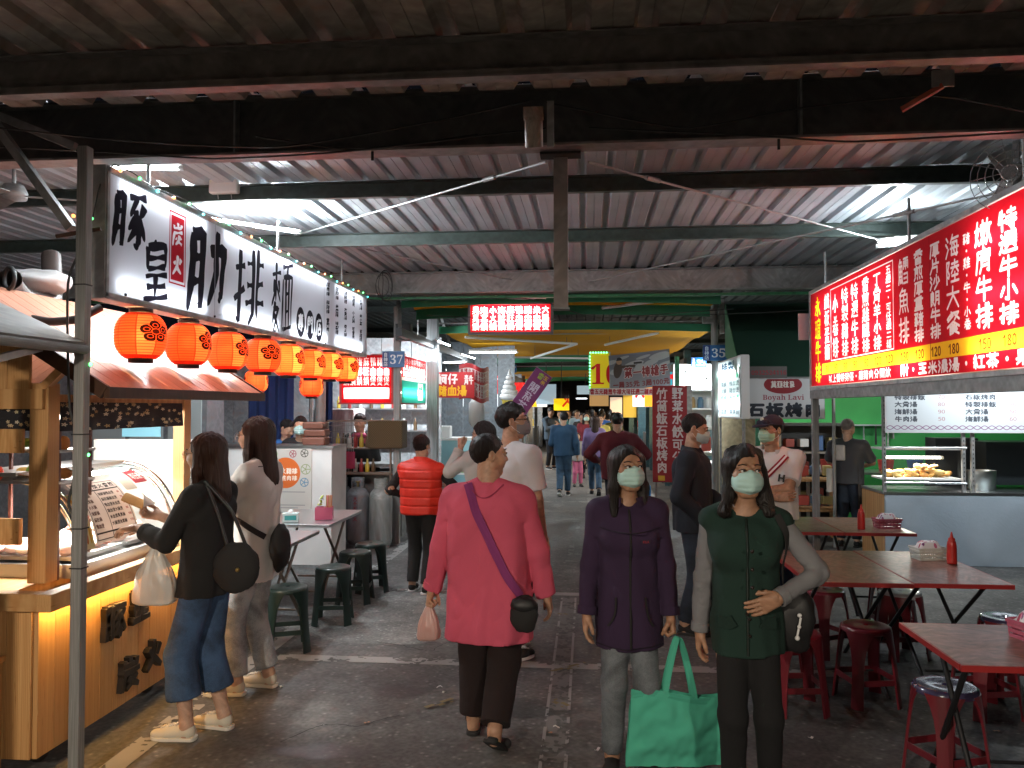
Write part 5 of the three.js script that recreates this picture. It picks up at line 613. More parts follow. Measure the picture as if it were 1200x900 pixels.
// ---------- green awning stall with the number 35 ----------
const awnGreen = mat(0.012, 0.05, 0.03, 0.75, 0, { bumpMap: weave, bumpScale: 0.001 });
{
  const o = thing('stall_awning', 'dark green fabric awning over the stone grill stall', 'awning', [2.9, 0, -10.9]); const yB = P(900, 443, 10.5).y, yT = P(900, 352, 11.3).y;
  wpart('fabric', slab(12, 8, (u, v) => [1.98 + u * 2.2, yB + (yT - yB) * v + 0.01 * Math.sin(u * 20) * (1 - v), -10.45 - v * 1.2], 0.006), awnGreen, o); wpart('side_fabric', slab(1, 8, (u, v) => [1.975 - 0.0 * u, yB + (yT - yB) * v * (1 - u * 0.0) + u * 0.35 * (1 - v), -10.45 - v * 1.2 - u * (1 - v) * 1.2], 0.006), mat(0.02, 0.22, 0.06, 0.7, 0, { transmission: 0.3, thickness: 0 }), o);
  wpart('frame', [rod([1.98, yB, -10.46], [4.18, yB, -10.46], 0.015), rod([1.98, yT - 0.02, -11.66], [4.18, yT - 0.02, -11.66], 0.015)], M.galv, o); for (const x of [2.0, 3.12]) wpart('post', rod([x, 0, -10.5], [x, yB, -10.5], 0.022), M.galv, o);
  const [c, x] = canvas(512, 256); x.fillStyle = '#cfcfd0'; x.fillRect(0, 0, 512, 256); x.fillStyle = '#8e1420'; x.beginPath(); x.ellipse(260, 36, 118, 60, 0, 0, 7); x.fill(); row(x, '莫亞拉飛', 185, 335, 14, 42, 7, '#e8e0d8'); x.fillStyle = '#9a3a4a'; x.font = 'bold 46px serif'; x.textAlign = 'center'; x.fillText('Boyah Lavi', 262, 136); row(x, '石板烤肉', 34, 500, 160, 84, 19, '#1a2230', 0.84);
  const a = P(869, 490, 10.36), b = P(966, 444, 10.36); const s = thing('shop_sign', 'white shop sign with red oval and heavy black characters below the dark awning', 'sign', [(a.x + b.x) / 2, a.y, -10.38]); const f = new THREE.PlaneGeometry(b.x - a.x, b.y - a.y); f.translate(0, (b.y - a.y) / 2, 0); part('print', f, mat(0.85, 0.85, 0.85, 0.6, 0, { map: canvasTex(c) }), s); part('backing', bx(b.x - a.x + 0.02, b.y - a.y + 0.02, 0.02, 0, (b.y - a.y) / 2, -0.013), M.zinc, s);
  const [c2, x2] = canvas(256, 64); x2.fillStyle = '#6a6664'; x2.fillRect(0, 0, 256, 64); x2.fillStyle = '#a83a40'; x2.font = 'bold 34px sans-serif'; x2.textBaseline = 'middle'; row(x2, '王店', 8, 62, 18, 30, 4, '#a83a40'); x2.textAlign = 'left'; x2.fillText('0932524116', 66, 34); const q = P(895, 436, 10.38); solo('phone_strip', slab(1, 1, (u, v) => [q.x - 0.3 + u * 0.6, q.y - 0.075 + v * 0.15, -10.43], 0.008), mat(0.8, 0.8, 0.8, 0.7, 0, { map: canvasTex(c2) }), 'grey strip with a red phone number on the awning hem', 'sign');
  // glowing white menu board facing the alley
  const [c3, x3] = canvas(256, 256); x3.fillStyle = '#eef4f4'; x3.fillRect(0, 0, 256, 256); row(x3, '特製', 60, 190, 10, 40, 6, '#30506a'); for (let r = 0; r < 6; r++) for (let q2 = 0; q2 < 2; q2++) row(x3, FOODS[(r + q2 * 4) % 9], 20 + q2 * 120, 110 + q2 * 120, 66 + r * 31, 20, 3, r % 3 ? '#7a8a90' : '#3a9a70');
  const m = thing('lit_menu_board', 'glowing white menu board at the corner of the green awning', 'menu board', [1.965, 1.64, -11.3]); const h = 0.79, w = 2.0; const fc = new THREE.PlaneGeometry(w, h); fc.rotateY(-Math.PI / 2); fc.translate(-0.02, h / 2, 0); part('face', fc, new THREE.MeshPhysicalMaterial({ map: canvasTex(c3), transmission: 0.6, thickness: 0, roughness: 1, specularIntensity: 0.2 }), m); part('frame', [bx(0.1, 0.02, w, 0.02, -0.002, 0), bx(0.1, 0.02, w, 0.02, h + 0.002, 0), bx(0.1, h, 0.02, 0.02, h / 2, w / 2 + 0.011), bx(0.1, h, 0.02, 0.02, h / 2, -w / 2 - 0.011), bx(0.006, h, w, 0.073, h / 2, 0)], M.white, m); for (const y of [0.2, 0.6]) tubeParts(m, V(2.01, 1.64 + y, -10.4), V(2.01, 1.64 + y, -12.2), 'cool', 26, [[-1, 0, 0]], 0.013);
  for (const z of [-10.42, -12.2]) part('leg', bx(0.03, 1.63, 0.03, 0.02, -0.825, z + 11.3), M.galv, m);
}
function numberSign(p, w, h, text, label, yaw = 0) { const [c, x] = canvas(128, 88); x.fillStyle = '#1c66a8'; x.fillRect(0, 0, 128, 88); x.fillStyle = '#1a3a80'; x.fillRect(0, 0, 38, 88); column(x, '自神店', 19, 6, 84, 22, 3.5, '#dfe8f0'); x.fillStyle = '#f2f6fa'; x.font = 'bold 70px serif'; x.textAlign = 'center'; x.textBaseline = 'middle'; x.fillText(text, 83, 46); const o = thing('number_sign', label, 'sign', p, yaw); const f = new THREE.PlaneGeometry(w, h); f.translate(0, 0, 0.008); part('print', f, mat(0.9, 0.9, 0.9, 0.4, 0, { map: canvasTex(c) }), o); part('plate', rb(w + 0.01, h + 0.01, 0.012, 0.003, 0, 0, 0), mat(0.1, 0.25, 0.45, 0.4), o); part('clamp', bx(0.05, 0.03, 0.05, 0, 0, -0.03), M.galv, o); return o; }
{ const p = P(840, 413, 11.7); const o = thing('pipe_post', 'round grey pipe post carrying the blue number 35', 'post', [p.x, 0, -11.9]); part('pipe', rod([0, 0, 0], [0, 3.6, 0], 0.05, 0.05, 14), M.galv, o); part('junction', [bx(0.16, 0.2, 0.1, -0.1, 3.1, 0.06), bx(0.06, 0.5, 0.04, 0.1, 3.1, 0.06)], M.galv, o); numberSign(V(p.x - 0.01, p.y, -11.79), 0.34, 0.22, '35', 'blue plate with white number 35 on the pipe post'); numberSign(P(819, 425, 13.5), 0.24, 0.17, '35', 'small blue plate with number 35 farther down the stalls'); }
{ const p = P(977, 338 + 45, 8.05), q = P(943, 383, 8.1); solo('pink_plate', bx(0.12, 0.26, 0.03, q.x, q.y, q.z), mat(0.5, 0.38, 0.42, 0.6), 'pale pink plate beside the red lightbox end', 'plate'); }
// ---------- posts and signs past the lanterns ----------
{ const o = thing('steel_post', 'grey steel post carrying the blue number 37', 'post', [-2.47, 0, -10.25]); part('post', rb(0.085, 3.1, 0.085, 0.006, 0, 1.55, 0), M.galv, o); part('base_plate', bx(0.2, 0.012, 0.2, 0, 0.007, 0), M.greyPaint, o); part('lamp_box', bx(0.2, 0.22, 0.12, 0.1, 2.75, 0.05), M.black, o); numberSign(P(461, 421, 10.14), 0.285, 0.2, '37', 'blue plate with white number 37 on the steel post');
  const o2 = thing('steel_post', 'pale steel post between the red menu and the seafood banner', 'post', [-2.3, 0, -11.8]); part('post', rb(0.16, 3.6, 0.14, 0.008, 0, 1.8, 0), painted(0.34, 0.36, 0.37), o2); part('base_plate', bx(0.26, 0.012, 0.26, 0, 0.007, 0), M.greyPaint, o2); numberSign(P(599, 432, 17), 0.22, 0.16, '37', 'small blue plate with number 37 near the soft serve sign'); }
{ // red menu lightbox on the corner: one face to the alley mouth, one along it
  const [c, x] = canvas(512, 512); x.fillStyle = '#d41820'; x.fillRect(0, 0, 512, 512); FOODS.slice(1, 8).forEach((t, i) => column(x, t, 44 + i * 70, 20, 330, 54, 8, '#fff6f4')); x.fillStyle = '#fbf6f4'; x.fillRect(20, 350, 472, 120);
  const y0 = P(430, 472, 10.4).y, y1 = P(430, 416, 10.4).y, H = y1 - y0, xa = P(400, 440, 10.4).x, xb = P(458, 440, 10.4).x; const o = thing('lightbox_sign', 'red hot pot menu lightbox with teal lower side at the number 37 post', 'sign', [xb, y0, -10.42]);
  const f = new THREE.PlaneGeometry(xb - xa, H); f.translate(-(xb - xa) / 2, H / 2, 0); part('face', f, new THREE.MeshPhysicalMaterial({ map: canvasTex(c), transmission: 0.55, thickness: 0, roughness: 1, specularIntensity: 0.2 }), o);
  const [c2, x2] = canvas(512, 256); x2.fillStyle = '#d41820'; x2.fillRect(0, 0, 512, 128); for (let r = 0; r < 3; r++) row(x2, FOODS.map((t) => t[r]).join(''), 20, 500, 10 + r * 36, 30, 5, '#fff6f4'); x2.fillStyle = '#2ab8a0'; x2.fillRect(0, 128, 512, 128); x2.fillStyle = '#e8fff8'; x2.fillRect(330, 140, 110, 100); x2.fillRect(0, 116, 512, 18); row(x2, '海鮮', 340, 430, 160, 60, 8, '#1a8a78');
  const L = 1.6, f2 = new THREE.PlaneGeometry(L, H); f2.rotateY(Math.PI / 2); f2.translate(0.13, H / 2, -L / 2 - 0.05); part('face', f2, new THREE.MeshPhysicalMaterial({ map: canvasTex(c2), transmission: 0.55, thickness: 0, roughness: 1, specularIntensity: 0.2 }), o);
  part('frame', [bx(xb - xa + 0.1, 0.02, 0.1, -(xb - xa) / 2, -0.011, -0.05), bx(0.12, 0.02, L, 0.06, -0.011, -L / 2 - 0.08), bx(xb - xa + 0.1, H, 0.006, -(xb - xa) / 2 - 0.02, H / 2, -0.12), bx(0.006, H, L - 0.1, 0.0, H / 2, -L / 2 - 0.1), bx(0.11, H, 0.03, 0.062, H / 2, -0.016)], mat(0.4, 0.04, 0.04, 0.5), o);
  for (const y of [0.14, 0.42]) { tubeParts(o, V(xa + 0.04, y0 + y, -10.49), V(xb - 0.04, y0 + y, -10.49), 'neutral', 30, [[0, 0, 1]], 0.013); tubeParts(o, V(xb + 0.07, y0 + y, -10.55), V(xb + 0.07, y0 + y, -12), 'neutral', 26, [[1, 0, 0]], 0.013); }
  part('hanger', [rod([-0.5, H, -0.06], [-0.5, 3.6 - y0, -0.06], 0.01), rod([0.06, H, -1.4], [0.06, 3.6 - y0, -1.4], 0.01)], M.zinc, o); }
{ // red lightbox hung over the middle of the alley
  const [c, x] = canvas(768, 288); x.fillStyle = '#d01420'; x.fillRect(0, 0, 768, 288); FOODS.forEach((t, i) => column(x, t, 50 + i * 84, 14, 276, 66, 10, '#fff8f6'));
  const a = P(551, 389, 9.85), b = P(645, 356, 9.85), w = b.x - a.x, h = b.y - a.y; const o = thing('lightbox_sign', 'small red lightbox listing hot pots hung over the middle of the alley', 'sign', [(a.x + b.x) / 2, a.y, -9.87]); const f = new THREE.PlaneGeometry(w, h); f.translate(0, h / 2, 0); part('face', f, new THREE.MeshPhysicalMaterial({ map: canvasTex(c), transmission: 0.55, thickness: 0, roughness: 1, specularIntensity: 0.2 }), o);
  part('frame', [bx(w + 0.06, 0.03, 0.12, 0, -0.016, -0.05), bx(w + 0.06, 0.03, 0.12, 0, h + 0.016, -0.05), bx(0.03, h, 0.12, -w / 2 - 0.016, h / 2, -0.05), bx(0.03, h, 0.12, w / 2 + 0.016, h / 2, -0.05), bx(w, h, 0.006, 0, h / 2, -0.118)], mat(0.12, 0.11, 0.11, 0.5, 0.3), o); for (const y of [0.1, 0.26]) tubeParts(o, V(a.x + 0.04, a.y + y, -9.94), V(b.x - 0.04, a.y + y, -9.94), 'neutral', 34, [[0, 0, 1]], 0.013); part('hanger', [rod([-0.4, h, -0.05], [-0.4, 3.7 - a.y, -0.05], 0.008), rod([0.4, h, -0.05], [0.4, 3.7 - a.y, -0.05], 0.008)], M.zinc, o); }
{ // vinyl banners
  const [c, x] = canvas(256, 160); x.fillStyle = '#c41c24'; x.fillRect(0, 0, 256, 160); row(x, '蚵仔', 10, 150, 12, 62, 11, '#fbf4f0'); row(x, '豬血湯', 10, 210, 86, 62, 11, '#ffc81c'); row(x, '青牛', 190, 250, 20, 56, 7, '#fbf4f0'); const a = P(510, 466, 12.3), b = P(556, 436, 12.3); const vinyl = (t) => mat(0.9, 0.9, 0.9, 0.5, 0, { map: t, transmission: 0.25, thickness: 0 });
  solo('vinyl_banner', slab(10, 6, (u, v) => [a.x + (b.x - a.x) * u, a.y + (b.y - a.y) * v, -12.3 - 0.02 * Math.sin(u * 6)], 0.003), vinyl(canvasTex(c)), 'red vinyl banner with white and yellow characters beside the pale post', 'banner');
  const [c2, x2] = canvas(512, 160); x2.fillStyle = '#d8d4d0'; x2.fillRect(0, 0, 512, 160); x2.fillStyle = '#b82028'; x2.fillRect(0, 0, 512, 20); x2.fillRect(0, 66, 512, 12); x2.fillRect(0, 140, 512, 20); x2.fillStyle = '#e8b828'; x2.fillRect(380, 110, 132, 30); for (let i = 0; i < 12; i++) { column(x2, FOODS[i % 9].slice(0, 2), 26 + i * 42, 22, 66, 30, 5, '#a02028'); column(x2, FOODS[(i + 4) % 9].slice(0, 2), 26 + i * 42, 80, 140, 30, 5, '#a02028'); }
  const p0 = P(538, 452, 12.6), top0 = P(538, 420, 12.6), p1 = P(560, 470, 11.9), p2 = P(573, 462, 13.2); solo('vinyl_banner', slab(20, 6, (u, v) => { const t = u, X = (1 - t) * (1 - t) * p0.x + 2 * t * (1 - t) * (p1.x + 0.15) + t * t * p2.x, Z = (1 - t) * (1 - t) * p0.z + 2 * t * (1 - t) * p1.z + t * t * p2.z; return [X, 1.9 + 0.55 * v - 0.06 * t + 0.03 * Math.sin(t * 9), Z]; }, 0.003), vinyl(canvasTex(c2)), 'curling red and white menu banner hanging past the oyster banner', 'banner'); }
{ // purple slanted flag on a pole
  const [c, x] = canvas(160, 400); x.fillStyle = '#7a2a68'; x.fillRect(0, 0, 160, 400); column(x, '玉米', 120, 14, 100, 40, 6, '#d8a838'); glyph(x, '香', 50, 20, 50, 50, 7, '#9ab838'); column(x, '開飛茶', 80, 110, 390, 84, 10, '#d8cce0');
  const p = P(588 + 20, 459, 12), o = thing('promo_flag', 'purple slanted flag board with pale characters on a white pole', 'flag', [P(616, 480, 12).x, 0, -12]); const g = rb(0.29, 0.72, 0.02, 0.004, 0, 0, 0); const f = new THREE.PlaneGeometry(0.285, 0.71); f.translate(0, 0, 0.012); for (const q of [g, f]) { q.rotateZ(-0.62); const m = P(622, 459, 12); q.translate(m.x - o.position.x, m.y, 0); } part('board', g, M.zinc, o); part('print', f, mat(0.85, 0.85, 0.85, 0.6, 0, { map: canvasTex(c) }), o); part('pole', rod([0, 0, 0], [0.0, 1.9, -0.02], 0.03, 0.03), M.zinc, o); }
{ const p = P(597, 478, 14.5), o = thing('soft_serve_sign', 'giant soft serve cone figure with white swirl and yellow cone', 'sign', [p.x, 0, p.z]); const sw = []; for (let i = 0; i < 5; i++) { const t = new THREE.TorusGeometry(0.12 - i * 0.021, 0.062 - i * 0.007, 10, 20); t.rotateX(Math.PI / 2 + 0.1); t.translate(0, 1.97 + i * 0.085, 0); sw.push(t); } sw.push(new THREE.ConeGeometry(0.04, 0.12, 12).translate(0, 2.42, 0)); part('swirl', sw, M.white, o); part('cone', lathe([[0.05, 1.5], [0.14, 1.9], [0.16, 1.92], [0.16, 1.96], [0, 1.96]], 20), mat(0.7, 0.55, 0.08, 0.5), o); part('stand', rod([0, 0, 0], [0, 1.55, 0], 0.04), M.galv, o); }
// ---------- yellow and green tarpaulins over the alley ----------
const tubeGreen = glow(0.1, 1, 0.3, 5);
const yellowTarp = mat(0.42, 0.2, 0.004, 0.95, 0, { map: blotch, bumpMap: weave, bumpScale: 0.002, specularIntensity: 0.15 }), greenTarp = mat(0.01, 0.16, 0.07, 0.65, 0, { map: blotch, bumpMap: weave, bumpScale: 0.002 });
function tarp(y, z0, z1, x0, x1, label) { const o = thing('tarpaulin', label, 'tarpaulin', [(x0 + x1) / 2, y, -z0]); const w = x1 - x0; part('sheet', slab(24, 24, (u, v) => [(u - 0.5) * w, 0.05 * Math.sin(u * 3.14) - 0.03 * Math.sin(v * 18) * Math.sin(u * 3.14) + 0.02 * noise3(u * 6, v * 9, z0), -v * (z1 - z0)], 0.004), yellowTarp, o);
  for (const [zz, h] of [[0.01, 0.11], [-(z1 - z0) - 0.01, 0.16]]) part('valance', slab(60, 4, (u, v) => [(u - 0.5) * w, 0.02 + 0.05 * Math.sin(u * 3.14) - (1 - v) * h, zz + 0.02 * Math.sin(u * 46) * (1 - v)], 0.004), greenTarp, o); for (let k = 0; k <= 4; k++) part('crossbar', rod([-w / 2, 0.075, -k * (z1 - z0) / 4], [w / 2, 0.075, -k * (z1 - z0) / 4], 0.014), M.galv, o); }
tarp(3.1, 9.75, 10.6, -2.3, 1.6, 'yellow tarpaulin strip just behind the end beam'); tarp(2.98, 12, 19.5, -2.3, 1.9, 'yellow tarpaulin with green valance over the alley'); tarp(2.78, 21, 28, -2.3, 2.1, 'yellow tarpaulin with green valance far down the alley');
{ const un = mat(0.62, 0.66, 0.66, 0.35), g = 'unlit tubes hung under the yellow tarpaulin'; for (const [u, v, z, u2, v2, z2] of [[545, 395, 13, 676, 403, 14.5], [622, 420, 16, 676, 403, 14.5], [709, 404, 14.5, 771, 390, 13], [706, 361, 10.6, 790, 350, 10], [565, 418, 17, 690, 420, 17.2], [580, 348, 9.75, 640, 350, 9.75]]) { const a = P(u, v, z), b = P(u2, v2, z2), o = thing('ceiling_tube', 'unlit white tube hanging at an angle under the tarpaulin', 'lamp', a, 0, g); const d = b.clone().sub(a); part('tube', rod([0, 0, 0], d, 0.022, 0.022, 8), un, o); part('hanger', [rod(d.clone().multiplyScalar(0.1), d.clone().multiplyScalar(0.1).setY(3.5 - a.y), 0.004), rod(d.clone().multiplyScalar(0.9), d.clone().multiplyScalar(0.9).setY(3.5 - a.y), 0.004)], M.wire, o); } }
{ const o = thing('awning_beam', 'dark awning beam running back along the alley from the number 37 post', 'beam', [-2.3, 2.7, -9.6]); part('beam', bx(0.08, 0.1, 9, 0, 0, -4.5), mat(0.05, 0.055, 0.06, 0.5, 0.3), o); part('bracket', [bar([0, 0, -0.1], [-0.15, 0.45, -0.6], 0.04, 0.04), bar([0, 0, -4], [-0.3, 0.9, -4], 0.04, 0.04), bar([0, 0, -8], [-0.3, 0.9, -8], 0.04, 0.04)], M.greyPaint, o);
  const g = 'tube lamps along the dark awning beam', l = 'lit tube lamp slung under the dark awning beam'; tubeLamp(P(512, 399, 11.3), P(527, 405, 12.1), 'cool', 70, [[0, -1, 0], [1, -0.3, 0]], l, g, false); tubeLamp(P(520, 425, 12.7), P(546, 424, 12.8), 'cool', 80, [[0, -1, 0]], l, g, false); tubeLamp(P(540, 415, 13.5), P(556, 420, 15), 'cool', 60, [[0, -1, 0]], l, g, false); tubeLamp(P(435, 462, 11.4).setY(2.5), P(475, 462, 11.4).setY(2.5), 'cool', 420, [[0, -1, 0], [0, -0.3, -1]], 'lit tube lamp over the hot pot kitchen', null, true); }
// ---------- left kitchens ----------
{
  const o = thing('kitchen_stall', 'hot pot kitchen with grey wall panels behind the gas cylinders', 'stall', [-3.8, 0, -11]); const pn = painted(0.42, 0.44, 0.46, 0.5); for (let i = 0; i < 9; i++) wpart('wall_panel', bx(0.49, 2.9, 0.02, -6.6 + i * 0.5, 1.46, -12.8 + (i % 2) * 0.004), pn, o);
  wpart('counter', [bx(0.9, 0.05, 0.6, -2.95, 1.0, -10.75), bx(0.05, 1.0, 0.6, -2.55, 0.5, -10.75), bx(0.5, 0.85, 0.03, -2.7, 0.5, -10.46)], painted(0.2, 0.21, 0.21), o); wpart('side_counter', bx(0.5, 0.9, 1.6, -2.75, 0.46, -12.0), mat(0.05, 0.05, 0.055, 0.4), o); wpart('shelf', [bx(1.6, 0.02, 0.3, -3.3, 1.75, -12.6), bx(1.6, 0.02, 0.3, -3.3, 1.4, -12.6)], M.steel, o); wpart('pipe', [rod([-3.45, 0, -10.1], [-3.45, 3.3, -10.1], 0.07, 0.07, 12), rod([-3.75, 0, -10.6], [-3.75, 3.3, -10.6], 0.03)], M.galv, o);
  const rk = thing('wire_rack', 'brown metal frame rack full of bottles above the gas cylinders', 'rack', P(421, 557, 10.2).setY(0)); const x0 = P(384, 500, 10.2).x - rk.position.x, x1 = P(458, 500, 10.2).x - rk.position.x; const rm = mat(0.18, 0.13, 0.1, 0.5, 0.4); part('frame', [bar([x0, 1.6, 0], [x1, 1.6, 0], 0.025, 0.025), bar([x0, 0.92, 0], [x1, 0.92, 0], 0.025, 0.03), bar([x0, 0.92, 0], [x0, 1.6, 0], 0.025, 0.025), bar([x1, 0, 0], [x1, 1.6, 0], 0.025, 0.025), bar([x0, 0, 0], [x0, 0.92, 0], 0.02, 0.02), bx(x1 - x0, 0.015, 0.35, (x0 + x1) / 2, 0.9, -0.18), bx(x1 - x0, 0.015, 0.35, (x0 + x1) / 2, 1.24, -0.18)], rm, rk); const wr = []; for (let i = 0; i < 12; i++) wr.push(rod([x0 + 0.02 + i * 0.03, 0.93, 0.01], [x0 + 0.02 + i * 0.03, 1.59, 0.01], 0.003, 0.003, 4)); for (let i = 0; i < 8; i++) wr.push(rod([x0, 0.98 + i * 0.08, 0.012], [x0 + 0.36, 0.98 + i * 0.08, 0.012], 0.003, 0.003, 4)); part('wire_mesh', wr, M.galv, rk); part('cloth', slab(6, 8, (u, v) => [x0 + 0.12 + u * 0.26, 0.98 + v * 0.22, 0.03 + 0.02 * Math.sin(u * 9)], 0.01), cloth(0.3, 0.03, 0.07), rk);
  const bt = lathe([[0, 0], [0.03, 0], [0.03, 0.11], [0.012, 0.15], [0.012, 0.19], [0, 0.19]], 12), bm = [mat(0.5, 0.35, 0.05, 0.3), mat(0.1, 0.06, 0.03, 0.3), mat(0.6, 0.6, 0.55, 0.3), mat(0.3, 0.03, 0.03, 0.35)]; for (let i = 0; i < 14; i++) solo('sauce_bottle', bt, bm[i % 4], 'sauce bottle on the brown wire rack', 'bottle', 'sauce bottles on the wire rack', [rk.position.x + x0 + 0.1 + (i % 7) * 0.08, i < 7 ? 1.25 : 0.91, rk.position.z - 0.12]); for (let i = 0; i < 16; i++) solo('sauce_bottle', bt, bm[(i * 3) % 4], 'bottle on the back shelf of the hot pot kitchen', 'bottle', 'bottles on the kitchen back shelf', [-4.0 + (i % 8) * 0.18, i < 8 ? 1.76 : 1.41, -12.6]);
  const bk = P(452, 527, 10.15); solo('woven_box', (() => { const g = rb(0.46, 0.36, 0.3, 0.02, 0, 0.18, 0); return g; })(), mat(0.24, 0.15, 0.07, 0.7, 0, { bumpMap: weave, bumpScale: 0.01, map: dataTex(64, (x, y) => { const v = 0.6 + 0.4 * (((x * 8 | 0) + (y * 8 | 0)) % 2); return [v, v, v]; }, true, [4, 4]) }), 'brown woven box on the rack beside the number 37 post', 'box', null, [bk.x, 1.245, bk.z - 0.1]);
  const bag = P(372, 526, 8.85); solo('brown_basket', [rb(0.26, 0.09, 0.2, 0.02, 0, 0.045, 0), rb(0.25, 0.08, 0.19, 0.02, 0.01, 0.135, 0), rb(0.24, 0.08, 0.19, 0.02, -0.01, 0.22, 0)], mat(0.14, 0.05, 0.03, 0.5), 'stack of brown trays on the grey counter', 'tray', null, [bag.x, 1.352, -8.8]);
  solo('blue_curtain', slab(40, 6, (u, v) => [-4.55 + u * 0.62, 1.2 + v * 1.0, -10.4 + 0.03 * Math.sin(u * 30)], 0.004), cloth(0.02, 0.04, 0.14), 'dark blue curtain behind the kitchen staff', 'curtain'); solo('blue_curtain', slab(20, 6, (u, v) => [-3.55 + u * 0.2 , 1.2 + v * 1.0, -10.3 + 0.02 * Math.sin(u * 20)], 0.004), cloth(0.02, 0.04, 0.14), 'narrow dark blue curtain beside the round pipe', 'curtain');
  const fr = P(395, 500, 11); solo('fridge', [rb(0.62, 1.75, 0.6, 0.02, 0, 0.88, 0), rb(0.56, 0.02, 0.02, 0.005, 0, 1.2, 0.305), rb(0.02, 0.4, 0.03, 0.005, 0.25, 1.4, 0.31)], painted(0.6, 0.62, 0.62), 'pale fridge behind the brown wire rack', 'fridge', null, [fr.x - 0.1, 0, -11.4]);
  // dark panels and screens seen past the cart
  const d = thing('storage_cabinet', 'grey framed cabinet with glass doors behind the white partition', 'cabinet', [-4.6, 0, -8.2]); part('body', bx(1.3, 2.2, 0.4, 0, 1.1, 0), painted(0.12, 0.13, 0.14), d); for (let i = 0; i < 3; i++) part('door', bx(0.36, 0.9, 0.02, -0.42 + i * 0.42, 1.6, 0.212), mat(0.35, 0.38, 0.38, 0.25, 0.3), d); part('label_strip', bx(1.2, 0.05, 0.01, 0, 2.12, 0.206), mat(0.55, 0.5, 0.2, 0.5), d);
  solo('blue_poster', slab(1, 1, (u, v) => [-3.45 + u * 0.3, 1.56 + v * 0.3, -5.66], 0.004), mat(0.2, 0.5, 0.65, 0.6), 'pale blue poster above the white partition', 'poster');
  const rt = thing('neighbour_stall', 'dark stall wall at the far edge of the lantern stall', 'stall', [-6.5, 0, -7]); part('wall_panel', bx(0.06, 3, 9, -0.9, 1.5, 0), painted(0.2, 0.21, 0.22), rt);
}
{ // pale blue ice counter and cladding behind it
  const o = thing('drinks_stall', 'pale blue drinks counter in front of grey cladding', 'stall', [-2.3, 0, -14.5]); const p0 = P(512, 545, 13.3).x, p1 = P(578, 545, 13.3).x; wpart('counter_panel', bx(p1 - p0, 1.22, 0.04, (p0 + p1) / 2, 0.61, -13.3), mat(0.3, 0.55, 0.62, 0.5, 0, { map: blotch }), o); wpart('counter_top', bx(p1 - p0 + 0.05, 0.04, 0.7, (p0 + p1) / 2, 1.24, -13.62), M.white, o); for (let i = 0; i < 5; i++) wpart('wall_panel', bx(0.34, 3.1, 0.02, p0 - 0.5 + i * 0.35, 1.55, -16 + (i % 2) * 0.005), painted(0.22, 0.25, 0.28), o); wpart('side_wall', bx(0.03, 3.1, 3, p0 - 0.5, 1.55, -14.6), painted(0.3, 0.33, 0.36), o);
  solo('green_tray', rb(0.5, 0.06, 0.35, 0.02), mat(0.25, 0.5, 0.15, 0.4), 'green plastic tray on a low stand by the drinks counter', 'tray', null, P(547, 552, 12.6).setY(0.78)); { const s = P(547, 552, 12.6), t = thing('display_stand', 'white lit stand under the green tray', 'stand', [s.x, 0, s.z]); part('top', bx(0.7, 0.03, 0.4, 0, 0.735, 0), M.white, t); for (const [a, b] of [[-0.3, 0.15], [0.3, 0.15], [-0.3, -0.15], [0.3, -0.15]]) part('leg', bx(0.03, 0.72, 0.03, a, 0.36, b), M.galv, t); }
  solo('white_cooler', rb(0.22, 0.2, 0.2, 0.02), M.white, 'white box on the drinks counter by the pale post', 'box', null, [p0 + 0.1, 1.36, -13.5]); solo('hanging_bag', (() => { const g = ball(1, 0, 0, 0, 14), p = g.attributes.position; for (let i = 0; i < p.count; i++) { const n = 1 + 0.35 * noise3(p.getX(i) * 2.5, p.getY(i) * 2.5, p.getZ(i) * 2.5 + 4); p.setXYZ(i, p.getX(i) * 0.13 * n, p.getY(i) * 0.26 * n, p.getZ(i) * 0.1 * n); } g.computeVertexNormals(); return g; })(), mat(0.65, 0.67, 0.67, 0.4, 0, { transmission: 0.3, thickness: 0 }), 'white plastic bags hanging by the drinks stall', 'bag', null, P(558, 483, 13)); tubeLamp(V(-2.2, 2.8, -14.8), V(-1.3, 2.8, -14.8), 'cool', 60, [[0, -1, 0], [0, -0.5, -1]], 'lit tube lamp over the pale blue drinks counter', null); }
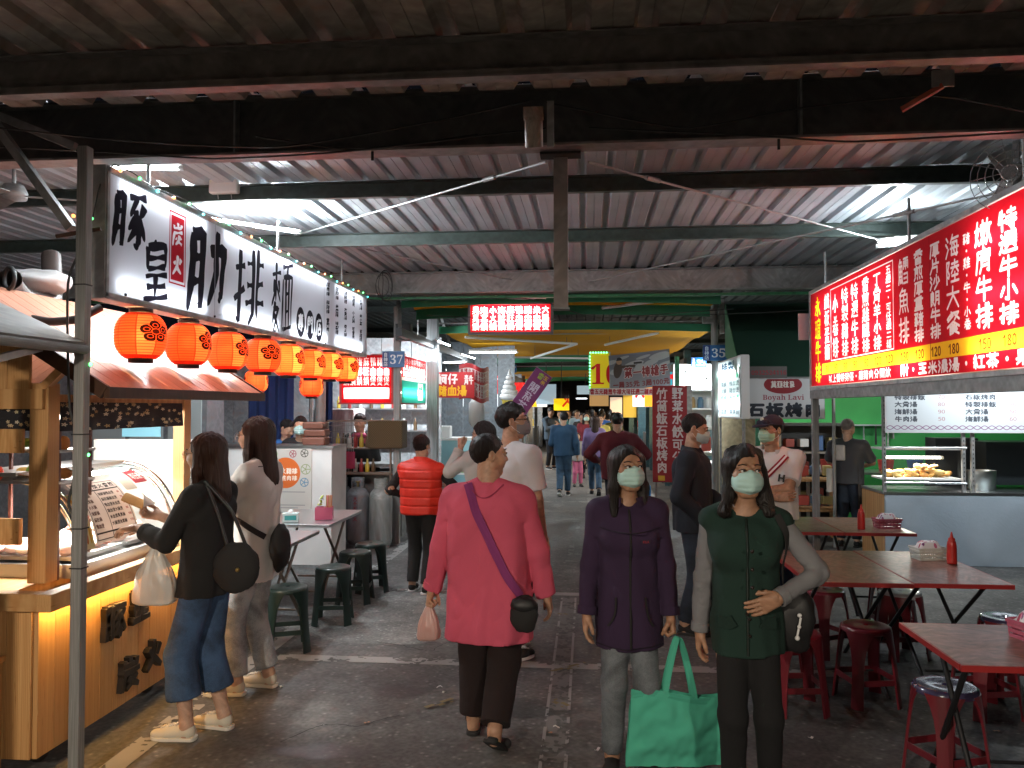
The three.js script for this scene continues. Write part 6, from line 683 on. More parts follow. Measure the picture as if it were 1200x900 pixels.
// ---------- right: shooting game, banners, grill stall inside ----------
{ const [c, x] = canvas(512, 300); x.fillStyle = '#8c9098'; x.fillRect(0, 0, 512, 300); x.fillStyle = '#787c86'; x.fillRect(0, 0, 512, 120); x.fillStyle = '#b8bcc0'; for (let i = 0; i < 14; i++) { x.beginPath(); x.ellipse(rr(0, 512), rr(10, 150), rr(30, 90), rr(8, 26), -0.2, 0, 7); x.fill(); } x.fillStyle = '#4a3a30'; x.beginPath(); x.ellipse(70, 130, 36, 70, 0.2, 0, 7); x.fill(); x.fillRect(90, 96, 130, 22); x.fillStyle = '#c09878'; x.beginPath(); x.arc(86, 62, 24, 0, 7); x.fill(); x.fillStyle = '#222'; x.beginPath(); x.arc(88, 48, 24, 3, 6.4); x.fill(); x.fillRect(210, 76, 70, 16); x.strokeStyle = '#e6e6e6'; x.lineWidth = 12; row(x, '第一神槍手', 120, 500, 120, 84, 20, '#e8dcd8'); row(x, '第一神槍手', 120, 500, 120, 84, 12, '#8c1c22'); row(x, '一局', 20, 120, 232, 50, 9, '#7c1c22'); x.fillStyle = '#7c1c22'; x.font = 'bold 56px sans-serif'; x.textBaseline = 'middle'; x.textAlign = 'left'; x.fillText('35', 128, 260); glyph(x, '元', 196, 232, 50, 50, 9, '#7c1c22'); x.fillStyle = '#7c1c22'; x.textAlign = 'left'; x.fillText('3', 268, 260); glyph(x, '局', 304, 232, 50, 50, 9, '#7c1c22'); x.textAlign = 'left'; x.fillText('100', 358, 260); glyph(x, '元', 456, 232, 46, 50, 9, '#7c1c22');
  const A = [P(713, 417, 12.6), P(784, 409, 12.6), P(786, 452, 12.6), P(716, 458, 12.6)]; const lerp2 = (u, v) => { const b = A[3].clone().lerp(A[2], u), t = A[0].clone().lerp(A[1], u); return b.lerp(t, v); }; solo('game_banner', slab(10, 8, (u, v) => { const p = lerp2(u, v); return [p.x, p.y, p.z + 0.03 * Math.sin(u * 5 + v * 3)]; }, 0.004), mat(0.85, 0.85, 0.85, 0.55, 0, { map: canvasTex(c), transmission: 0.2, thickness: 0 }), 'grey shooting game banner with red characters over the alley', 'banner');
  const [c2, x2] = canvas(128, 256); x2.fillStyle = '#e8d028'; x2.fillRect(0, 0, 128, 256); x2.fillStyle = '#b01820'; x2.font = 'bold 190px serif'; x2.textAlign = 'left'; x2.textBaseline = 'middle'; x2.fillText('10', -6, 140); const a = P(692, 459, 12.75), b = P(714, 414, 12.75), w = b.x - a.x, h = b.y - a.y, o = thing('led_sign', 'yellow sign with big red number edged in green lights', 'sign', [(a.x + b.x) / 2, a.y, -12.75]); const f = new THREE.PlaneGeometry(w, h); f.translate(0, h / 2, 0.03); const t2 = canvasTex(c2); part('face', f, new THREE.MeshStandardMaterial({ map: t2, emissiveMap: t2, emissive: rgb(1, 1, 1), emissiveIntensity: 0.22 }), o); part('case', bx(w + 0.04, h + 0.04, 0.05, 0, h / 2, 0), M.zinc, o); for (let i = 0; i < 26; i++) { const q = i < 12 ? [-w / 2 - 0.01, i / 12 * h] : i < 19 ? [-w / 2 + (i - 12) / 7 * w, h + 0.01] : [-w / 2 + (i - 19) / 7 * w, -0.01]; part('led', ball(0.013, q[0], q[1], 0.035, 6), tubeGreen, o); } areaLight([(a.x + b.x) / 2, a.y + h / 2, -12.68], [0, 0, 1], w, h, rgb(0.9, 0.9, 0.3), 0.12);
  const [c3, x3] = canvas(512, 56); x3.fillStyle = '#d8ccc8'; x3.fillRect(0, 0, 512, 56); row(x3, '香五元豬煎牛排大可任選二種肉放', 6, 506, 8, 40, 6, '#a81c24'); const s = P(731, 459, 12.4); solo('text_strip', slab(8, 1, (u, v) => [s.x - 0.53 + u * 1.06, s.y - 0.055 + v * 0.11, -12.4 - 0.01 * Math.sin(u * 6)], 0.003), mat(0.85, 0.85, 0.85, 0.6, 0, { map: canvasTex(c3) }), 'narrow white strip with red characters under the game banner', 'banner'); }

{ const [c, x] = canvas(256, 768); x.fillStyle = '#9c1c26'; x.fillRect(0, 0, 256, 768); column(x, '竹筒飯石板烤肉', 70, 14, 700, 76, 12, '#e8e0e0'); column(x, '野菜水餃可分', 186, 10, 620, 76, 12, '#e8e0e0'); x.fillStyle = '#e0b030'; x.fillRect(40, 716, 50, 40); const a = P(765, 565, 11.3), b = P(805, 452, 11.3), w = b.x - a.x, h = b.y - a.y, o = thing('standing_banner', 'tall red standing banner with two columns of white characters', 'banner', [(a.x + b.x) / 2, 0, -11.32]); const f = new THREE.PlaneGeometry(w, h); f.translate(0, a.y + h / 2, 0.016); part('print', f, mat(0.85, 0.85, 0.85, 0.6, 0, { map: canvasTex(c) }), o); part('board', bx(w, h, 0.02, 0, a.y + h / 2, 0), M.zinc, o); part('edge', bx(0.07, h + 0.02, 0.05, w / 2 + 0.036, a.y + h / 2, -0.02), M.zinc, o); for (const s of [-1, 1]) part('leg', bx(0.03, a.y, 0.03, s * w * 0.4, a.y / 2, 0), M.galv, o); solo('blue_crate', rb(0.3, 0.62, 0.35, 0.02, 0, 0.31, 0), mat(0.03, 0.22, 0.55, 0.4), 'bright blue plastic bin beside the red standing banner', 'bin', null, [a.x - 0.12, 0, -12.2]); }
{ const o = thing('grill_stall', 'brightly lit grill stall with white shelves behind the standing banner', 'stall', [2.4, 0, -13.5]); wpart('shelf', [1.45, 1.75, 2.05].map((y) => bx(0.9, 0.025, 0.4, 1.95, y, -13.4)), M.white, o); wpart('back_panel', bx(1.0, 1.1, 0.03, 1.95, 1.95, -13.62), M.white, o); wpart('counter', bx(0.9, 0.9, 0.6, 1.95, 0.45, -13.2), M.steel, o); for (const q of [bx(0.07, 2.6, 0.07, 1.45, 1.3, -13.1), bx(0.05, 2.4, 0.05, 2.4, 1.2, -11.6)]) wpart('post', q, painted(0.05, 0.25, 0.13), o); wpart('cream_wall', bx(0.6, 2.0, 0.04, 2.32, 1.0, -12.6), painted(0.55, 0.45, 0.28), o); wpart('screen', bx(0.25, 0.5, 0.03, 1.62, 1.2, -12.8), mat(0.5, 0.15, 0.25, 0.3), o); tubeParts(o, V(1.6, 2.35, -13.2), V(2.3, 2.35, -13.2), 'cool', 130, [[0, -1, 0], [0, -0.4, -1]], 0.016, 'lamp_tube'); tubeParts(o, V(1.75, 2.2, -11.95), V(1.75, 2.2, -12.3), 'cool', 160, [[0, -1, 0]], 0.02, 'lamp_tube');
  for (let i = 0; i < 12; i++) solo('stored_jar', lathe([[0, 0], [0.05, 0], [0.05, 0.13], [0.035, 0.16], [0.035, 0.18], [0, 0.18]], 12), [M.white, mat(0.4, 0.25, 0.1, 0.4), mat(0.1, 0.2, 0.3, 0.4)][i % 3], 'jar on the white shelves of the grill stall', 'jar', 'jars on the grill stall shelves', [1.6 + (i % 6) * 0.13, i < 6 ? 1.465 : 1.765, -13.4]); }
// ---------- far stalls on both sides ----------
{ const specs = [[-1, 18, '#f0f4f6', '特', 'cool', 'grey stall with a white lit sign far down the lantern side'], [-1, 22.5, '#e83830', '香', 'cool', 'stall with a red lit sign far down the lantern side'], [-1, 27.5, '#f4c020', '米', 'warm', 'stall with a yellow lit sign far down the lantern side'], [-1, 34, '#f0e8e0', '茶', 'neutral', 'last stall with a cream lit sign far down the lantern side'], [1, 16.5, '#2a8a98', '手', 'neutral', 'dark teal stall behind the shooting game banner'], [1, 21, '#f0a030', '牛', 'warm', 'stall with an orange lit sign far down the menu side'], [1, 26, '#f4f0e8', '火', 'cool', 'stall with a white lit sign far down the menu side'], [1, 32, '#e04838', '麵', 'warm', 'last stall with a red lit sign far down the menu side']];
  for (const [s, z, q, ch, kind, label] of specs) { const X = s * (s < 0 ? 2.0 : 1.75), o = thing('far_stall', label, 'stall', [X + s * 1.2, 0, -z]); const body = painted(s < 0 ? 0.3 : 0.06, s < 0 ? 0.32 : 0.14, s < 0 ? 0.34 : 0.16); part('back_wall', bx(0.05, 2.8, 4.2, s * 1.2, 1.4, 0), body, o); part('end_wall', bx(2.3, 2.8, 0.05, 0, 1.4, -2.12), body, o); for (const q of [bx(0.1, 2.8, 0.1, -s * 1.15, 1.4, -1.9), bx(0.12, 2.8, 0.12, -s * 1.15, 1.4, 1.9)]) part('post', q, body, o); part('counter', [bx(0.6, 0.05, 3.4, -s * 0.75, 0.92, 0), bx(0.03, 0.88, 3.4, -s * 1.03, 0.45, 0)], M.steel, o); part('fascia', bx(0.05, 0.4, 4, -s * 1.2, 2.45, 0), painted(0.1, 0.1, 0.1), o);
    const [c, x] = canvas(128, 96); x.fillStyle = q; x.fillRect(0, 0, 128, 96); row(x, ch + '大香', 8, 120, 14, 56, 8, '#c02020'); const t = canvasTex(c), sg = part('sign_board', bx(0.9, 0.62, 0.08, -s * 1.15, 2.1, 1.96), new THREE.MeshStandardMaterial({ map: t, emissiveMap: t, emissive: rgb(1, 1, 1), emissiveIntensity: 1.6 }), o); areaLight([X + s * 0.05, 2.1, -z + 2.03], [0, 0, 1], 0.9, 0.62, tint[kind], 0.8);
    tubeParts(o, V(X + s * 1.1, 2.6, -z + 1.4), V(X + s * 1.1, 2.6, -z - 1.4), kind, 90, [[0, -1, 0], [-s, -0.6, 0]], 0.018, 'lamp_tube'); for (let i = 0; i < 6; i++) part('ware', rb(rr(0.15, 0.35), rr(0.1, 0.4), rr(0.15, 0.3), 0.03, -s * 0.75, 1.1, -1.4 + i * 0.55), [M.white, mat(0.6, 0.1, 0.08, 0.5), mat(0.1, 0.3, 0.5, 0.5), mat(0.6, 0.45, 0.1, 0.5)][(i + z | 0) % 4], o); }
  const [c, x] = canvas(160, 128); x.fillStyle = '#f4cc18'; x.fillRect(0, 0, 160, 128); x.fillStyle = '#c82818'; x.font = 'bold 60px sans-serif'; x.textAlign = 'center'; x.fillText('LA', 80, 60); row(x, '火鍋', 30, 130, 72, 44, 7, '#c82818'); const t = canvasTex(c), p = P(658, 474, 19.8), sg = thing('hanging_sign', 'yellow lit hanging sign with red letters far down the alley', 'sign', p); part('face', bx(0.38, 0.29, 0.06, 0, 0, 0), new THREE.MeshStandardMaterial({ map: t, emissiveMap: t, emissive: rgb(1, 1, 1), emissiveIntensity: 0.9 }), sg); part('hanger', rod([0, 0.145, 0], [0, 1.1, 0], 0.01), M.wire, sg); areaLight(p.clone().add(V(0, 0, 0.06)), [0, 0, 1], 0.38, 0.29, WARM, 0.4);
  [[686, 457, 24, 0.5, 0.26, '#9ab0b8', 'white lit plate hanging far down the alley beside the yellow sign'], [702, 468, 30, 0.7, 0.5, '#b08a58', 'cream lit plate hanging at the end of the alley'], [722, 478, 34, 0.5, 0.9, '#e0c8b0', 'tall pale lit plate at the end of the alley'], [738, 474, 28, 0.45, 0.9, '#c09838', 'tall yellowish lit plate far down the menu side'], [640, 462, 20, 0.5, 0.5, '#90a4b0', 'pale bluish lit plate far down the lantern side']].forEach(([u, v, z, w, h, q, l]) => { const p = P(u, v, z), o = thing('hanging_sign', l, 'sign', p); const c = new THREE.Color(q); part('face', bx(w, h, 0.06, 0, 0, 0), new THREE.MeshStandardMaterial({ color: c, emissive: c, emissiveIntensity: 0.9 }), o); part('hanger', rod([0, h / 2, 0], [0, 3.6 - p.y, 0], 0.01), M.wire, o); areaLight(p.clone().add(V(0, 0, 0.06)), [0, 0, 1], w, h, c, 0.8); });
  tubeLamp(P(675, 467, 32), P(688, 467, 32), 'cool', 160, [[0, -1, 0], [0, 0, 1]], 'bright tube lamp hanging at the end of the alley', null, false);
  const end = thing('market_building', 'dark building closing the end of the alley', 'building', [0, 0, -46]); part('wall', bx(24, 6, 0.3, 0, 3, 0), painted(0.12, 0.13, 0.14), end); for (let i = 0; i < 6; i++) part('window', bx(1.2, 1.2, 0.04, -8 + i * 3.2, 2.2, 0.17), mat(0.03, 0.04, 0.05, 0.1), end); part('door', bx(1.6, 2.2, 0.05, 1.4, 1.1, 0.18), painted(0.2, 0.2, 0.2), end); }
// ---------- shaded lamps of the stalls behind the viewer, which light the people's near side ----------
{ const lamp = (p, power, label) => { const o = thing('pendant_lamp', label, 'lamp', p); part('bulb', ball(0.05, 0, 0, 0, 14), glow(1, 0.84, 0.66, 12), o); part('shade', lathe([[0.03, 0.1], [0.06, 0.09], [0.2, -0.0], [0.205, -0.005], [0.2, -0.008], [0.058, 0.08], [0.028, 0.092]], 28), mat(0.05, 0.12, 0.08, 0.4), o); part('socket', rod([0, 0.045, 0], [0, 0.13, 0], 0.022), M.black, o); part('cord', rod([0, 0.12, 0], [0, 3.2 - p.y, 0], 0.004), M.wire, o); const l = new THREE.PointLight(rgb(1, 0.86, 0.7), power); l.shadow.radius = 2; l.castShadow = true; l.position.copy(p); l.name = 'pendant_glow'; scene.add(l); };
  lamp(V(-1.9, 2.35, 0.9), 34, 'shaded pendant lamp over the stall opposite the wooden cart'); lamp(V(1.7, 2.35, 2.0), 22, 'shaded pendant lamp over the stall beside the red tables'); }
// ---------- distance-field figures ----------
class Field {
  constructor(lo, hi, cell) { this.lo = lo; this.c = cell; this.n = [0, 1, 2].map((i) => Math.ceil((hi[i] - lo[i]) / cell) + 1); this.d = new Float32Array(this.n[0] * this.n[1] * this.n[2]).fill(0.4); }
  over(lo, hi, f) { const { n, c, d } = this, a = [0, 1, 2].map((i) => Math.max(0, Math.floor((lo[i] - this.lo[i]) / c))), b = [0, 1, 2].map((i) => Math.min(n[i] - 1, Math.ceil((hi[i] - this.lo[i]) / c)));
    for (let k = a[2]; k <= b[2]; k++) for (let j = a[1]; j <= b[1]; j++) { let q = (k * n[1] + j) * n[0] + a[0]; for (let i = a[0]; i <= b[0]; i++, q++) d[q] = f(this.lo[0] + i * c, this.lo[1] + j * c, this.lo[2] + k * c, d[q]); } return this; }
  cap(a, b, ra, rb = ra, k = 0.02, flat = 1, fd = 2) { // tapered capsule; flat < 1 squeezes it along axis fd
    const A = a.isVector3 ? a.toArray() : a, B = b.isVector3 ? b.toArray() : b, R = Math.max(ra, rb) + k + this.c * 2, ab = [B[0] - A[0], B[1] - A[1], B[2] - A[2]], L = ab[0] ** 2 + ab[1] ** 2 + ab[2] ** 2 || 1e-9;
    return this.over([0, 1, 2].map((i) => Math.min(A[i], B[i]) - R), [0, 1, 2].map((i) => Math.max(A[i], B[i]) + R), (x, y, z, o) => { let t = ((x - A[0]) * ab[0] + (y - A[1]) * ab[1] + (z - A[2]) * ab[2]) / L; t = t < 0 ? 0 : t > 1 ? 1 : t; const q = [x - A[0] - ab[0] * t, y - A[1] - ab[1] * t, z - A[2] - ab[2] * t]; q[fd] /= flat; return smin(o, Math.hypot(q[0], q[1], q[2]) - ra - (rb - ra) * t, k); }); }
  ell(c, r, k = 0.02, sub = false) { const R = Math.max(...r) + k + this.c * 2; return this.over(c.map((v) => v - R), c.map((v) => v + R), (x, y, z, o) => { const p = [(x - c[0]) / r[0], (y - c[1]) / r[1], (z - c[2]) / r[2]], k0 = Math.hypot(...p), k1 = Math.hypot(p[0] / r[0], p[1] / r[1], p[2] / r[2]) || 1e-6, d = k0 * (k0 - 1) / k1; return sub ? -smin(-o, d, k) : smin(o, d, k); }); }
  all(f) { return this.over(this.lo, [0, 1, 2].map((i) => this.lo[i] + this.n[i] * this.c), f); }
  mesh(uvf) { // surface nets
    const { n, c, d, lo } = this, [nx, ny, nz] = n, id = new Int32Array(nx * ny * nz).fill(-1), P3 = [], N = [], ix = [], sx = 1, sy = nx, sz = nx * ny, off = [0, sx, sy, sx + sy, sz, sx + sz, sy + sz, sx + sy + sz], E = [[0, 1], [2, 3], [4, 5], [6, 7], [0, 2], [1, 3], [4, 6], [5, 7], [0, 4], [1, 5], [2, 6], [3, 7]];
    for (let k = 0; k < nz - 1; k++) for (let j = 0; j < ny - 1; j++) for (let i = 0; i < nx - 1; i++) { const q = k * sz + j * sy + i; let m = 0; for (let t = 0; t < 8; t++) if (d[q + off[t]] < 0) m |= 1 << t; if (m === 0 || m === 255) continue;
      let x = 0, y = 0, z = 0, s = 0; for (const [a, b] of E) if (((m >> a) & 1) !== ((m >> b) & 1)) { const u = d[q + off[a]], v = d[q + off[b]], t = u / (u - v); x += (a & 1) + ((b & 1) - (a & 1)) * t; y += ((a >> 1) & 1) + (((b >> 1) & 1) - ((a >> 1) & 1)) * t; z += (a >> 2) + ((b >> 2) - (a >> 2)) * t; s++; }
      x /= s; y /= s; z /= s; id[q] = P3.length / 3; P3.push(lo[0] + (i + x) * c, lo[1] + (j + y) * c, lo[2] + (k + z) * c); const D = (t) => d[q + off[t]];
      const gx = (1 - y) * (1 - z) * (D(1) - D(0)) + y * (1 - z) * (D(3) - D(2)) + (1 - y) * z * (D(5) - D(4)) + y * z * (D(7) - D(6)), gy = (1 - x) * (1 - z) * (D(2) - D(0)) + x * (1 - z) * (D(3) - D(1)) + (1 - x) * z * (D(6) - D(4)) + x * z * (D(7) - D(5)), gz = (1 - x) * (1 - y) * (D(4) - D(0)) + x * (1 - y) * (D(5) - D(1)) + (1 - x) * y * (D(6) - D(2)) + x * y * (D(7) - D(3)), l = Math.hypot(gx, gy, gz) || 1; N.push(gx / l, gy / l, gz / l); }
    const quad = (a, b, e, f, flip) => { if (a < 0 || b < 0 || e < 0 || f < 0) return; flip ? ix.push(a, e, b, b, e, f) : ix.push(a, b, e, b, f, e); };
    for (let k = 1; k < nz - 1; k++) for (let j = 1; j < ny - 1; j++) for (let i = 1; i < nx - 1; i++) { const q = k * sz + j * sy + i, s = d[q] < 0; if (s !== d[q + sx] < 0) quad(id[q - sy - sz], id[q - sz], id[q - sy], id[q], !s); if (s !== d[q + sy] < 0) quad(id[q - sx - sz], id[q - sx], id[q - sz], id[q], !s); if (s !== d[q + sz] < 0) quad(id[q - sx - sy], id[q - sy], id[q - sx], id[q], !s); }
    const uv = []; for (let i = 0; i < P3.length; i += 3) uv.push(...(uvf ? uvf(P3[i], P3[i + 1], P3[i + 2]) : [P3[i] + P3[i + 2] * 0.7, P3[i + 1]]));
    const g = new THREE.BufferGeometry(); g.setAttribute('position', new THREE.Float32BufferAttribute(P3, 3)); g.setAttribute('normal', new THREE.Float32BufferAttribute(N, 3)); g.setAttribute('uv', new THREE.Float32BufferAttribute(uv, 2)); g.setIndex(ix); return g; }
}
const smin = (a, b, k) => { if (k <= 0) return Math.min(a, b); const h = Math.max(k - Math.abs(a - b), 0) / k; return Math.min(a, b) - h * h * k * 0.25; };
const hairUV = (x, y, z) => [Math.atan2(x, z + 0.02) * 0.35, y];
const streak = dataTex(256, (x, y) => { const v = 0.5 + 0.35 * noise3(x * 120, y * 3, 2) + 0.3 * noise3(x * 40, y * 1.5, 5); return [v, v, v]; }, false, [2.2, 2.2]);
const hairMat = (r, g, b) => mat(r, g, b, 0.5, 0, { bumpMap: streak, bumpScale: 0.006, specularIntensity: 0.6 });
const HAIR = { black: hairMat(0.012, 0.009, 0.008), brown: hairMat(0.035, 0.014, 0.009), grey: hairMat(0.16, 0.14, 0.13) };
const skinMap = dataTex(128, (x, y) => { const v = 0.93 + 0.16 * wrapN(x, y, 14, 5, 4); return [v + 0.01, v, v - 0.01]; }, true, [4, 4]);
const skin = (r, g, b) => mat(r, g, b, 0.5, 0, { map: skinMap, bumpMap: grain, bumpScale: 0.0005, sheen: 0.1 });
const SKIN = [skin(0.5, 0.29, 0.19), skin(0.42, 0.23, 0.14), skin(0.58, 0.36, 0.26)];
// ---- a head, face forward (+z), 0.225 m tall, centre at the origin ----
function headGeo(cell, man, fat = 0) {
  const f = new Field([-0.11, -0.15, -0.13], [0.11, 0.13, 0.14], cell), j = man ? 1.08 : 1, w = 1 + fat;
  f.ell([0, 0.028, -0.016], [0.074, 0.085, 0.094], 0.01).ell([0, -0.03, 0.02], [0.06 * w * j, 0.078, 0.068], 0.03).cap([-0.018 * j, -0.094, 0.052], [0.018 * j, -0.094, 0.052], 0.018 * j, 0.018 * j, 0.03);
  for (const s of [-1, 1]) f.ell([s * 0.037 * w, -0.026, 0.054], [0.028, 0.03, 0.028], 0.025).cap([s * 0.05 * w * j, -0.06, 0.0], [s * 0.02, -0.092, 0.045], 0.022, 0.018, 0.03).ell([s * 0.0335, 0.013, 0.094], [0.019, 0.011, 0.012], 0.014, true).cap([s * 0.018, 0.03, 0.082], [s * 0.05, 0.028, 0.064], 0.009, 0.007, 0.012);
  f.cap([0, 0.018, 0.085], [0, -0.022, 0.102], 0.008, 0.0125, 0.012); for (const s of [-1, 1]) f.ell([s * 0.012, -0.026, 0.092], [0.009, 0.008, 0.01], 0.008);
  f.cap([-0.02, -0.054, 0.079], [0.02, -0.054, 0.079], 0.0075, 0.0075, 0.008).cap([-0.016, -0.064, 0.078], [0.016, -0.064, 0.078], 0.008, 0.008, 0.007).cap([-0.024, -0.0592, 0.0875], [0.024, -0.0592, 0.0875], -0.004, -0.004, 0);
  for (const s of [-1, 1]) f.ell([s * 0.0335, 0.012, 0.079], [0.0155, 0.0125, 0.012], 0.004).ell([s * 0.078 * (man ? 1.03 : 1), -0.004, -0.012], [0.008, 0.031, 0.019], 0.008).ell([s * 0.086, -0.002, -0.006], [0.005, 0.018, 0.01], 0.004, true);
  return f.mesh();
}
const headCache = {}; const getHead = (fine, man, fat) => headCache[[fine, man, fat]] ??= headGeo(fine ? 0.0038 : 0.009, man, fat);
function hairGeo(kind, len = 0.3, cell = 0.0055, side = 1) { // in head axes
  const lo = kind === 'long' || kind === 'wavy' ? -len - 0.08 : -0.14, f = new Field([-0.2, lo, -0.22], [0.2, 0.16, 0.16], cell);
  if (kind === 'short' || kind === 'crop') { const t = kind === 'crop' ? 0.005 : 0.012; f.ell([0, 0.03, -0.018], [0.074 + t, 0.085 + t * 1.3, 0.094 + t], 0.01); f.all((x, y, z, d) => { const K = [[-0.13, -0.06], [-0.06, -0.05], [-0.02, -0.03], [0.006, -0.012], [0.022, 0.02], [0.05, 0.05], [0.075, 0.064], [0.15, 0.07]]; let line = 0.07; for (let i = 0; i < 7; i++) if (z >= K[i][0] && z < K[i + 1][0]) line = K[i][1] + (K[i + 1][1] - K[i][1]) * (z - K[i][0]) / (K[i + 1][0] - K[i][0]); line += 0.006 * noise3(x * 60, 1, z * 60) + (z > 0.04 ? Math.abs(x) * 0.1 : 0); return Math.max(d, (line - y) * 0.7) + 0.003 * noise3(x * 90, y * 45, z * 90) + (kind === 'short' ? 0.004 * noise3(x * 35, y * 35, z * 30) : 0); }); }
  else { f.ell([0, 0.034, -0.022], [0.083, 0.09, 0.103], 0.01); const wv = kind === 'wavy' ? 0.022 : kind === 'bob' ? 0.006 : 0.008;
    if (kind === 'bob') { f.cap([0, 0, -0.05], [0, -0.07, -0.055], 0.085, 0.07, 0.03).cap([-0.07, 0, 0], [-0.072, -0.085, 0.005], 0.032, 0.026, 0.03).cap([0.07, 0, 0], [0.072, -0.085, 0.005], 0.032, 0.026, 0.03); }
    else { f.cap([0, 0.02, -0.05], [0, -len * 0.55, -0.085], 0.088, 0.075, 0.04, 0.85).cap([0, -len * 0.5, -0.085], [0.005, -len, -0.09], 0.075, 0.05, 0.04, 0.6); for (const s of [-1, 1]) { f.cap([s * 0.066, 0.04, -0.005], [s * 0.082, -0.1, 0.0], 0.03, 0.028, 0.03).cap([s * 0.082, -0.1, 0.0], [s * (kind === 'wavy' ? 0.105 : 0.085), -len * (kind === 'wavy' ? 0.85 : 0.9), 0.025], 0.03, kind === 'wavy' ? 0.03 : 0.022, 0.03); } }
    f.ell([0, -0.03, 0.1], [0.074, 0.118, 0.094], 0.006, true); f.over([-0.02, 0.06, -0.06], [0.02, 0.16, 0.12], (x, y, z, d) => d + 0.006 * Math.exp(-(((x - 0.006 * side) / 0.004) ** 2)));
    f.all((x, y, z, d) => d + wv * 0.6 * noise3(x * 26, y * 5 + (kind === 'wavy' ? Math.sin(y * 40) * 0.6 : 0), z * 26) + 0.0045 * noise3(x * 85, y * 7, z * 85) + (y < -len * 0.75 ? 0.012 * (0.5 + noise3(x * 40, 3, z * 40)) * Math.min(1, (-len * 0.75 - y) * 12) : 0)); }
  return f.mesh(hairUV);
}
function maskGeo() { const f = new Field([-0.1, -0.14, -0.02], [0.1, 0.05, 0.15], 0.004); f.ell([0, -0.042, 0.036], [0.073, 0.07, 0.082], 0).cap([0, 0.0, 0.1], [0, -0.07, 0.106], 0.013, 0.012, 0.03); f.all((x, y, z, d) => { const top = 0.012 - Math.abs(x) * 0.28 + Math.max(0, 0.012 - Math.abs(x) * 0.8), q = Math.max(d + 0.0026 * Math.pow(Math.abs(Math.cos((y + 0.04) * Math.PI / 0.026)), 3) * (Math.abs(x) < 0.055 ? 1 : 0.3), y - top, -0.1 + Math.abs(x) * 0.25 - y, 0.022 - z); return q; }); return f.mesh(); }
const MASKG = maskGeo(), loopG = merge([-1, 1].flatMap((s) => [pipe([[s * 0.063, -0.012, 0.05], [s * 0.075, -0.002, 0.01], [s * 0.084, 0.012, -0.022]], 0.0016, 10, 5), pipe([[s * 0.063, -0.075, 0.045], [s * 0.078, -0.05, 0.005], [s * 0.084, -0.02, -0.024]], 0.0016, 10, 5)]));
const maskMat = (r, g, b) => mat(r, g, b, 0.8, 0, { bumpMap: weave, bumpScale: 0.0005 });
const MASKS = { teal: maskMat(0.44, 0.66, 0.62), pale: maskMat(0.52, 0.62, 0.64), green: maskMat(0.4, 0.6, 0.45), grey: maskMat(0.22, 0.2, 0.21) };
// ---- hands: wrist at the origin, fingers along +y, palm to +z, thumb on +x ----
function handGeo(pose, cell = 0.0034) { const f = new Field([-0.07, -0.04, -0.06], [0.09, 0.2, 0.12], cell), C = { relax: [0.35, 0.45, 0.3], grip: [1.25, 1.45, 0.9], point: [0.15, 0.25, 0.2], pinch: [0.75, 0.85, 0.5] }[pose];
  f.cap([0, -0.03, 0], [0, 0.01, 0], 0.024, 0.025, 0.02, 0.75); [-0.03, -0.01, 0.011, 0.03].forEach((x) => f.cap([x * 0.6, 0.015, 0], [x, 0.082, -0.002], 0.017, 0.0115, 0.018));
  [[-0.03, 0.058, 1.15], [-0.01, 0.072, 1.05], [0.011, 0.078, 1], [0.03, 0.07, 0.9]].forEach(([x, L, k], i) => { let p = [x, 0.083, -0.001], a = 0; [0.45, 0.31, 0.24].forEach((q, s) => { a += C[s] * k; const e = [p[0] + x * 0.1 * q, p[1] + Math.cos(a) * L * q, p[2] + Math.sin(a) * L * q]; f.cap(p, e, 0.0098 - s * 0.0011, 0.0092 - s * 0.0012, 0.004); p = e; }); });
  const g = pose === 'grip' ? 0.9 : pose === 'pinch' ? 0.6 : 0.25; f.cap([0.018, 0.012, 0.006], [0.04, 0.042, 0.016 + g * 0.01], 0.016, 0.0125, 0.014).cap([0.04, 0.042, 0.016 + g * 0.01], [0.05 - g * 0.016, 0.068, 0.024 + g * 0.022], 0.0115, 0.0105, 0.005).cap([0.05 - g * 0.016, 0.068, 0.024 + g * 0.022], [0.052 - g * 0.03, 0.09, 0.03 + g * 0.028], 0.0105, 0.008, 0.004); return f.mesh(); }
const handCache = {}; const getHand = (pose, fine) => handCache[pose + fine] ??= handGeo(pose, fine ? 0.0034 : 0.007);
function mirrorX(g) { const c = g.clone(); c.scale(-1, 1, 1); const a = [...c.index.array]; for (let i = 0; i < a.length; i += 3) { const t = a[i]; a[i] = a[i + 1]; a[i + 1] = t; } c.setIndex(a); const n = c.attributes.normal; return c; }
// ---- shoes: heel at z -0.07, toe at +0.18, sole on y = 0 ----
function shoeGeo(kind) { const f = new Field([-0.07, -0.01, -0.12], [0.07, 0.16, 0.22], 0.006); if (kind === 'sandal') { f.cap([0, 0.03, -0.03], [0, 0.03, 0.12], 0.032, 0.038, 0.02, 0.6, 1).cap([-0.035, 0.035, 0.09], [0.035, 0.035, 0.09], 0.028, 0.028, 0.02); } else f.cap([0, 0.045, -0.05], [0, 0.042, 0.06], 0.037, 0.038, 0.02).cap([0, 0.036, 0.06], [0.006, 0.03, 0.14], 0.042, 0.034, 0.03, 0.72, 1).cap([0, 0.06, -0.04], [0, 0.095, -0.035], 0.036, 0.034, 0.02); f.all((x, y, z, d) => Math.max(d, 0.014 - y, y - (kind === 'sandal' ? 0.07 : 0.098 - Math.max(0, z) * 0.25))); return f.mesh(); }
const shoeCache = {}; const getShoe = (k) => shoeCache[k] ??= shoeGeo(k);
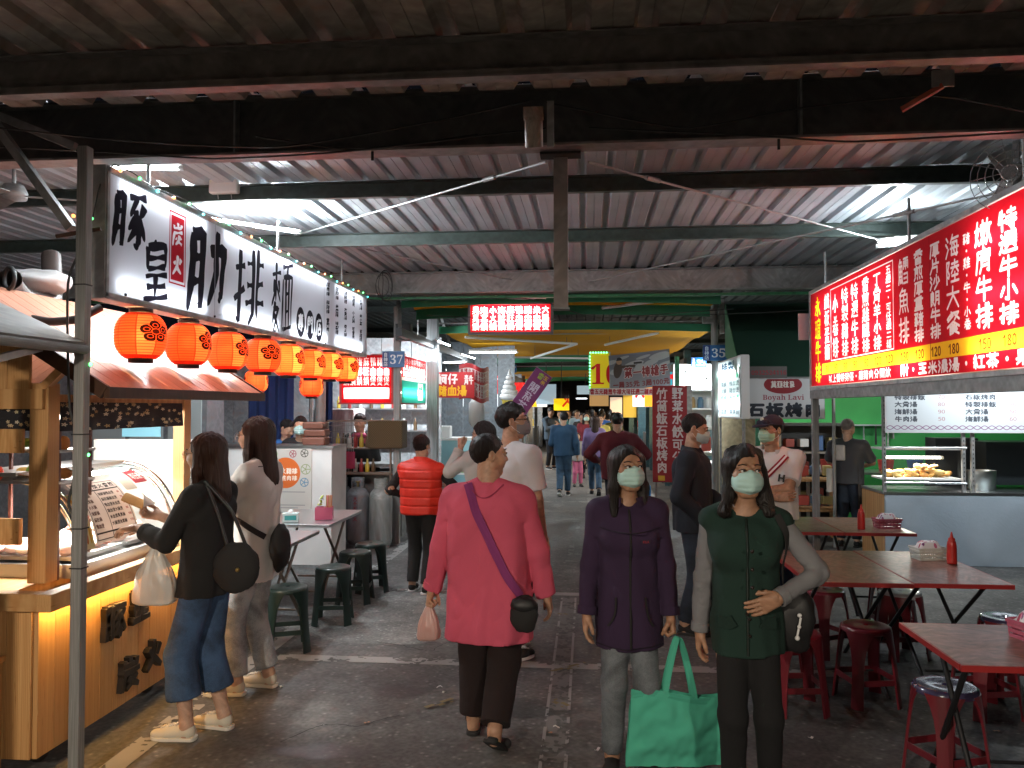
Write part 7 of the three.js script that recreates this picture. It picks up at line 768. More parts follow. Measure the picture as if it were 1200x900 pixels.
const soleG = (() => { const s = new THREE.Shape(); s.moveTo(-0.036, -0.07); s.bezierCurveTo(-0.036, -0.1, 0.036, -0.1, 0.036, -0.07); s.bezierCurveTo(0.036, 0, 0.05, 0.06, 0.047, 0.11); s.bezierCurveTo(0.044, 0.19, -0.03, 0.19, -0.042, 0.1); s.bezierCurveTo(-0.046, 0.05, -0.034, 0, -0.036, -0.07); const g = new THREE.ExtrudeGeometry(s, { depth: 0.014, bevelEnabled: true, bevelSize: 0.003, bevelThickness: 0.003, bevelSegments: 2, curveSegments: 8 }); g.rotateX(Math.PI / 2); g.scale(1, 1, 1); g.translate(0, 0.018, 0); return g; })();
const laceG = merge([0.02, 0.045, 0.07, 0.095].flatMap((z, i) => [rod([-0.022, 0.089 - i * 0.006, z], [0.022, 0.086 - i * 0.006, z + 0.012], 0.004, 0.004, 5), rod([0.022, 0.089 - i * 0.006, z], [-0.022, 0.086 - i * 0.006, z + 0.012], 0.004, 0.004, 5)]));
function bend(a, t, l1, l2, pole) { const d = t.clone().sub(a); let L = Math.min(d.length(), (l1 + l2) * 0.999); d.normalize(); const x = (l1 * l1 - l2 * l2 + L * L) / (2 * L), h = Math.sqrt(Math.max(0, l1 * l1 - x * x)), p = pole.clone().addScaledVector(d, -pole.dot(d)).normalize(); return [a.clone().addScaledVector(d, x).addScaledVector(p, h), a.clone().addScaledVector(d, L)]; }
/* s: label, at [x,z], yaw, H, g (girth), fine, man, skin, head [yaw,pitch,roll], hair [kind,len,mat], mask, L/R { hand, pole, d, n, pose }, feet [[x,z,yaw,lift,pitch] L, R],
   top { m, sleeve 0..1, hem, ease, flare, fold, neck, quilt }, pants { m, wide, hem }, shoes { m, sole, kind } ; everything in metres in the person's own axes, facing +z, left = +x */
function person(s) {
  const H = s.H, g = s.g ?? 1, fine = s.fine ?? true, cell = fine ? 0.0105 : 0.022, o = thing('person', s.label, 'person', [s.at[0], 0, s.at[1]], s.yaw, s.group), sk = s.skin ?? SKIN[0], lean = s.lean ?? 0;
  const tilt = (v) => { const t = Math.max(0, v.y - 0.5 * H); return V(v.x, v.y, v.z + lean * t); };
  const sw = (s.man ? 0.112 : 0.092) * H * (s.broad ?? 1), sh = [1, -1].map((q) => tilt(V(q * sw, (g > 1.2 ? 0.785 : 0.797) * H, -0.008 * H))), hip = [1, -1].map((q) => V(q * 0.046 * H * Math.sqrt(g), 0.5 * H, 0)), neck = tilt(V(0, 0.835 * H, -0.012 * H)), hs = H * 0.134 / 0.225 * (s.headScale ?? 1), hc = tilt(V(0, H - 0.1125 * hs, 0.012 * H));
  const arms = [s.L, s.R].map((a, i) => { const q = i ? -1 : 1, t = a?.hand ? V(...a.hand) : V(q * (sw + 0.045 * H * g), 0.49 * H, 0.02 * H), [e, w] = bend(sh[i], t, 0.172 * H, 0.15 * H, V(...(a?.pole ?? [q * 0.4, -0.2, -1]))), d = a?.d ? V(...a.d).normalize() : w.clone().sub(e).normalize(); return { e, w, d, n: V(...(a?.n ?? [-q, 0, 0])), pose: a?.pose ?? 'relax', f: w.clone().sub(e).normalize() }; });
  const ft = s.feet ?? [[0.06 * H, 0, 0.15, 0, 0], [-0.06 * H, 0, -0.15, 0, 0]], legs = ft.map((q, i) => { const an = V(q[0], 0.05 * H + (q[3] ?? 0), q[1]), [k, a] = bend(hip[i], an, 0.235 * H, 0.225 * H, V(q[2] * 0.3, 0, 1)); return { k, a, yaw: q[2] ?? 0, pitch: q[4] ?? 0, f: a.clone().sub(k).normalize() }; });
  const xs = [...arms.flatMap((a) => [a.e, a.w]), ...legs.flatMap((l) => [l.k, l.a]), ...sh, hc], lo = ['x', 'y', 'z'].map((k) => Math.min(...xs.map((v) => v[k])) - 0.24 * Math.max(1, g)), hi = ['x', 'y', 'z'].map((k) => Math.max(...xs.map((v) => v[k])) + 0.24 * Math.max(1, g));
  // skin: one continuous body, head and hands
  const b = new Field(lo, hi, fine ? 0.012 : 0.024), T = s.top, bare = T.sleeve < 0.9;
  b.cap(neck.clone().add(V(0, -0.03 * H, 0)), hc.clone().add(V(0, -0.05 * hs, -0.012)), 0.034 * H * Math.sqrt(g), 0.032 * H * Math.sqrt(g), 0.02).cap(sh[0].clone().lerp(sh[1], 0.15), sh[1].clone().lerp(sh[0], 0.15), 0.03 * H, 0.03 * H, 0.05).cap([0.03 * H, 0.74 * H, lean * 0.2], [0.03 * H, 0.54 * H, 0], 0.045 * H, 0.045 * H, 0.05).cap([-0.03 * H, 0.74 * H, lean * 0.2], [-0.03 * H, 0.54 * H, 0], 0.045 * H, 0.045 * H, 0.05);
  arms.forEach((a, i) => b.cap(sh[i], a.e, 0.029 * H * g ** 0.5, 0.0245 * H * g ** 0.5, 0.02).cap(a.e, a.w, 0.0245 * H * g ** 0.5, 0.0165 * H, 0.015)); legs.forEach((l, i) => b.cap(hip[i], l.k, 0.046 * H, 0.032 * H, 0.03).cap(l.k, l.a, 0.033 * H, 0.021 * H, 0.02).cap(l.a, l.a.clone().add(V(0, -0.03 * H, 0)), 0.022 * H, 0.022 * H, 0.02));
  const hq = new THREE.Quaternion().setFromEuler(new THREE.Euler(s.head?.[1] ?? 0, s.head?.[0] ?? 0, s.head?.[2] ?? 0, 'YXZ')), hm = new THREE.Matrix4().compose(hc, hq, V(hs, hs, hs)), geos = [b.mesh(), getHead(fine, !!s.man, s.fat ?? 0).clone().applyMatrix4(hm)];
  arms.forEach((a, i) => { const n = a.n.addScaledVector(a.d, -a.n.dot(a.d)).normalize(), x = a.d.clone().cross(n), m = new THREE.Matrix4().makeBasis(x, a.d, n).scale(V(H / 1.68, H / 1.68, H / 1.68)); m.setPosition(a.w); let hg = getHand(a.pose, fine); if (i === 0) hg = mirrorX(hg); geos.push(hg.clone().applyMatrix4(m)); });
  part('body', merge(geos), sk, o);
  const seedF = s.at[0] * 7 + s.at[1];
  // trousers
  const p = new Field(lo, hi, cell), B = s.pants, wd = B.wide ?? 1; p.cap([0.035 * H, 0.53 * H, 0], [-0.035 * H, 0.53 * H, 0], 0.056 * H * g ** 0.7, 0.056 * H * g ** 0.7, 0.04);
  legs.forEach((l, i) => { const end = l.k.clone().lerp(l.a, B.hem ?? 0.93); p.cap(hip[i], l.k, 0.051 * H * g ** 0.5 * Math.sqrt(wd), 0.042 * H * wd * g ** 0.4, 0.04).cap(l.k, end, 0.042 * H * wd * g ** 0.4, 0.033 * H * wd * wd * g ** 0.3 + 0.004, 0.025); });
  const aF = B.fold ?? 0.006; p.all((x, y, z, d) => { if (d > 0.05) return d; let q = d + aF * (0.8 * noise3(x * 10, y * 3 + seedF, z * 10) - 0.7 * Math.abs(noise3(x * 13 + 3, y * 15 + x * 6, z * 13)) * (y < 0.3 * H ? 1 : 0.5)) + aF * 0.3; legs.forEach((l) => { const en = l.k.clone().lerp(l.a, B.hem ?? 0.93), dx = x - en.x, dy = y - en.y, dz = z - en.z; if (dx * dx + dy * dy + dz * dz < 0.02 && dx * l.f.x + dy * l.f.y + dz * l.f.z > -0.09) q = Math.max(q, dx * l.f.x + dy * l.f.y + dz * l.f.z); }); return q; });
  part('trousers', p.mesh(), B.m, o);
  // top
  const f = new Field(lo, hi, T.cell ?? cell), e = (T.ease ?? 0.012), hem = T.hem ?? 0.5 * H, fl = T.flare ?? 1, bw = (s.man ? 0.04 : 0.035) * H * (s.broad ?? 1) * g ** 0.5, dr = (s.man ? 0.06 : 0.057) * H * g ** 0.85 + e;
  f.cap(tilt(V(-0.055 * H * (s.broad ?? 1), 0.75 * H, -0.008 * H)), tilt(V(0.055 * H * (s.broad ?? 1), 0.75 * H, -0.008 * H)), 0.046 * H * g ** 0.6 + e, 0.046 * H * g ** 0.6 + e, 0.04);
  for (const q of [1, -1]) f.cap(tilt(V(q * bw, 0.745 * H, -0.006 * H)), V(q * bw * (0.95 + 0.1 * (fl - 1)), hem + 0.0 * H, 0), dr, dr * fl * 1.0, 0.05).cap(tilt(V(q * 0.025 * H, 0.825 * H, -0.012 * H)), sh[q > 0 ? 0 : 1], 0.03 * H + e * 0.5, 0.034 * H * g ** 0.5 + e * 0.6, 0.03);
  f.cap(tilt(V(0, 0.75 * H, 0)), V(0, hem, 0.01 * (g - 1)), dr, dr * fl * 1.02, 0.04); if (!s.man) f.cap(tilt(V(-0.045 * H, 0.715 * H, 0.035 * H)), tilt(V(0.045 * H, 0.715 * H, 0.035 * H)), 0.04 * H + e * 0.5, 0.04 * H + e * 0.5, 0.04); if (g > 1.2) f.cap(V(0, 0.6 * H, 0.05), V(0, 0.55 * H, 0.05), dr * 0.95, dr * 0.95, 0.06);
  const sl = T.sleeve, A = T.fold ?? 0.008;
  for (let i = 0, n = f.d.length, row = f.n[0], ly = f.n[1]; i < n; i++) if (p.d[i] < 0.3) { const y = f.lo[1] + (Math.floor(i / row) % ly) * f.c; if (y > hem - 0.02 && y < 0.62 * H) f.d[i] = smin(f.d[i], p.d[i] - 0.012, 0.03); }
  if (!T.vest) { const q = new Field(lo, hi, f.c); arms.forEach((a, i) => { const r0 = 0.035 * H * g ** 0.5 + e * 0.55, r1 = 0.028 * H * g ** 0.5 + e * 0.6, r2 = 0.021 * H * g ** 0.3 + e * 0.6, end = sl < 0.5 ? sh[i].clone().lerp(a.e, sl * 2) : a.e.clone().lerp(a.w, (sl - 0.5) * 2), ax = sl < 0.5 ? a.e.clone().sub(sh[i]).normalize() : a.f;
      if (sl < 0.5) q.cap(sh[i], end, r0, r0 * 1.08, 0.01); else q.cap(sh[i], a.e, r0, r1, 0.01).cap(a.e, end, r1, r2, 0.015); q.over(end.toArray().map((v) => v - 0.13), end.toArray().map((v) => v + 0.13), (x, y, z, d) => { const dx = x - end.x, dy = y - end.y, dz = z - end.z; return dx * dx + dy * dy + dz * dz < 0.016 ? Math.max(d, dx * ax.x + dy * ax.y + dz * ax.z) : d; }); });
    for (let i = 0, n = f.d.length, row = f.n[0], ly = f.n[1]; i < n; i++) if (q.d[i] < 0.35) { const y = f.lo[1] + (Math.floor(i / row) % ly) * f.c; f.d[i] = smin(f.d[i], q.d[i], y > 0.72 * H ? 0.032 : 0.005); } }
  f.all((x, y, z, d) => { if (d > 0.06) return d; const v = (y - hem) / (0.3 * H), low = Math.max(0, 1 - v); let q = d + A * (0.7 * noise3(x * 7 + seedF, y * 2 + x * 2, z * 7) + (0.5 + 0.7 * Math.min(1.2, low)) * noise3(x * 19 + y * 2.5, y * 1.1 + seedF, z * 19) - 0.6 * Math.abs(noise3(x * 9 + y * 9, y * 6 - x * 9, z * 9 + seedF))) + A * 0.3; if (T.quilt) q += 0.007 * Math.pow(Math.abs(Math.cos((y - hem) * Math.PI / 0.085)), 24); q = Math.max(q, hem + (T.hemWave ?? 0.008) * noise3(x * 9, 0, z * 9) - y);
    const nk = T.neck ?? 0.038, ny = y - 0.835 * H, nz = z - neck.z - 0.012; if (y > 0.78 * H) q = Math.max(q, nk * H - Math.hypot(x * (ny < 0 ? 1.1 : 1), nz, 0) - (ny < 0 ? -ny * 1.2 : 0) - (ny > 0.0 ? 0 : 0)); return q; });
  part(T.name ?? 'top', f.mesh(), T.m, o);
  if (T.collar) { const cr = (T.neck ?? 0.038) * H * 1.06; part('collar', slab(28, 4, (u, v) => { const a = (u - 0.5) * (T.collar.open ? 5.3 : 6.28) + Math.PI, r = cr + 0.008 + (1 - v) * 0.012; return [Math.sin(a) * r, 0.822 * H + v * T.collar.h + 0.012 * Math.cos(a) * -1, neck.z + 0.012 + Math.cos(a) * r * 0.95]; }, 0.006), T.collar.m ?? T.m, o); }
  if (T.zip) { const pts = []; for (let i = 0; i <= 14; i++) { const y = hem + 0.01 + (0.8 * H - hem) * i / 14; let z = 0.3; const D = (zz) => { const ii = Math.round((0 - f.lo[0]) / f.c), jj = Math.round((y - f.lo[1]) / f.c), kk = Math.round((zz - f.lo[2]) / f.c); return f.d[(kk * f.n[1] + jj) * f.n[0] + ii]; }; while (z > -0.1 && D(z) > 0) z -= 0.003; pts.push([0, y, z + 0.004]); } part('zip', pipe(pts, 0.006, 30, 5), T.zip, o); }
  if (s.sleeves) arms.forEach((a, i) => { const pts = [sh[i], a.e, a.w], q = new Field(['x', 'y', 'z'].map((k) => Math.min(...pts.map((v) => v[k])) - 0.12), ['x', 'y', 'z'].map((k) => Math.max(...pts.map((v) => v[k])) + 0.12), 0.008); q.cap(sh[i], a.e, 0.03 * H * g ** 0.5 + 0.006, 0.024 * H + 0.007, 0.02).cap(a.e, a.w, 0.024 * H + 0.008, 0.019 * H + 0.006, 0.012); const ax = a.f; q.all((x, y, z, d) => { if (d > 0.05) return d; const near = Math.exp(-(((x - a.e.x) ** 2 + (y - a.e.y) ** 2 + (z - a.e.z) ** 2) / 0.006)); let v = d + (0.004 + 0.006 * near) * noise3(x * 18, y * 18, z * 18) - (0.004 + 0.008 * near) * Math.abs(noise3(x * 22 + y * 9, y * 30, z * 22)) + 0.003; const al = (x - a.w.x) * ax.x + (y - a.w.y) * ax.y + (z - a.w.z) * ax.z; if ((x - a.w.x) ** 2 + (y - a.w.y) ** 2 + (z - a.w.z) ** 2 < 0.01) v = Math.max(v, al); return v; }); part('sleeve', q.mesh(), s.sleeves, o); });
  if (fine && (s.sleeves || (sl > 0.5 && !T.vest))) arms.forEach((a) => { const r = s.sleeves ? 0.019 * H + 0.008 : 0.021 * H * g ** 0.3 + e * 0.6 + 0.001, end = s.sleeves ? a.w : a.e.clone().lerp(a.w, (sl - 0.5) * 2), c = lathe([[r * 0.88, -0.003], [r + 0.001, -0.004], [r + 0.003, 0.0], [r + 0.003, 0.034], [r - 0.002, 0.037]], 22); c.applyQuaternion(new THREE.Quaternion().setFromUnitVectors(V(0, 1, 0), a.f.clone().negate())); c.translate(end.x, end.y, end.z); part('cuff', c, s.sleeves ?? T.m, o); });
  const S = s.shoes ?? { m: M.black, sole: M.rubber, kind: 'shoe' }, ss = H / 1.72; legs.forEach((l, i) => { const m = new THREE.Matrix4().makeRotationFromEuler(new THREE.Euler(l.pitch, l.yaw, 0, 'YXZ')).scale(V(ss, ss, ss)); const off = V(0, -0.075 * ss, 0.035 * ss).applyEuler(new THREE.Euler(l.pitch, l.yaw, 0, 'YXZ')); let at = l.a.clone().add(off); if (!l.pitch) at.y = 0.0; m.setPosition(at); const sh2 = part('shoe', getShoe(S.kind ?? 'shoe').clone().applyMatrix4(m), S.m, o); part('sole', soleG.clone().applyMatrix4(m), S.sole, sh2); if (S.lace && fine) part('lace', laceG.clone().applyMatrix4(m), S.lace, sh2); });
  // hair, face, mask
  const yawOnly = new THREE.Quaternion().setFromEuler(new THREE.Euler((s.head?.[1] ?? 0) * (s.hair?.[0] === 'long' || s.hair?.[0] === 'wavy' ? 0.3 : 1), s.head?.[0] ?? 0, 0, 'YXZ')), hairM = new THREE.Matrix4().compose(hc, yawOnly, V(hs, hs, hs)); if (s.hair) part('hair', hairGeo(s.hair[0], s.hair[1], fine ? 0.0055 : 0.011, s.hair[3] ?? 1).applyMatrix4(hairM), s.hair[2], o);
  if (s.mask) { part('face_mask', MASKG.clone().applyMatrix4(hm), s.mask, o); if (fine) part('ear_loop', loopG.clone().applyMatrix4(hm), M.white, o); }
  if (fine && s.face !== false) { const hmat = s.hair?.[2] ?? HAIR.black; for (const q of [-1, 1]) { const ey = part('eye', ball(0.0112, q * 0.0335, 0.0115, 0.0818, 12).applyMatrix4(hm), mat(0.62, 0.6, 0.57, 0.25), o); part('iris', (() => { const c = ball(0.0068, q * 0.0335 + (s.gaze ?? 0), 0.0118, 0.0875, 10); c.applyMatrix4(hm); return c; })(), mat(0.015, 0.008, 0.005, 0.12), ey); part('eyelid', pipe([[q * 0.0195, 0.0105, 0.0905], [q * 0.027, 0.0165, 0.0925], [q * 0.0375, 0.0172, 0.0905], [q * 0.0495, 0.0115, 0.079]], 0.0034, 12, 6).applyMatrix4(hm), mat(0.05, 0.025, 0.02, 0.6), ey); part('eyebrow', pipe([[q * 0.017, 0.0355, 0.0905], [q * 0.033, 0.0395, 0.0875], [q * 0.051, 0.0345, 0.074]], 0.0028, 10, 6).applyMatrix4(hm), hmat, o); } if (!s.mask) part('lips', [pipe([[-0.022, -0.058, 0.0835], [-0.006, -0.054, 0.0885], [0.006, -0.054, 0.0885], [0.022, -0.058, 0.0835]], 0.0036, 12, 6), pipe([[-0.018, -0.061, 0.0845], [0, -0.0655, 0.088], [0.018, -0.061, 0.0845]], 0.0042, 12, 6)].map((q) => q.applyMatrix4(hm)), mat(0.36, 0.13, 0.11, 0.45), o); }
  if (s.glasses) part('glasses', [-1, 1].flatMap((q) => { const t = new THREE.TorusGeometry(0.021, 0.0016, 5, 20); t.translate(q * 0.034, 0.008, 0.102); return [t, rod([q * 0.055, 0.012, 0.1], [q * 0.082, 0.012, -0.01], 0.0016, 0.0016, 4)]; }).concat(rod([-0.013, 0.012, 0.104], [0.013, 0.012, 0.104], 0.0016, 0.0016, 4)).map((q) => q.applyMatrix4(hm)), s.glasses, o);
  o.userData.rig = undefined; delete o.userData.rig; return { o, sh, arms, legs, hc, hm, neck, f, H };
}
// a point in a person's axes -> the world
function worldOf(pr, v) { return V(...(v.isVector3 ? v.toArray() : v)).applyAxisAngle(V(0, 1, 0), pr.o.rotation.y).add(pr.o.position); }
// stick a strap to a garment: push points out of the field's surface
function onSurface(f, v, out = 0.006) { const p = v.clone(); for (let k = 0; k < 14; k++) { const s = (x, y, z) => { const q = [(x - f.lo[0]) / f.c, (y - f.lo[1]) / f.c, (z - f.lo[2]) / f.c], i = q.map((t, a) => Math.min(f.n[a] - 2, Math.max(0, Math.floor(t)))), r = q.map((t, a) => t - i[a]); let d = 0; for (let c = 0; c < 8; c++) { const w = ((c & 1) ? r[0] : 1 - r[0]) * ((c & 2) ? r[1] : 1 - r[1]) * ((c & 4) ? r[2] : 1 - r[2]); d += w * f.d[((i[2] + (c >> 2)) * f.n[1] + i[1] + ((c >> 1) & 1)) * f.n[0] + i[0] + (c & 1)]; } return d; }; const d = s(p.x, p.y, p.z) - out; if (Math.abs(d) < 0.002) break; const h = f.c, n = V(s(p.x + h, p.y, p.z) - s(p.x - h, p.y, p.z), s(p.x, p.y + h, p.z) - s(p.x, p.y - h, p.z), s(p.x, p.y, p.z + h) - s(p.x, p.y, p.z - h)); if (n.length() < 1e-6) break; n.normalize(); p.addScaledVector(n, -Math.max(-0.05, Math.min(0.05, d)) * 0.8); p.userN = n; } return p; }
function strap(f, a, b, via, w, t = 0.004, n = 36) { // flat band over a garment from a to b, bulging towards via
  const pts = [], nor = []; for (let i = 0; i <= n; i++) { const u = i / n, q = V(0, 0, 0).addScaledVector(V(...a), (1 - u) ** 2).addScaledVector(V(...via), 2 * u * (1 - u)).addScaledVector(V(...b), u * u), p = onSurface(f, q, 0.006); pts.push(p); nor.push(p.userN ?? V(0, 0, 1)); }
  for (let k = 0; k < 8; k++) for (let i = 1; i < n; i++) { pts[i] = pts[i].clone().multiplyScalar(0.5).addScaledVector(pts[i - 1], 0.25).addScaledVector(pts[i + 1], 0.25); nor[i] = nor[i].clone().multiplyScalar(0.5).addScaledVector(nor[i - 1], 0.25).addScaledVector(nor[i + 1], 0.25).normalize(); } for (let i = 0; i <= n; i++) pts[i].addScaledVector(nor[i], 0.005);
  return slab(n, 2, (u, v) => { const i = Math.round(u * n), p = pts[i], d = pts[Math.min(n, i + 1)].clone().sub(pts[Math.max(0, i - 1)]).normalize(), s = d.clone().cross(nor[i]).normalize(); return p.clone().addScaledVector(s, (v - 0.5) * w).addScaledVector(nor[i], -0.0).toArray(); }, t);
}
const jean = (r, g, b) => mat(r, g, b, 0.88, 0, { map: dataTex(128, (x, y) => { const v = 0.85 + 0.35 * wrapN(x, y, 5, 8, 4) + 0.15 * (hash3(x * 128 | 0, y * 128 | 0, 4) - 0.5); return [v, v, v]; }, true, [2.5, 2.5]), bumpMap: weave, bumpScale: 0.0014 });
const J = { blue: jean(0.05, 0.1, 0.2), grey: jean(0.17, 0.19, 0.21), pale: jean(0.42, 0.44, 0.46), dark: jean(0.02, 0.03, 0.05), mid: jean(0.035, 0.08, 0.14) };
const canvasShoe = { m: cloth(0.7, 0.64, 0.52), sole: mat(0.7, 0.66, 0.58, 0.6), lace: mat(0.75, 0.72, 0.65, 0.8) }, darkShoe = { m: M.blackMatte, sole: M.rubber }, sportShoe = { m: M.blackMatte, sole: mat(0.65, 0.65, 0.65, 0.5), lace: M.white };
function crumple(rx, ry, rz, n = 20, a = 0.3, s = 3, off = 0) { const g = new THREE.SphereGeometry(1, n, n), p = g.attributes.position; for (let i = 0; i < p.count; i++) { const x = p.getX(i), y = p.getY(i), z = p.getZ(i), k = 1 + a * noise3(x * s + off, y * s, z * s) + a * 0.5 * noise3(x * s * 2.5, y * s * 2.5 + off, z * s * 2.5); p.setXYZ(i, x * rx * k, y * ry * k, z * rz * k); } g.computeVertexNormals(); return g; }
// thin carrier bag: gathered at the top, crinkled, standing out towards the bottom
function carrier(w, h, d, seed, m, parent) { part('sack', sheetOf(48, 26, (u, v) => { const a = u * Math.PI * 2, t = v, sp = 0.12 + 0.88 * Math.pow(Math.sin(Math.min(1, t * 1.18) * Math.PI * 0.5), 0.8), close = t > 0.9 ? Math.sqrt(Math.max(0, 1 - ((t - 0.9) / 0.1) ** 2)) : 1; const cr = 1 + (0.16 * (1 - t) + 0.06) * noise3(Math.cos(a) * 5 + seed, t * 2.2, Math.sin(a) * 5) + 0.08 * noise3(Math.cos(a) * 11, t * 7 + seed, Math.sin(a) * 11); const q = (v2) => Math.sign(v2) * Math.pow(Math.abs(v2), 0.75); return [q(Math.cos(a)) * w * sp * close * cr, -h * t, -q(Math.sin(a)) * d * sp * close * cr]; }), m, parent); }
// --- stout man in a pink pullover, walking away ---
{
  const m = cloth(0.63, 0.095, 0.16), pr = person({ label: 'stout man in a long pink pullover and dark trousers walking away', at: [-0.53, -4.28], yaw: Math.PI - 0.06, H: 1.63, g: 1.36, man: true, broad: 0.98, fat: 0.12, skin: SKIN[0], head: [-1.05, 0.05, 0], hair: ['crop', 0, HAIR.black],
    L: { hand: [0.33, 0.76, 0.06], pole: [0.6, 0, -0.8], pose: 'grip' }, R: { hand: [-0.31, 0.77, 0.04], pole: [-0.6, 0, -0.8], pose: 'relax' }, feet: [[0.1, 0.1, 0.1, 0, 0], [-0.07, -0.2, -0.2, 0.06, 0.55]],
    top: { name: 'pullover', m, sleeve: 0.98, hem: 0.55, ease: 0.02, flare: 1.12, fold: 0.016, neck: 0.036, collar: { h: 0.03 } }, pants: { m: cloth(0.016, 0.007, 0.007), wide: 1.12, hem: 0.93 }, shoes: { m: M.blackMatte, sole: M.rubber, kind: 'sandal' } });
  part('collar_seam', strap(pr.f, [-0.09, 1.34, -0.04], [0.09, 1.34, -0.04], [0, 1.29, -0.3], 0.005, 0.003, 18), cloth(0.36, 0.035, 0.09), pr.o);
  part('shoulder_strap', strap(pr.f, [0.09, 1.35, -0.06], [-0.2, 0.8, -0.12], [-0.02, 1.1, -0.4], 0.045), cloth(0.26, 0.04, 0.17), pr.o);
  const b = worldOf(pr, [-0.215, 0.72, -0.15]), bag = thing('waist_bag', 'small black cross body bag at the hip of the pink pullover', 'bag', b); part('pouch', crumple(0.075, 0.095, 0.04, 18, 0.1, 2), M.blackMatte, bag); part('flap', (() => { const g = crumple(0.07, 0.045, 0.038, 14, 0.08, 2, 3); g.translate(0, 0.045, 0.008); return g; })(), M.black, bag);
  const h = worldOf(pr, pr.arms[0].w.clone().addScaledVector(pr.arms[0].d, 0.09)), pb = thing('plastic_bag', 'small pinkish plastic bag dangling from the hand of the man in pink', 'bag', h); const pm = mat(0.75, 0.5, 0.45, 0.35, 0, { transmission: 0.45, thickness: 0 }); carrier(0.062, 0.2, 0.05, 3, pm, pb); part('twist', [pipe([[0, 0.03, 0], [0.004, 0.0, 0.0], [0, -0.03, 0]], 0.011, 10, 7)], pm, pb); part('contents', crumple(0.045, 0.045, 0.04, 14, 0.2, 3).translate(0, -0.14, 0), mat(0.6, 0.25, 0.2, 0.6), pb);
}
// --- woman in a dark purple jacket with a mint tote ---
{
  const m = cloth(0.032, 0.014, 0.045), pr = person({ label: 'masked woman in a dark purple jacket carrying a mint green tote', at: [0.2, -4.05], yaw: 0.06, H: 1.58, g: 0.86, skin: SKIN[1], head: [0.28, -0.04, 0], hair: ['long', 0.27, HAIR.black, -1], mask: MASKS.teal, gaze: 0.004,
    L: { hand: [0.21, 0.7, 0.05], pole: [0.7, 0, -0.6], pose: 'grip' }, R: { hand: [-0.215, 0.7, 0.05], pole: [-0.7, 0, -0.6], pose: 'relax' }, feet: [[0.085, -0.02, 0.2, 0, 0], [-0.085, 0.04, -0.15, 0, 0]],
    top: { name: 'jacket', m, sleeve: 0.99, hem: 0.6, ease: 0.022, flare: 1.14, fold: 0.011, neck: 0.044, collar: { h: 0.045, open: true }, zip: M.blackMatte }, pants: { m: J.grey, wide: 1.0, hem: 0.95 }, shoes: darkShoe });
  { const [c, x] = canvas(64, 24); x.fillStyle = '#38263e'; x.fillRect(0, 0, 64, 24); x.fillStyle = '#c02838'; x.font = 'bold 20px sans-serif'; x.textAlign = 'center'; x.textBaseline = 'middle'; x.fillText('FILA', 32, 13); const p = onSurface(pr.f, V(0.075, 1.13, 0.2), 0.004), g = new THREE.PlaneGeometry(0.05, 0.019); g.rotateX(-0.1); g.rotateY(0.3); g.translate(p.x, p.y, p.z + 0.004); part('chest_logo', g, mat(0.7, 0.7, 0.7, 0.8, 0, { map: canvasTex(c) }), pr.o); }
  for (const q of [1, -1]) part('pocket_zip', strap(pr.f, [q * 0.075, 0.86, 0.13], [q * 0.115, 0.72, 0.12], [q * 0.1, 0.79, 0.3], 0.008, 0.004, 14), M.blackMatte, pr.o); part('yoke_seam', strap(pr.f, [-0.14, 1.19, 0.08], [0.14, 1.19, 0.08], [0, 1.18, 0.4], 0.005, 0.003, 24), cloth(0.012, 0.006, 0.018), pr.o); part('hem_seam', strap(pr.f, [-0.15, 0.625, 0.06], [0.15, 0.625, 0.06], [0, 0.625, 0.45], 0.005, 0.003, 24), cloth(0.012, 0.006, 0.018), pr.o);
  const h = worldOf(pr, pr.arms[0].w.clone().addScaledVector(pr.arms[0].d, 0.085)); const o = thing('tote_bag', 'mint green fabric tote bag hanging from the woman in the purple jacket', 'bag', [h.x + 0.02, h.y, h.z + 0.03], 0.15); const mint = cloth(0.09, 0.52, 0.36, { sheen: 0 }), yT = -0.28, yB = -(h.y - 0.05);
  const side = (q) => sheetOf(48, 28, (u, v) => { const w = 0.245 + 0.012 * v, bul = 0.05 * Math.sin(u * Math.PI) * Math.sin(Math.min(1, v * 1.2) * Math.PI * 0.9) + 0.012; return [(u - 0.5) * 2 * w * (1 - 0.06 * v * 0) + 0.02 * (1 - v), yT + (yB - yT) * v + 0.014 * Math.sin(u * 7) * (1 - v) - 0.03 * (u - 0.5) * (1 - v), q * (bul + 0.014 * noise3(u * 6 + v * 3, v * 4, q) + 0.006 * noise3(u * 16, v * 10 + u * 8, q))]; });
  part('body', [side(1), side(-1)], mint, o); [1, -1].forEach((q) => part('top_hem', sheetOf(24, 1, (u, v) => { const w = 0.245; return [(u - 0.5) * 2 * w + 0.02, yT + 0.014 * Math.sin(u * 7) - 0.03 * (u - 0.5) - v * 0.028, q * (0.016 + 0.006 * v + 0.012 * Math.sin(u * Math.PI))]; }), cloth(0.075, 0.46, 0.32, { sheen: 0 }), o)); for (const q of [1, -1]) part('handle', slab(16, 1, (u, v) => { const a = u * Math.PI, w = 0.028; return [Math.cos(a) * 0.075 * (1 - 0.55 * Math.sin(a)) + 0.005 + (v - 0.5) * w * Math.abs(Math.cos(a) * 0.4 + 0.6 * Math.sign(Math.cos(a) || 1)), yT - 0.03 + Math.sin(a) * (0.3), q * (0.025 - 0.02 * Math.sin(a)) + (v - 0.5) * w * Math.sin(a)]; }, 0.003), mint, o);
}
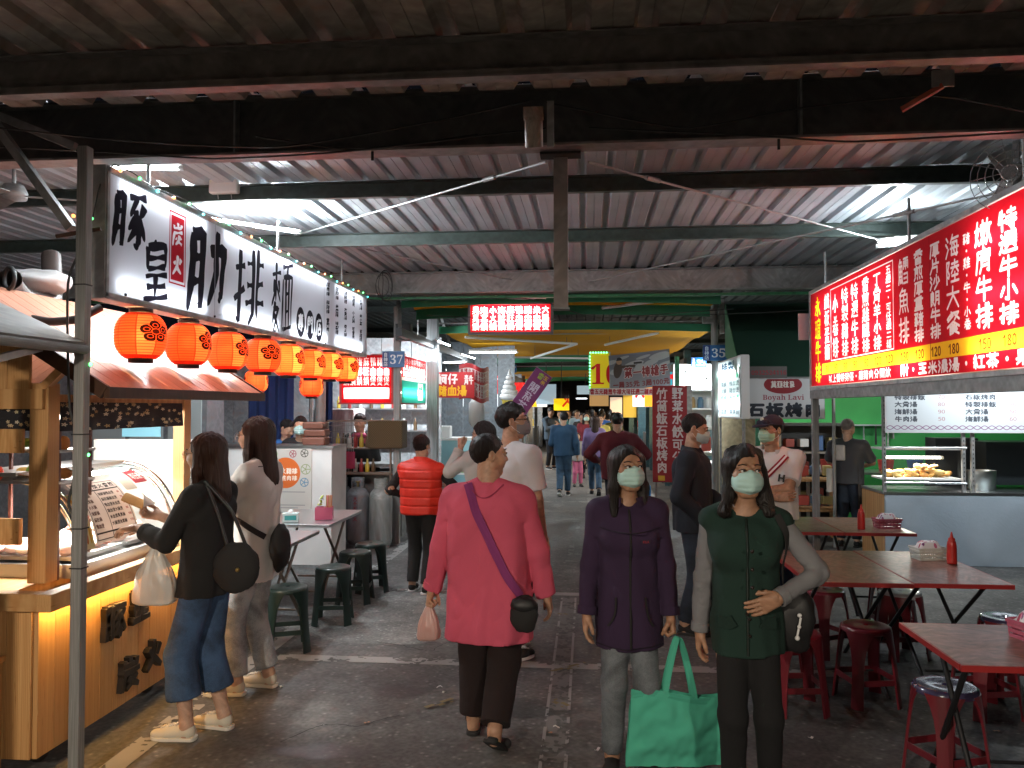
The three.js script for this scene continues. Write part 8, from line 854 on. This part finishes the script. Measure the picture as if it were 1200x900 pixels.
// --- woman in a dark green vest with grey sleeves, hand on hip ---
{
  const m = cloth(0.008, 0.03, 0.022), pr = person({ label: 'masked woman in a dark green vest with grey sleeves, hand on hip', at: [0.7, -3.66], yaw: -0.12, H: 1.6, g: 0.82, skin: SKIN[1], head: [0.2, 0, 0], hair: ['wavy', 0.22, HAIR.black, 1], mask: MASKS.teal, gaze: 0.003,
    L: { hand: [0.13, 0.96, 0.1], pole: [1, 0, -0.5], d: [-0.85, -0.35, 0.3], n: [-0.3, 0.1, -1], pose: 'point' }, R: { hand: [-0.2, 0.75, -0.06], pole: [-0.6, 0, -0.8] }, feet: [[0.1, -0.03, 0.25, 0, 0], [-0.06, 0.03, -0.05, 0, 0]], sleeves: cloth(0.2, 0.2, 0.21),
    top: { name: 'vest', m, sleeve: 0.3, vest: true, hem: 0.7, ease: 0.02, flare: 1.05, fold: 0.01, neck: 0.05, zip: mat(0.01, 0.02, 0.016, 0.5) }, pants: { m: cloth(0.008, 0.008, 0.009), wide: 0.98, hem: 0.95 }, shoes: darkShoe });
  for (let i = 0; i < 6; i++) { const q = onSurface(pr.f, V(0.012, 0.8 + i * 0.075, 0.22), 0.007); part('button', ball(0.008, q.x, q.y, q.z, 8), mat(0.02, 0.012, 0.01, 0.3), pr.o); } for (const q of [1, -1]) part('pocket_flap', strap(pr.f, [q * 0.06, 0.86, 0.14], [q * 0.13, 0.85, 0.11], [q * 0.1, 0.86, 0.3], 0.05, 0.006, 12), cloth(0.007, 0.026, 0.019), pr.o);
  part('inner_shirt', (() => { const f = new Field([-0.12, 1.15, -0.12], [0.12, 1.36, 0.14], 0.008); f.cap([0, 1.3, -0.015], [0, 1.2, 0.01], 0.062, 0.085, 0.02, 0.85); f.all((x, y, z, d) => Math.max(d, y - 1.305 + z * 0.55)); return f.mesh(); })(), cloth(0.5, 0.44, 0.25), pr.o);
  const b = worldOf(pr, [0.2, 0.84, -0.05]), bag = thing('shoulder_bag', 'black shoulder bag with pale print beside the dark green vest', 'bag', b, -0.2); part('pouch', crumple(0.1, 0.15, 0.055, 22, 0.12, 2), M.black, bag); part('trim', [rod([0.02, -0.06, 0.062], [0.035, 0.02, 0.06], 0.005), ball(0.01, 0.03, 0.03, 0.062, 8), ball(0.011, 0.02, -0.07, 0.06, 8), ball(0.009, 0.028, -0.02, 0.063, 8)], M.white, bag); part('strap', strap(pr.f, [0.13, 1.3, 0.02], [0.2, 0.95, -0.02], [0.26, 1.1, 0.1], 0.03).applyMatrix4(new THREE.Matrix4().makeRotationY(pr.o.rotation.y - bag.rotation.y).setPosition(pr.o.position.clone().sub(b).applyAxisAngle(V(0, 1, 0), -bag.rotation.y))), M.blackMatte, bag);
}
// --- two young women at the cart ---
{
  const pr = person({ label: 'woman in a black jacket and wide cropped jeans paying at the cart', at: [-2.08, -4.23], yaw: -Math.PI / 2 - 0.12, H: 1.63, g: 0.92, skin: SKIN[2], head: [0.05, 0.12, 0], hair: ['long', 0.4, HAIR.brown, 1], glasses: M.chrome,
    L: { hand: [0.1, 1.12, 0.36], pole: [0.3, -1, -0.2], d: [-0.05, -0.12, 1], n: [0, -1, -0.1], pose: 'relax' }, R: { hand: [-0.09, 1.16, 0.36], pole: [-0.3, -1, -0.2], d: [0.1, 0.1, 1], n: [0.2, 1, 0], pose: 'pinch' }, feet: [[0.09, 0.05, 0.1, 0, 0], [-0.09, -0.06, -0.1, 0, 0]],
    top: { name: 'jacket', m: cloth(0.011, 0.01, 0.01), sleeve: 0.86, hem: 0.76, ease: 0.02, flare: 1.0, fold: 0.012, neck: 0.04 }, pants: { m: J.blue, wide: 1.26, hem: 0.62, fold: 0.008 }, shoes: canvasShoe });
  const hb = worldOf(pr, [0.1, 0.93, -0.24]), bag = thing('shoulder_bag', 'round black shoulder bag behind the woman in cropped jeans', 'bag', hb, -1.5); part('pouch', crumple(0.06, 0.135, 0.125, 20, 0.07, 2), M.blackMatte, bag); part('strap', [pipe([[0, 0.12, 0.05], [0.0, 0.28, 0.1], [0.01, 0.44, 0.16]], 0.009, 14, 6), pipe([[0, 0.12, -0.05], [0.02, 0.3, 0.02], [0.03, 0.46, 0.16]], 0.009, 14, 6)], M.black, bag); part('buckle', ball(0.012, 0.06, 0.0, -0.03, 8), mat(0.5, 0.4, 0.15, 0.3, 0.9), bag);
  const w = worldOf(pr, [0.13, 1.03, 0.22]), wb = thing('plastic_bag', 'white plastic carrier bag on the arm of the woman at the cart', 'bag', w, -1.4); const pm = mat(0.72, 0.7, 0.66, 0.4, 0, { transmission: 0.4, thickness: 0 }); carrier(0.06, 0.32, 0.11, 8, pm, wb); part('handle', [pipe([[0, -0.06, 0.03], [0.01, 0.02, 0.02], [0, 0.05, 0], [-0.01, 0.02, -0.02], [0, -0.06, -0.03]], 0.009, 18, 6)], pm, wb); part('contents', crumple(0.045, 0.07, 0.08, 16, 0.2, 3).translate(0, -0.22, 0), mat(0.5, 0.36, 0.22, 0.7), wb); 
  const pw = worldOf(pr, [0.13, 1.2, 0.02]), po = thing('coin_pouch', 'cream pouch hanging at the chest of the woman at the cart', 'pouch', pw, -1.5); part('pouch', crumple(0.035, 0.05, 0.06, 14, 0.12, 2), cloth(0.55, 0.42, 0.24), po); part('cord', rod([0, 0.04, 0], [0, 0.2, 0.0], 0.004), cloth(0.4, 0.35, 0.3), po);
  const bw = worldOf(pr, [-0.07, 1.2, 0.5]), br = thing('flatbread', 'folded flatbread in paper held over the display case', 'food', bw, -1.5); part('bread', slab(8, 6, (u, v) => [(u - 0.5) * 0.1, 0.03 * Math.sin(u * 3.1) + v * 0.05, (v - 0.5) * 0.12], 0.012), mat(0.5, 0.27, 0.09, 0.7), br); part('paper', slab(4, 4, (u, v) => [(u - 0.5) * 0.15, 0.02 + 0.07 * v, -0.03 + (v - 0.5) * 0.1 - 0.1 * u * v], 0.002), mat(0.75, 0.72, 0.62, 0.7), br);
}
{
  const pr = person({ label: 'woman in an off white t-shirt and pale jeans eating beside the cart', at: [-2.08, -4.9], yaw: -Math.PI / 2 - 0.05, H: 1.71, g: 0.9, skin: SKIN[2], head: [-0.05, 0.12, 0], hair: ['long', 0.48, HAIR.brown, 1], glasses: M.chrome,
    L: { hand: [0.09, 1.33, 0.27], pole: [0.4, -1, -0.1], d: [-0.15, 0.7, 0.1], n: [-1, 0, 0.2], pose: 'grip' }, R: { hand: [-0.1, 1.15, 0.3], pole: [-0.4, -1, -0.2], pose: 'relax' }, feet: [[0.09, 0.08, 0.1, 0, 0], [-0.08, -0.05, -0.1, 0, 0]],
    top: { name: 'tshirt', m: cloth(0.74, 0.71, 0.68), sleeve: 0.4, hem: 0.7, ease: 0.026, flare: 1.02, fold: 0.014, neck: 0.042 }, pants: { m: J.pale, wide: 1.1, hem: 0.9 }, shoes: canvasShoe });
  part('watch', (() => { const a = pr.arms[0], g = new THREE.TorusGeometry(0.03, 0.007, 8, 18); g.lookAt(a.f); const q = a.e.clone().lerp(a.w, 0.92); g.translate(q.x, q.y, q.z); return g; })(), M.black, pr.o);
  const k = worldOf(pr, [0.1, 1.12, -0.17]), bp = thing('sling_bag', 'soft black sling bag on the back of the woman in the off white t-shirt', 'bag', k, -Math.PI / 2); part('pack', crumple(0.1, 0.15, 0.055, 20, 0.1, 2).translate(-0.08, -0.22, 0.0), M.blackMatte, bp); part('strap', strap(pr.f, [0.12, 1.4, -0.06], [0.14, 0.98, -0.14], [0.2, 1.2, 0.3], 0.035).translate(-0.1, -1.12, 0.17), M.black, bp);
  const c = worldOf(pr, pr.arms[0].w.clone().add(V(-0.03, 0.1, 0.03))), sn = thing('paper_wrap', 'white paper wrapped snack at the lips of the woman in the off white t-shirt', 'food', c); part('wrap', (() => { const g = new THREE.ConeGeometry(0.028, 0.13, 12); g.rotateZ(Math.PI - 0.15); return g; })(), M.white, sn); part('filling', ball(0.024, 0.01, 0.07, 0, 8), mat(0.55, 0.3, 0.12, 0.7), sn);
}
// --- two men by the red tables ---
person({ label: 'masked man in a navy jacket looking down beside the red tables', at: [0.84, -6.5], yaw: Math.PI / 2 - 0.25, H: 1.72, man: true, g: 1.08, skin: SKIN[0], head: [0.1, 0.28, 0], hair: ['crop', 0, HAIR.black], mask: MASKS.pale, L: { hand: [0.1, 1.0, 0.24], pole: [0.5, -0.6, -0.5] }, R: { hand: [-0.2, 0.92, 0.1], pole: [-0.5, 0, -0.8] }, feet: [[0.1, 0.06, 0.2, 0, 0], [-0.1, -0.06, -0.1, 0, 0]],
  top: { name: 'jacket', m: cloth(0.014, 0.017, 0.026), sleeve: 0.99, hem: 0.8, ease: 0.028, flare: 1.0, fold: 0.011, neck: 0.042, collar: { h: 0.05, open: true } }, pants: { m: J.dark, wide: 1.08, hem: 0.95 }, shoes: darkShoe });
{
  const pr = person({ label: 'masked man in a white polo and navy cap with folded arms', at: [1.53, -6.85], yaw: -0.4, H: 1.7, man: true, g: 1.15, skin: SKIN[0], head: [-0.62, 0.02, 0], hair: ['crop', 0, HAIR.black], mask: MASKS.green, L: { hand: [-0.08, 1.1, 0.24], pole: [1, -0.55, 0.1], d: [-1, 0.1, -0.1], n: [0, 0, -1] }, R: { hand: [0.08, 1.05, 0.22], pole: [-1, -0.55, 0.1], d: [1, 0.15, -0.1], n: [0, 0, -1] }, feet: [[0.11, 0, 0.2, 0, 0], [-0.11, 0, -0.2, 0, 0]],
    top: { name: 'polo_shirt', m: cloth(0.74, 0.73, 0.73), sleeve: 0.4, hem: 0.86, ease: 0.022, flare: 1.02, fold: 0.009, neck: 0.045, collar: { h: 0.04, open: true } }, pants: { m: J.mid, wide: 1.08, hem: 0.95 }, shoes: darkShoe });
  const cap = new Field([-0.12, -0.02, -0.14], [0.12, 0.16, 0.2], 0.006); cap.ell([0, 0.035, -0.016], [0.088, 0.096, 0.108], 0).cap([-0.03, 0.062, 0.085], [0.03, 0.062, 0.085], 0.03, 0.03, 0.02); cap.all((x, y, z, d) => Math.max(d, 0.042 - y)); cap.over([-0.12, 0.02, 0.02], [0.12, 0.1, 0.2], (x, y, z, d) => Math.min(d, Math.max(Math.hypot(x / 0.075, (z - 0.08) / 0.1) * 0.08 - 0.08, Math.abs(y - 0.056 + (z - 0.08) * 0.25 + x * x * 1.5) - 0.006, 0.05 - z))); part('cap', cap.mesh().applyMatrix4(pr.hm), cloth(0.03, 0.025, 0.045), pr.o); part('cap_badge', ball(0.016, 0, 0.075, 0.093, 8).scale(1, 1.2, 1).applyMatrix4(pr.hm), M.whiteMatte, pr.o);
  const a = [0.13, 1.37, 0.06], b = [-0.2, 0.98, 0.12], via = [-0.02, 1.2, 0.4]; part('shoulder_strap', strap(pr.f, a, b, via, 0.045), cloth(0.32, 0.02, 0.04), pr.o); part('strap_stripe', strap(pr.f, a, b, [via[0], via[1], via[2]], 0.014, 0.008), M.white, pr.o); part('chest_letter', (() => { const q = onSurface(pr.f, V(0.075, 1.21, 0.25), 0.01), g = merge([bx(0.014, 0.06, 0.004, -0.018), bx(0.014, 0.06, 0.004, 0.018), bx(0.03, 0.013, 0.0036)]); g.rotateZ(-0.15); g.rotateY(0.35); g.translate(q.x, q.y, q.z + 0.002); return g; })(), M.black, pr.o);
}
// --- people in the middle of the alley ---
person({ label: 'short person in a red quilted vest seen from behind', at: [-1.6, -7.64], yaw: Math.PI - 0.15, H: 1.5, man: true, g: 1.25, skin: SKIN[0], head: [-0.25, 0.1, 0], hair: ['short', 0, HAIR.black], mask: MASKS.pale, L: { hand: [0.22, 0.9, 0.15], pole: [0.6, 0, -0.8] }, R: { hand: [-0.2, 0.98, 0.24], pole: [-0.8, -0.2, -0.6] }, sleeves: cloth(0.015, 0.014, 0.014), feet: [[0.09, 0, 0.1, 0, 0], [-0.08, -0.08, -0.6, 0, 0]], face: false,
  top: { name: 'vest', m: mat(0.72, 0.03, 0.012, 0.5, 0, { bumpMap: weave, bumpScale: 0.001 }), sleeve: 0.3, vest: true, hem: 0.75, ease: 0.036, flare: 1.02, fold: 0.006, quilt: true, neck: 0.04, collar: { h: 0.06 } }, pants: { m: cloth(0.012, 0.011, 0.011), wide: 0.98, hem: 0.95 }, shoes: sportShoe });
person({ label: 'tall man in a white t-shirt with dark mask and glasses', at: [-0.55, -5.75], yaw: 2.45, H: 1.8, man: true, g: 1.08, skin: SKIN[0], head: [-0.75, 0.02, 0], hair: ['short', 0, HAIR.black], mask: MASKS.grey, glasses: M.black, L: { hand: [0.26, 0.84, 0.1], pole: [0.6, 0, -0.8] }, R: { hand: [-0.27, 0.84, 0.06], pole: [-0.6, 0, -0.8] }, feet: [[0.1, 0.1, 0.1, 0, 0], [-0.1, -0.1, -0.1, 0, 0]],
  top: { name: 'tshirt', m: cloth(0.66, 0.64, 0.66), sleeve: 0.38, hem: 0.84, ease: 0.024, flare: 1.02, fold: 0.011, neck: 0.042 }, pants: { m: J.dark, wide: 1.06, hem: 0.95 }, shoes: sportShoe });
person({ label: 'woman with a black bob in a pale top raising her hand', at: [-0.95, -7.3], yaw: -2.5, H: 1.64, g: 0.9, skin: SKIN[2], head: [0.9, 0.25, 0], hair: ['bob', 0.2, HAIR.black, 1], L: { hand: [0.12, 1.4, 0.22], pole: [0.5, -1, 0], d: [0, 1, 0.1], pose: 'grip' }, R: { hand: [-0.2, 0.9, 0.1], pole: [-0.6, 0, -0.8] }, top: { name: 'top', m: cloth(0.55, 0.55, 0.52), sleeve: 0.95, hem: 0.8, ease: 0.025, fold: 0.01, neck: 0.04 }, pants: { m: J.mid, wide: 1.0 }, shoes: darkShoe });
// --- farther people ---
const walkA = [[0.07, 0.2, 0, 0, 0], [-0.07, -0.22, 0, 0.05, 0.5]], walkB = [[0.07, -0.16, 0, 0.04, 0.4], [-0.07, 0.16, 0, 0, 0]];
const far = (label, x, z, yaw, H, o) => person({ label, at: [x, -z], yaw, H, fine: false, face: false, shoes: darkShoe, ...o, top: { sleeve: 0.98, hem: 0.48 * H, ease: 0.025, fold: 0.01, ...o.top }, pants: { hem: 0.95, ...o.pants } });
far('man in a blue hooded jacket and jeans walking away down the alley', -0.47, 16, Math.PI - 0.05, 1.68, { man: true, g: 1.1, head: [0.5, 0, 0], hair: ['short', 0, HAIR.black], mask: MASKS.pale, feet: walkB, top: { name: 'jacket', m: cloth(0.02, 0.06, 0.12) }, pants: { m: J.mid }, shoes: sportShoe, L: { hand: [0.16, 1.05, 0.2] } });
far('woman in a lilac hoodie with long hair walking away down the alley', 0.16, 16.3, Math.PI, 1.6, { hair: ['long', 0.4, HAIR.brown], feet: walkA, top: { name: 'hoodie', m: cloth(0.24, 0.17, 0.36) }, pants: { m: J.mid } });
far('man in a maroon jacket walking away past the game banner', 0.42, 11.2, Math.PI, 1.7, { man: true, g: 1.3, broad: 1.12, hair: ['crop', 0, HAIR.black], feet: walkA, L: { hand: [0.25, 1.0, 0.2], pole: [1, 0, -0.5] }, R: { hand: [-0.25, 1.0, 0.2], pole: [-1, 0, -0.5] }, top: { name: 'jacket', m: cloth(0.11, 0.012, 0.02), hem: 0.78 }, pants: { m: J.dark } });
far('man in a slate shirt looking at his phone far down the alley', -1.05, 23, 0.7, 1.76, { man: true, hair: ['short', 0, HAIR.black], head: [0, 0.3, 0], L: { hand: [0.05, 1.3, 0.28], pole: [0.6, -1, 0] }, R: { hand: [-0.05, 1.25, 0.28], pole: [-0.6, -1, 0] }, top: { name: 'shirt', m: cloth(0.07, 0.1, 0.13) }, pants: { m: cloth(0.01, 0.01, 0.014) }, shoes: sportShoe });
far('masked woman in a red jacket over blue walking towards the tables', -0.02, 20, 0.1, 1.64, { hair: ['long', 0.25, HAIR.black], mask: MASKS.teal, feet: walkA, top: { name: 'jacket', m: cloth(0.2, 0.02, 0.03) }, pants: { m: J.dark } });
far('person in a pale blue shirt in the crowd far down the alley', -0.32, 26, 0.2, 1.68, { man: true, hair: ['short', 0, HAIR.black], top: { name: 'shirt', m: cloth(0.35, 0.5, 0.6) }, pants: { m: J.dark } });
far('person in a bright blue jacket in the crowd far down the alley', 0.42, 22.5, 2.8, 1.66, { man: true, hair: ['short', 0, HAIR.black], feet: walkA, top: { name: 'jacket', m: cloth(0.03, 0.12, 0.45) }, pants: { m: J.dark } });
far('child in pink trousers half hidden behind the blue hooded jacket', -0.22, 18, 0.2, 1.2, { hair: ['bob', 0.2, HAIR.black], top: { name: 'top', m: cloth(0.3, 0.28, 0.26) }, pants: { m: cloth(0.5, 0.12, 0.22) } });
far('person in a white shirt far down the alley by the bright lamp', 0.2, 29, 0, 1.68, { hair: ['short', 0, HAIR.black], top: { name: 'shirt', m: cloth(0.55, 0.5, 0.5) }, pants: { m: J.dark } });
far('person in a black coat far down the alley near the red stall', 0.75, 27, 3, 1.7, { man: true, hair: ['short', 0, HAIR.black], feet: walkB, top: { name: 'coat', m: cloth(0.02, 0.02, 0.022) }, pants: { m: J.dark } });
far('person in a brown jacket far down the alley near the yellow sign', -0.75, 30, 0.3, 1.66, { hair: ['bob', 0.2, HAIR.black], top: { name: 'jacket', m: cloth(0.16, 0.09, 0.05) }, pants: { m: J.dark } });
[[0.3, 19, 'lemon', 0.5, 0.42, 0.1], [0.68, 20.5, 'olive', 0.12, 0.13, 0.05], [-0.85, 25, 'teal', 0.03, 0.2, 0.2], [0.12, 25.5, 'rust', 0.3, 0.1, 0.04], [0.5, 28.5, 'violet', 0.2, 0.1, 0.3], [-0.5, 33, 'grey', 0.2, 0.2, 0.2], [0.1, 34, 'green', 0.05, 0.2, 0.1], [0.55, 31, 'orange', 0.5, 0.2, 0.05], [-0.15, 23.5, 'dark grey', 0.05, 0.05, 0.06], [0.62, 24.5, 'cream', 0.5, 0.45, 0.35], [-0.62, 27.5, 'black', 0.015, 0.015, 0.015], [0.0, 37, 'pale pink', 0.5, 0.3, 0.32], [0.35, 36, 'navy', 0.02, 0.03, 0.08]].forEach(([x, z, q, r, g, b], i) => far('person in a ' + q + ' top in the crowd at the end of the alley', x, z, i % 2 ? 3.1 : 0.1, 1.6 + (i % 4) * 0.04, { man: i % 2 === 0, hair: [i % 2 ? 'bob' : 'short', 0.2, HAIR.black], feet: i % 3 ? walkA : walkB, top: { name: 'top', m: cloth(r, g, b) }, pants: { m: J.dark } }));
// --- stall staff ---
far('kitchen worker in a black printed t-shirt and mint mask behind the counter', -3.42, 9.3, 0.25, 1.66, { hair: ['short', 0, HAIR.black], mask: MASKS.teal, top: { name: 'tshirt', m: cloth(0.012, 0.012, 0.014), sleeve: 0.4 }, pants: { m: J.dark } });
{ const [c, x] = canvas(96, 32); x.fillStyle = '#1a1a1e'; x.fillRect(0, 0, 96, 32); x.fillStyle = '#d8d8d8'; x.font = 'bold 20px sans-serif'; x.textAlign = 'center'; x.fillText('SCANDAL', 48, 22); const o = scene.children[scene.children.length - 1], g = new THREE.PlaneGeometry(0.22, 0.07); g.translate(0, 1.24, 0.152); part('print', g, mat(0.9, 0.9, 0.9, 0.8, 0, { map: canvasTex(c) }), o); }
far('kitchen worker in a bright blue shirt bending behind the counter', -3.78, 9.6, 1.2, 1.62, { man: true, head: [0, 0.5, 0], lean: 0.12, hair: ['crop', 0, HAIR.black], top: { name: 'shirt', m: cloth(0.03, 0.14, 0.4), sleeve: 0.4 }, pants: { m: J.dark } });
far('cook in a pink scarf behind the brown wire rack', -3.15, 10.9, 0, 1.68, { hair: ['short', 0, HAIR.black], head: [0, 0.2, 0], top: { name: 'shirt', m: cloth(0.02, 0.02, 0.02) }, pants: { m: J.dark } });
{ const o = scene.children[scene.children.length - 1]; part('scarf', (() => { const g = new THREE.TorusGeometry(0.075, 0.035, 8, 20); g.rotateX(Math.PI / 2 - 0.2); g.translate(0, 1.38, 0.02); return g; })(), cloth(0.5, 0.08, 0.16), o); part('scarf_end', slab(6, 8, (u, v) => [0.02 + u * 0.09, 1.15 + v * 0.2, 0.12 + 0.01 * Math.sin(u * 6)], 0.012), cloth(0.5, 0.08, 0.16), o); }
far('grey haired cook in a dark apron with his back to the tables', 3.32, 10.6, 2.6, 1.62, { man: true, head: [-0.4, 0.35, 0], hair: ['crop', 0, HAIR.grey], L: { hand: [0.1, 1.0, 0.3], pole: [0.8, -0.5, 0] }, R: { hand: [-0.1, 1.0, 0.3], pole: [-0.8, -0.5, 0] }, top: { name: 'shirt', m: cloth(0.05, 0.05, 0.055), sleeve: 0.45, hem: 0.8 }, pants: { m: J.dark } });
{ const o = scene.children[scene.children.length - 1]; part('apron', slab(14, 10, (u, v) => { const a = (u - 0.5) * 4.6, r = 0.19; return [Math.sin(a) * r, 0.42 + v * 0.62, Math.cos(a) * r * 0.85 + 0.01]; }, 0.008), cloth(0.03, 0.022, 0.02), o); part('towel', slab(4, 8, (u, v) => [0.12 + u * 0.09, 0.7 + v * 0.3, -0.185 + 0.01 * Math.sin(u * 7)], 0.012), cloth(0.6, 0.57, 0.5), o); part('pouch', rb(0.13, 0.2, 0.05, 0.02, 0.06, 1.2, -0.15), cloth(0.55, 0.52, 0.48), o); }
renderer.render(scene, camera);
